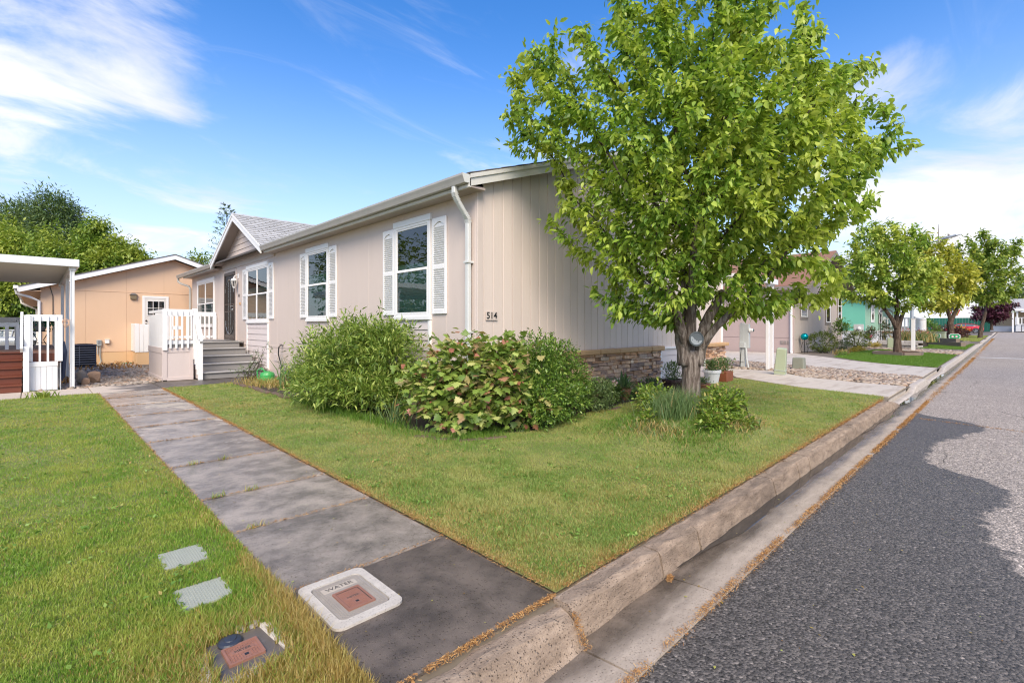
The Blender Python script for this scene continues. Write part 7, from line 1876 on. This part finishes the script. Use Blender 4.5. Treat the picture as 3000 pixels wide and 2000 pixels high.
# rocks and bricks edging the bed
M_brick = mat('old edging brick', (.15, .10, .07), .9, .3, 12, .7, 30)
for i, (x, y, a, lb) in enumerate(((3.27, 4.78, 2.0, 'brown edging brick at the left bed corner'), (3.36, 4.52, 2.3, 'brown edging brick left of the maple bush'), (3.55, 4.29, 2.6, 'brown edging brick below the maple bush'), (3.82, 4.17, 2.8, 'dark edging brick under the maple leaves'), (6.55, 4.33, .2, 'flat dark edging stone before the peony'))):
    tag(mk('edging_brick', cbox(-.14, .14, -.045, .045, -.04, .014, .01), M_brick, None, Matrix.Translation((x, y, 0)) @ Matrix.Rotation(a, 4, 'Z')), lb, 'brick', 'bricks edging the bed')
for i in range(7):
    y = 9.2 + i * .46
    tag(mk('edging_brick', cbox(-.05, .05, -.19, .19, -.02, .04, .01), M_brick, None, Matrix.Translation((3.22 + .03 * math.sin(i * 2.1), y, 0)) @ Matrix.Rotation(.12 * math.sin(i * 3.3), 4, 'Z')), 'weathered brick edging the bed before the long wall', 'brick', 'bricks along the long bed')
tag(mk('landscape_timber', beam((4.0, 6.15, .12), (4.25, 5.5, .12), .12, .16), M_timb), 'grey timber showing between the shrubs at the house corner', 'timber')
# plants along the long wall
tuft('spiky strap leaved clump beside the willow shrub', 'strap_leaf_plant', (4.05, 10.9), 170, .62, .022, M_blueg, (.16, .35), .5, None, 0, .1, 'plant')
tuft('pale arching blades between the shrubs at the bed edge', 'strap_leaf_plant', (3.45, 5.75), 90, .42, .012, M_blueg, (.10, .16), .8, None, 0, .2, 'plant')
tuft('tall lawn fringe under the willow shrub', 'grass_fringe', (3.25, 7.0), 2200, .12, .006, M_grassF, (.09, 1.2), .6, None, 0, .1)
tuft('tall lawn fringe under the maple bush', 'grass_fringe', (3.75, 4.42), 1300, .08, .005, M_grassF, (.30, .13), .6, None, 0, .1)
tuft('orange dead grass in the bed by the steps', 'dead_grass', (3.7, 11.5), 900, .2, .010, M_grassR, (.25, .5), .85, None, 0, .9)
cot = shrub('twiggy low shrub beside the porch steps', 'cotoneaster_shrub', (3.75, 12.85, 0), [((3.7, 12.85, .22), (.42, .4, .2)), ((3.95, 13.0, .5), (.22, .25, .3)), ((4.1, 12.7, .75), (.10, .12, .25))], 1000, .035, LEAF4, M_feath, 30, .0, .6)
# watering can
wc = thing('watering_can', 'bright green plastic watering can in the bed', 'watering can', (3.75, 11.75, 0))
M_can = mat('green plastic', (.05, .33, .08), .35, .08, 4, .03)
mk('body', lathe([(.15, 0), (.16, .02), (.155, .2), (.13, .25), (.06, .27), (.05, .28), (0, .28)], (3.75, 11.75, 0), 18), M_can, wc, None, False)
mk('spout', tube([(3.86, 11.62, .06), (3.96, 11.42, .17), (4.02, 11.28, .30)], [.03, .02, .022], 8), M_can, wc)
mk('handle', tube([(3.72, 11.80, .27), (3.68, 11.92, .34), (3.62, 12.02, .28), (3.62, 12.0, .12), (3.66, 11.9, .06)], .016, 7), M_can, wc)
tag(mk('garden_hose', tube([(XW - .11, 12.9, .77), (XW - .13, 12.88, .6), (XW - .10, 12.75, .3), (XW - .16, 12.55, .05), (XW - .3, 12.3, .02)], .016, 6), M_black), 'black hose hanging from the tap on the long wall', 'hose')
# pots along the stone wall
M_terrac = mat('terracotta', (.33, .14, .075), .8, .2, 8, .3, 40); M_glaze = mat('dark glazed pot', (.07, .035, .035), .25, .2, 12, .3, 25); M_potw = mat('white pot', (.74, .73, .72), .5, .04); M_pots = mat('pale stone bowl', (.42, .38, .32), .8, .15, 8, .3, 30)
def potted(label, x, y, r, h, m, lean_lbl, plants, n, ph, size, shape=LEAF4, lm=None, prof=None, droop=.0):
    t = thing('flower_pot', label, 'pot', (x, y, 0), 'pots along the stone wall')
    mk('pot', lathe(prof or [(r * .7, 0), (r * .95, h * .8), (r * 1.05, h * .8), (r * 1.05, h), (r * .92, h), (r * .88, h * .85), (0, h * .85)], (x, y, 0), 18), m, t)
    mk('soil', lathe([(r * .86, h * .84), (r * .5, h * .9), (0, h * .9)], (x, y, 0), 12), M_soil, t)
    if plants:
        q = np.stack([rng.normal(0, .5, n), rng.normal(0, .5, n), rng.uniform(.0, 1, n)], 1)
        P = np.array([x, y, h * .9]) + q * np.array([r * .8, r * .8, ph])
        leaves('plant', P, q + np.array([0, 0, .3]), size * rng.uniform(.6, 1.3, n), shape, lm or M_feath, t, droop, .5)
    return t
potted('terracotta pot of upright strappy leaves before the stone wall', 7.45, 4.78, .14, .2, M_terrac, '', True, 60, .10, .2, NARROW, M_blueg, None, -.9)
potted('wide shallow stone bowl at the foot of the stone wall', 8.75, 4.93, .19, .10, M_pots, '', True, 260, .16, .06, LEAF4, M_feath)
potted('dark glazed pot of lavender left of the tree trunk', 8.95, 4.62, .20, .26, M_glaze, '', True, 700, .34, .06, NARROW, M_feath, None, -.4)
potted('low terracotta saucer with a small plant right of the trunk', 10.05, 4.52, .17, .09, M_terrac, '', True, 200, .12, .05)
potted('white pot with grey green plant at the stone pier', 11.05, 4.74, .19, .30, M_potw, '', True, 420, .22, .06, LEAF4, M_feath, None, 0)
pt = thing('planter_box', 'square reddish planter box at the end of the stone pier', 'planter', (11.62, 4.72, 0), 'pots along the stone wall')
mk('box', cbox(11.42, 11.82, 4.56, 4.9, 0, .24, .01), mat('red wood planter', (.25, .075, .03), .6, .3, 9, .5, 30), pt); mk('soil', cbox(11.45, 11.79, 4.59, 4.87, .2, .235, .005), M_soil, pt)
q = np.stack([rng.normal(0, .12, 420), rng.normal(0, .1, 420), rng.uniform(0, .3, 420)], 1)
leaves('plant', np.array([11.62, 4.73, .23]) + q, q + np.array([0, 0, .2]), .06 * rng.uniform(.6, 1.3, 420), LEAF4, M_feath, pt, 0, .5)
# pot plant on the iron stand
pv = thing('potted_plant', 'deep green trailing plant in the pot on the iron stand', 'plant', (.08, 17.2, 1.35))
q = rng.normal(0, 1, (420, 3)); leaves('foliage', np.array([.10, 17.2, 1.42]) + q * np.array([.17, .17, .06]), q, .08 * rng.uniform(.6, 1.2, 420), LEAF4, leafmat('deep green leaves', [(0, (.01, .09, .03)), (1, (.03, .2, .08))], .2), pv, .4, .5)
# ---- shrubs on the right
M_box = leafmat('box hedge leaves', [(0, (.05, .085, .01)), (.5, (.12, .17, .018)), (1, (.24, .28, .035))], .25, .42)
def ball(label, name, c, r, h, n, size, lm, group=None, shape=LEAF4):
    return shrub(label, name, (c[0], c[1], 0), [((c[0], c[1], h * .52), (r, r, h * .5))], n, size, shape, lm, 10, .05, .6, group, 'shrub', None, .8, 9, .02)
ball('clipped round yellow green bush beside the gazing globe', 'round_bush', (27.2, 6.3), .66, 1.05, 5200, .055, M_box, 'clipped bushes before the mauve house')
ball('second clipped round bush farther right along the mauve house', 'round_bush', (33.2, 5.95), .62, 1.02, 3200, .07, M_box, 'clipped bushes before the mauve house')
shrub('small dark shrub on a stem under the mauve house window', 'camellia_shrub', (32.4, 6.55, 0), [((32.4, 6.55, 1.25), (.5, .5, .5))], 1300, .10, LEAF4, M_dksh, 8, .1, .6)
shrub('feathery green plant with red flecks between the round bushes', 'perennial_plant', (30.3, 6.1, 0), [((30.3, 6.1, .32), (.55, .4, .34))], 1300, .06, LEAF4, M_feath, 8, 0, .6, None, 'plant')
M_gold = leafmat('golden ground cover', [(0, (.34, .26, .03)), (1, (.62, .48, .09))], .3, .5)
shrub('golden creeping ground cover along the second lawn', 'ground_cover', (30.2, 5.4, 0), [((29.3, 5.4, .10), (.7, .22, .14)), ((30.6, 5.35, .10), (.9, .22, .14))], 1500, .07, LEAF4, M_gold, 5, 0, .6, None, 'plant')
tuft('straw coloured ornamental grass below the first round bush', 'ornamental_grass', (26.3, 5.35), 260, .32, .02, M_blueg, (.25, .12), .8, None, 0, .8, 'plant')
shrub('low green creeper at the corner of the second lawn', 'ground_cover', (25.5, 5.2, 0), [((25.7, 5.15, .08), (.5, .2, .12))], 700, .05, LEAF4, M_dksh, 5, 0, .6, None, 'plant')
M_rose = leafmat('rose leaves', [(0, (.05, .08, .03)), (.6, (.11, .15, .05)), (.93, (.17, .21, .08)), (.95, (.5, .08, .05)), (1, (.55, .12, .08))], .25, .45)
shrub('climbing rose over the iron arbor', 'climbing_rose', (38.3, 5.4, 0), [((38.2, 5.35, 1.2), (.35, .4, .7)), ((38.3, 5.5, .6), (.3, .35, .5))], 1400, .08, LEAF4, M_rose, 22, 0, .6, None, 'plant', None, .1)
shrub('clipped reddish green bush left of the iron arbor', 'round_bush', (38.0, 6.15, 0), [((38.0, 6.15, .85), (.45, .4, .45))], 1500, .08, LEAF4, M_rose, 8, 0, .6)
shrub('yellow orange flowering plant before the white skirting', 'perennial_plant', (35.3, 5.5, 0), [((35.3, 5.5, .2), (.5, .35, .22))], 600, .07, LEAF4, M_gold, 6, 0, .6, None, 'plant')
tuft('tall variegated ornamental grass on the block planter', 'ornamental_grass', (38.2, 4.2), 600, .75, .03, M_blueg, (.35, .45), .6, 'grasses on the planter', .38, .45, 'plant')
tuft('second ornamental grass on the right of the block planter', 'ornamental_grass', (39.6, 3.7), 600, .75, .03, M_blueg, (.4, .3), .65, 'grasses on the planter', .3, .6, 'plant')
M_redfl = leafmat('garden flowers', [(0, (.6, .03, .05)), (.5, (.75, .2, .05)), (.75, (.7, .1, .3)), (1, (.25, .1, .5))], .3, .5)
q = np.stack([rng.uniform(37.6, 40.0, 130), rng.uniform(3.3, 4.9, 130), rng.uniform(.85, 1.15, 130)], 1)
tg_ = thing('flower_cluster', 'red and pink blooms over the block planter grasses', 'flowers', (38.5, 4.2, .4)); leaves('blooms', q, rng.normal(0, 1, (130, 3)), .10 * rng.uniform(.6, 1.2, 130), LEAF4, M_redfl, tg_, 0, .5)
M_purp = leafmat('dark red barberry', [(0, (.05, .018, .02)), (.5, (.10, .03, .03)), (1, (.20, .08, .06))], .25, .5)
shrub('dark red barberry before the white porch railing', 'barberry_shrub', (47, 4.6, .06), [((46.6, 4.6, .5), (1.0, .6, .45)), ((47.8, 4.4, .45), (.9, .5, .4))], 1500, .12, LEAF4, M_purp, 10, 0, .6, 'dark red barberries')
shrub('long dark red barberry hedge before the red car', 'barberry_shrub', (66, 4.0, .1), [((64, 4.6, .7), (2.2, 1.0, .7)), ((66, 3.4, .6), (2.2, .9, .6)), ((69, 4.2, .6), (2.5, .9, .55))], 2600, .2, LEAF4, M_purp, 10, 0, .6, 'dark red barberries')
shrub('yellow bush in front of the red car', 'golden_shrub', (76, 3.9, .15), [((76, 3.9, .75), (1.4, .9, .55))], 800, .2, LEAF4, M_gold, 6, 0, .6)
shrub('dark green upright shrub between porch and third tree', 'evergreen_shrub', (57, 4.9, .1), [((57, 4.9, 1.1), (1.0, .8, 1.1))], 1500, .16, LEAF4, M_dksh, 6, 0, .6)
shrub('spreading olive shrub behind the transformer cabinet', 'juniper_shrub', (50.5, 5.2, .07), [((49.5, 5.2, .55), (1.3, .5, .5))], 1200, .12, LEAF4, M_box, 6, 0, .6)
# weeds and strays near the camera
tuft('small weed at the edge of the pale path', 'weed', (.10, 12.3), 90, .16, .02, M_grassL, (.10, .06), .7, None, 0, 0, 'weed')
for i, (x, y) in enumerate(((1.02, 3.40), (1.22, 4.2), (1.3, 5.36), (1.05, 5.36), (.98, 4.205))):
    tuft('weed sprout in a walkway joint', 'weed', (x, y), 26, .05, .004, M_grassL, (.03, .008), .7, 'weeds in the walkway joints', 0, .35, 'weed')
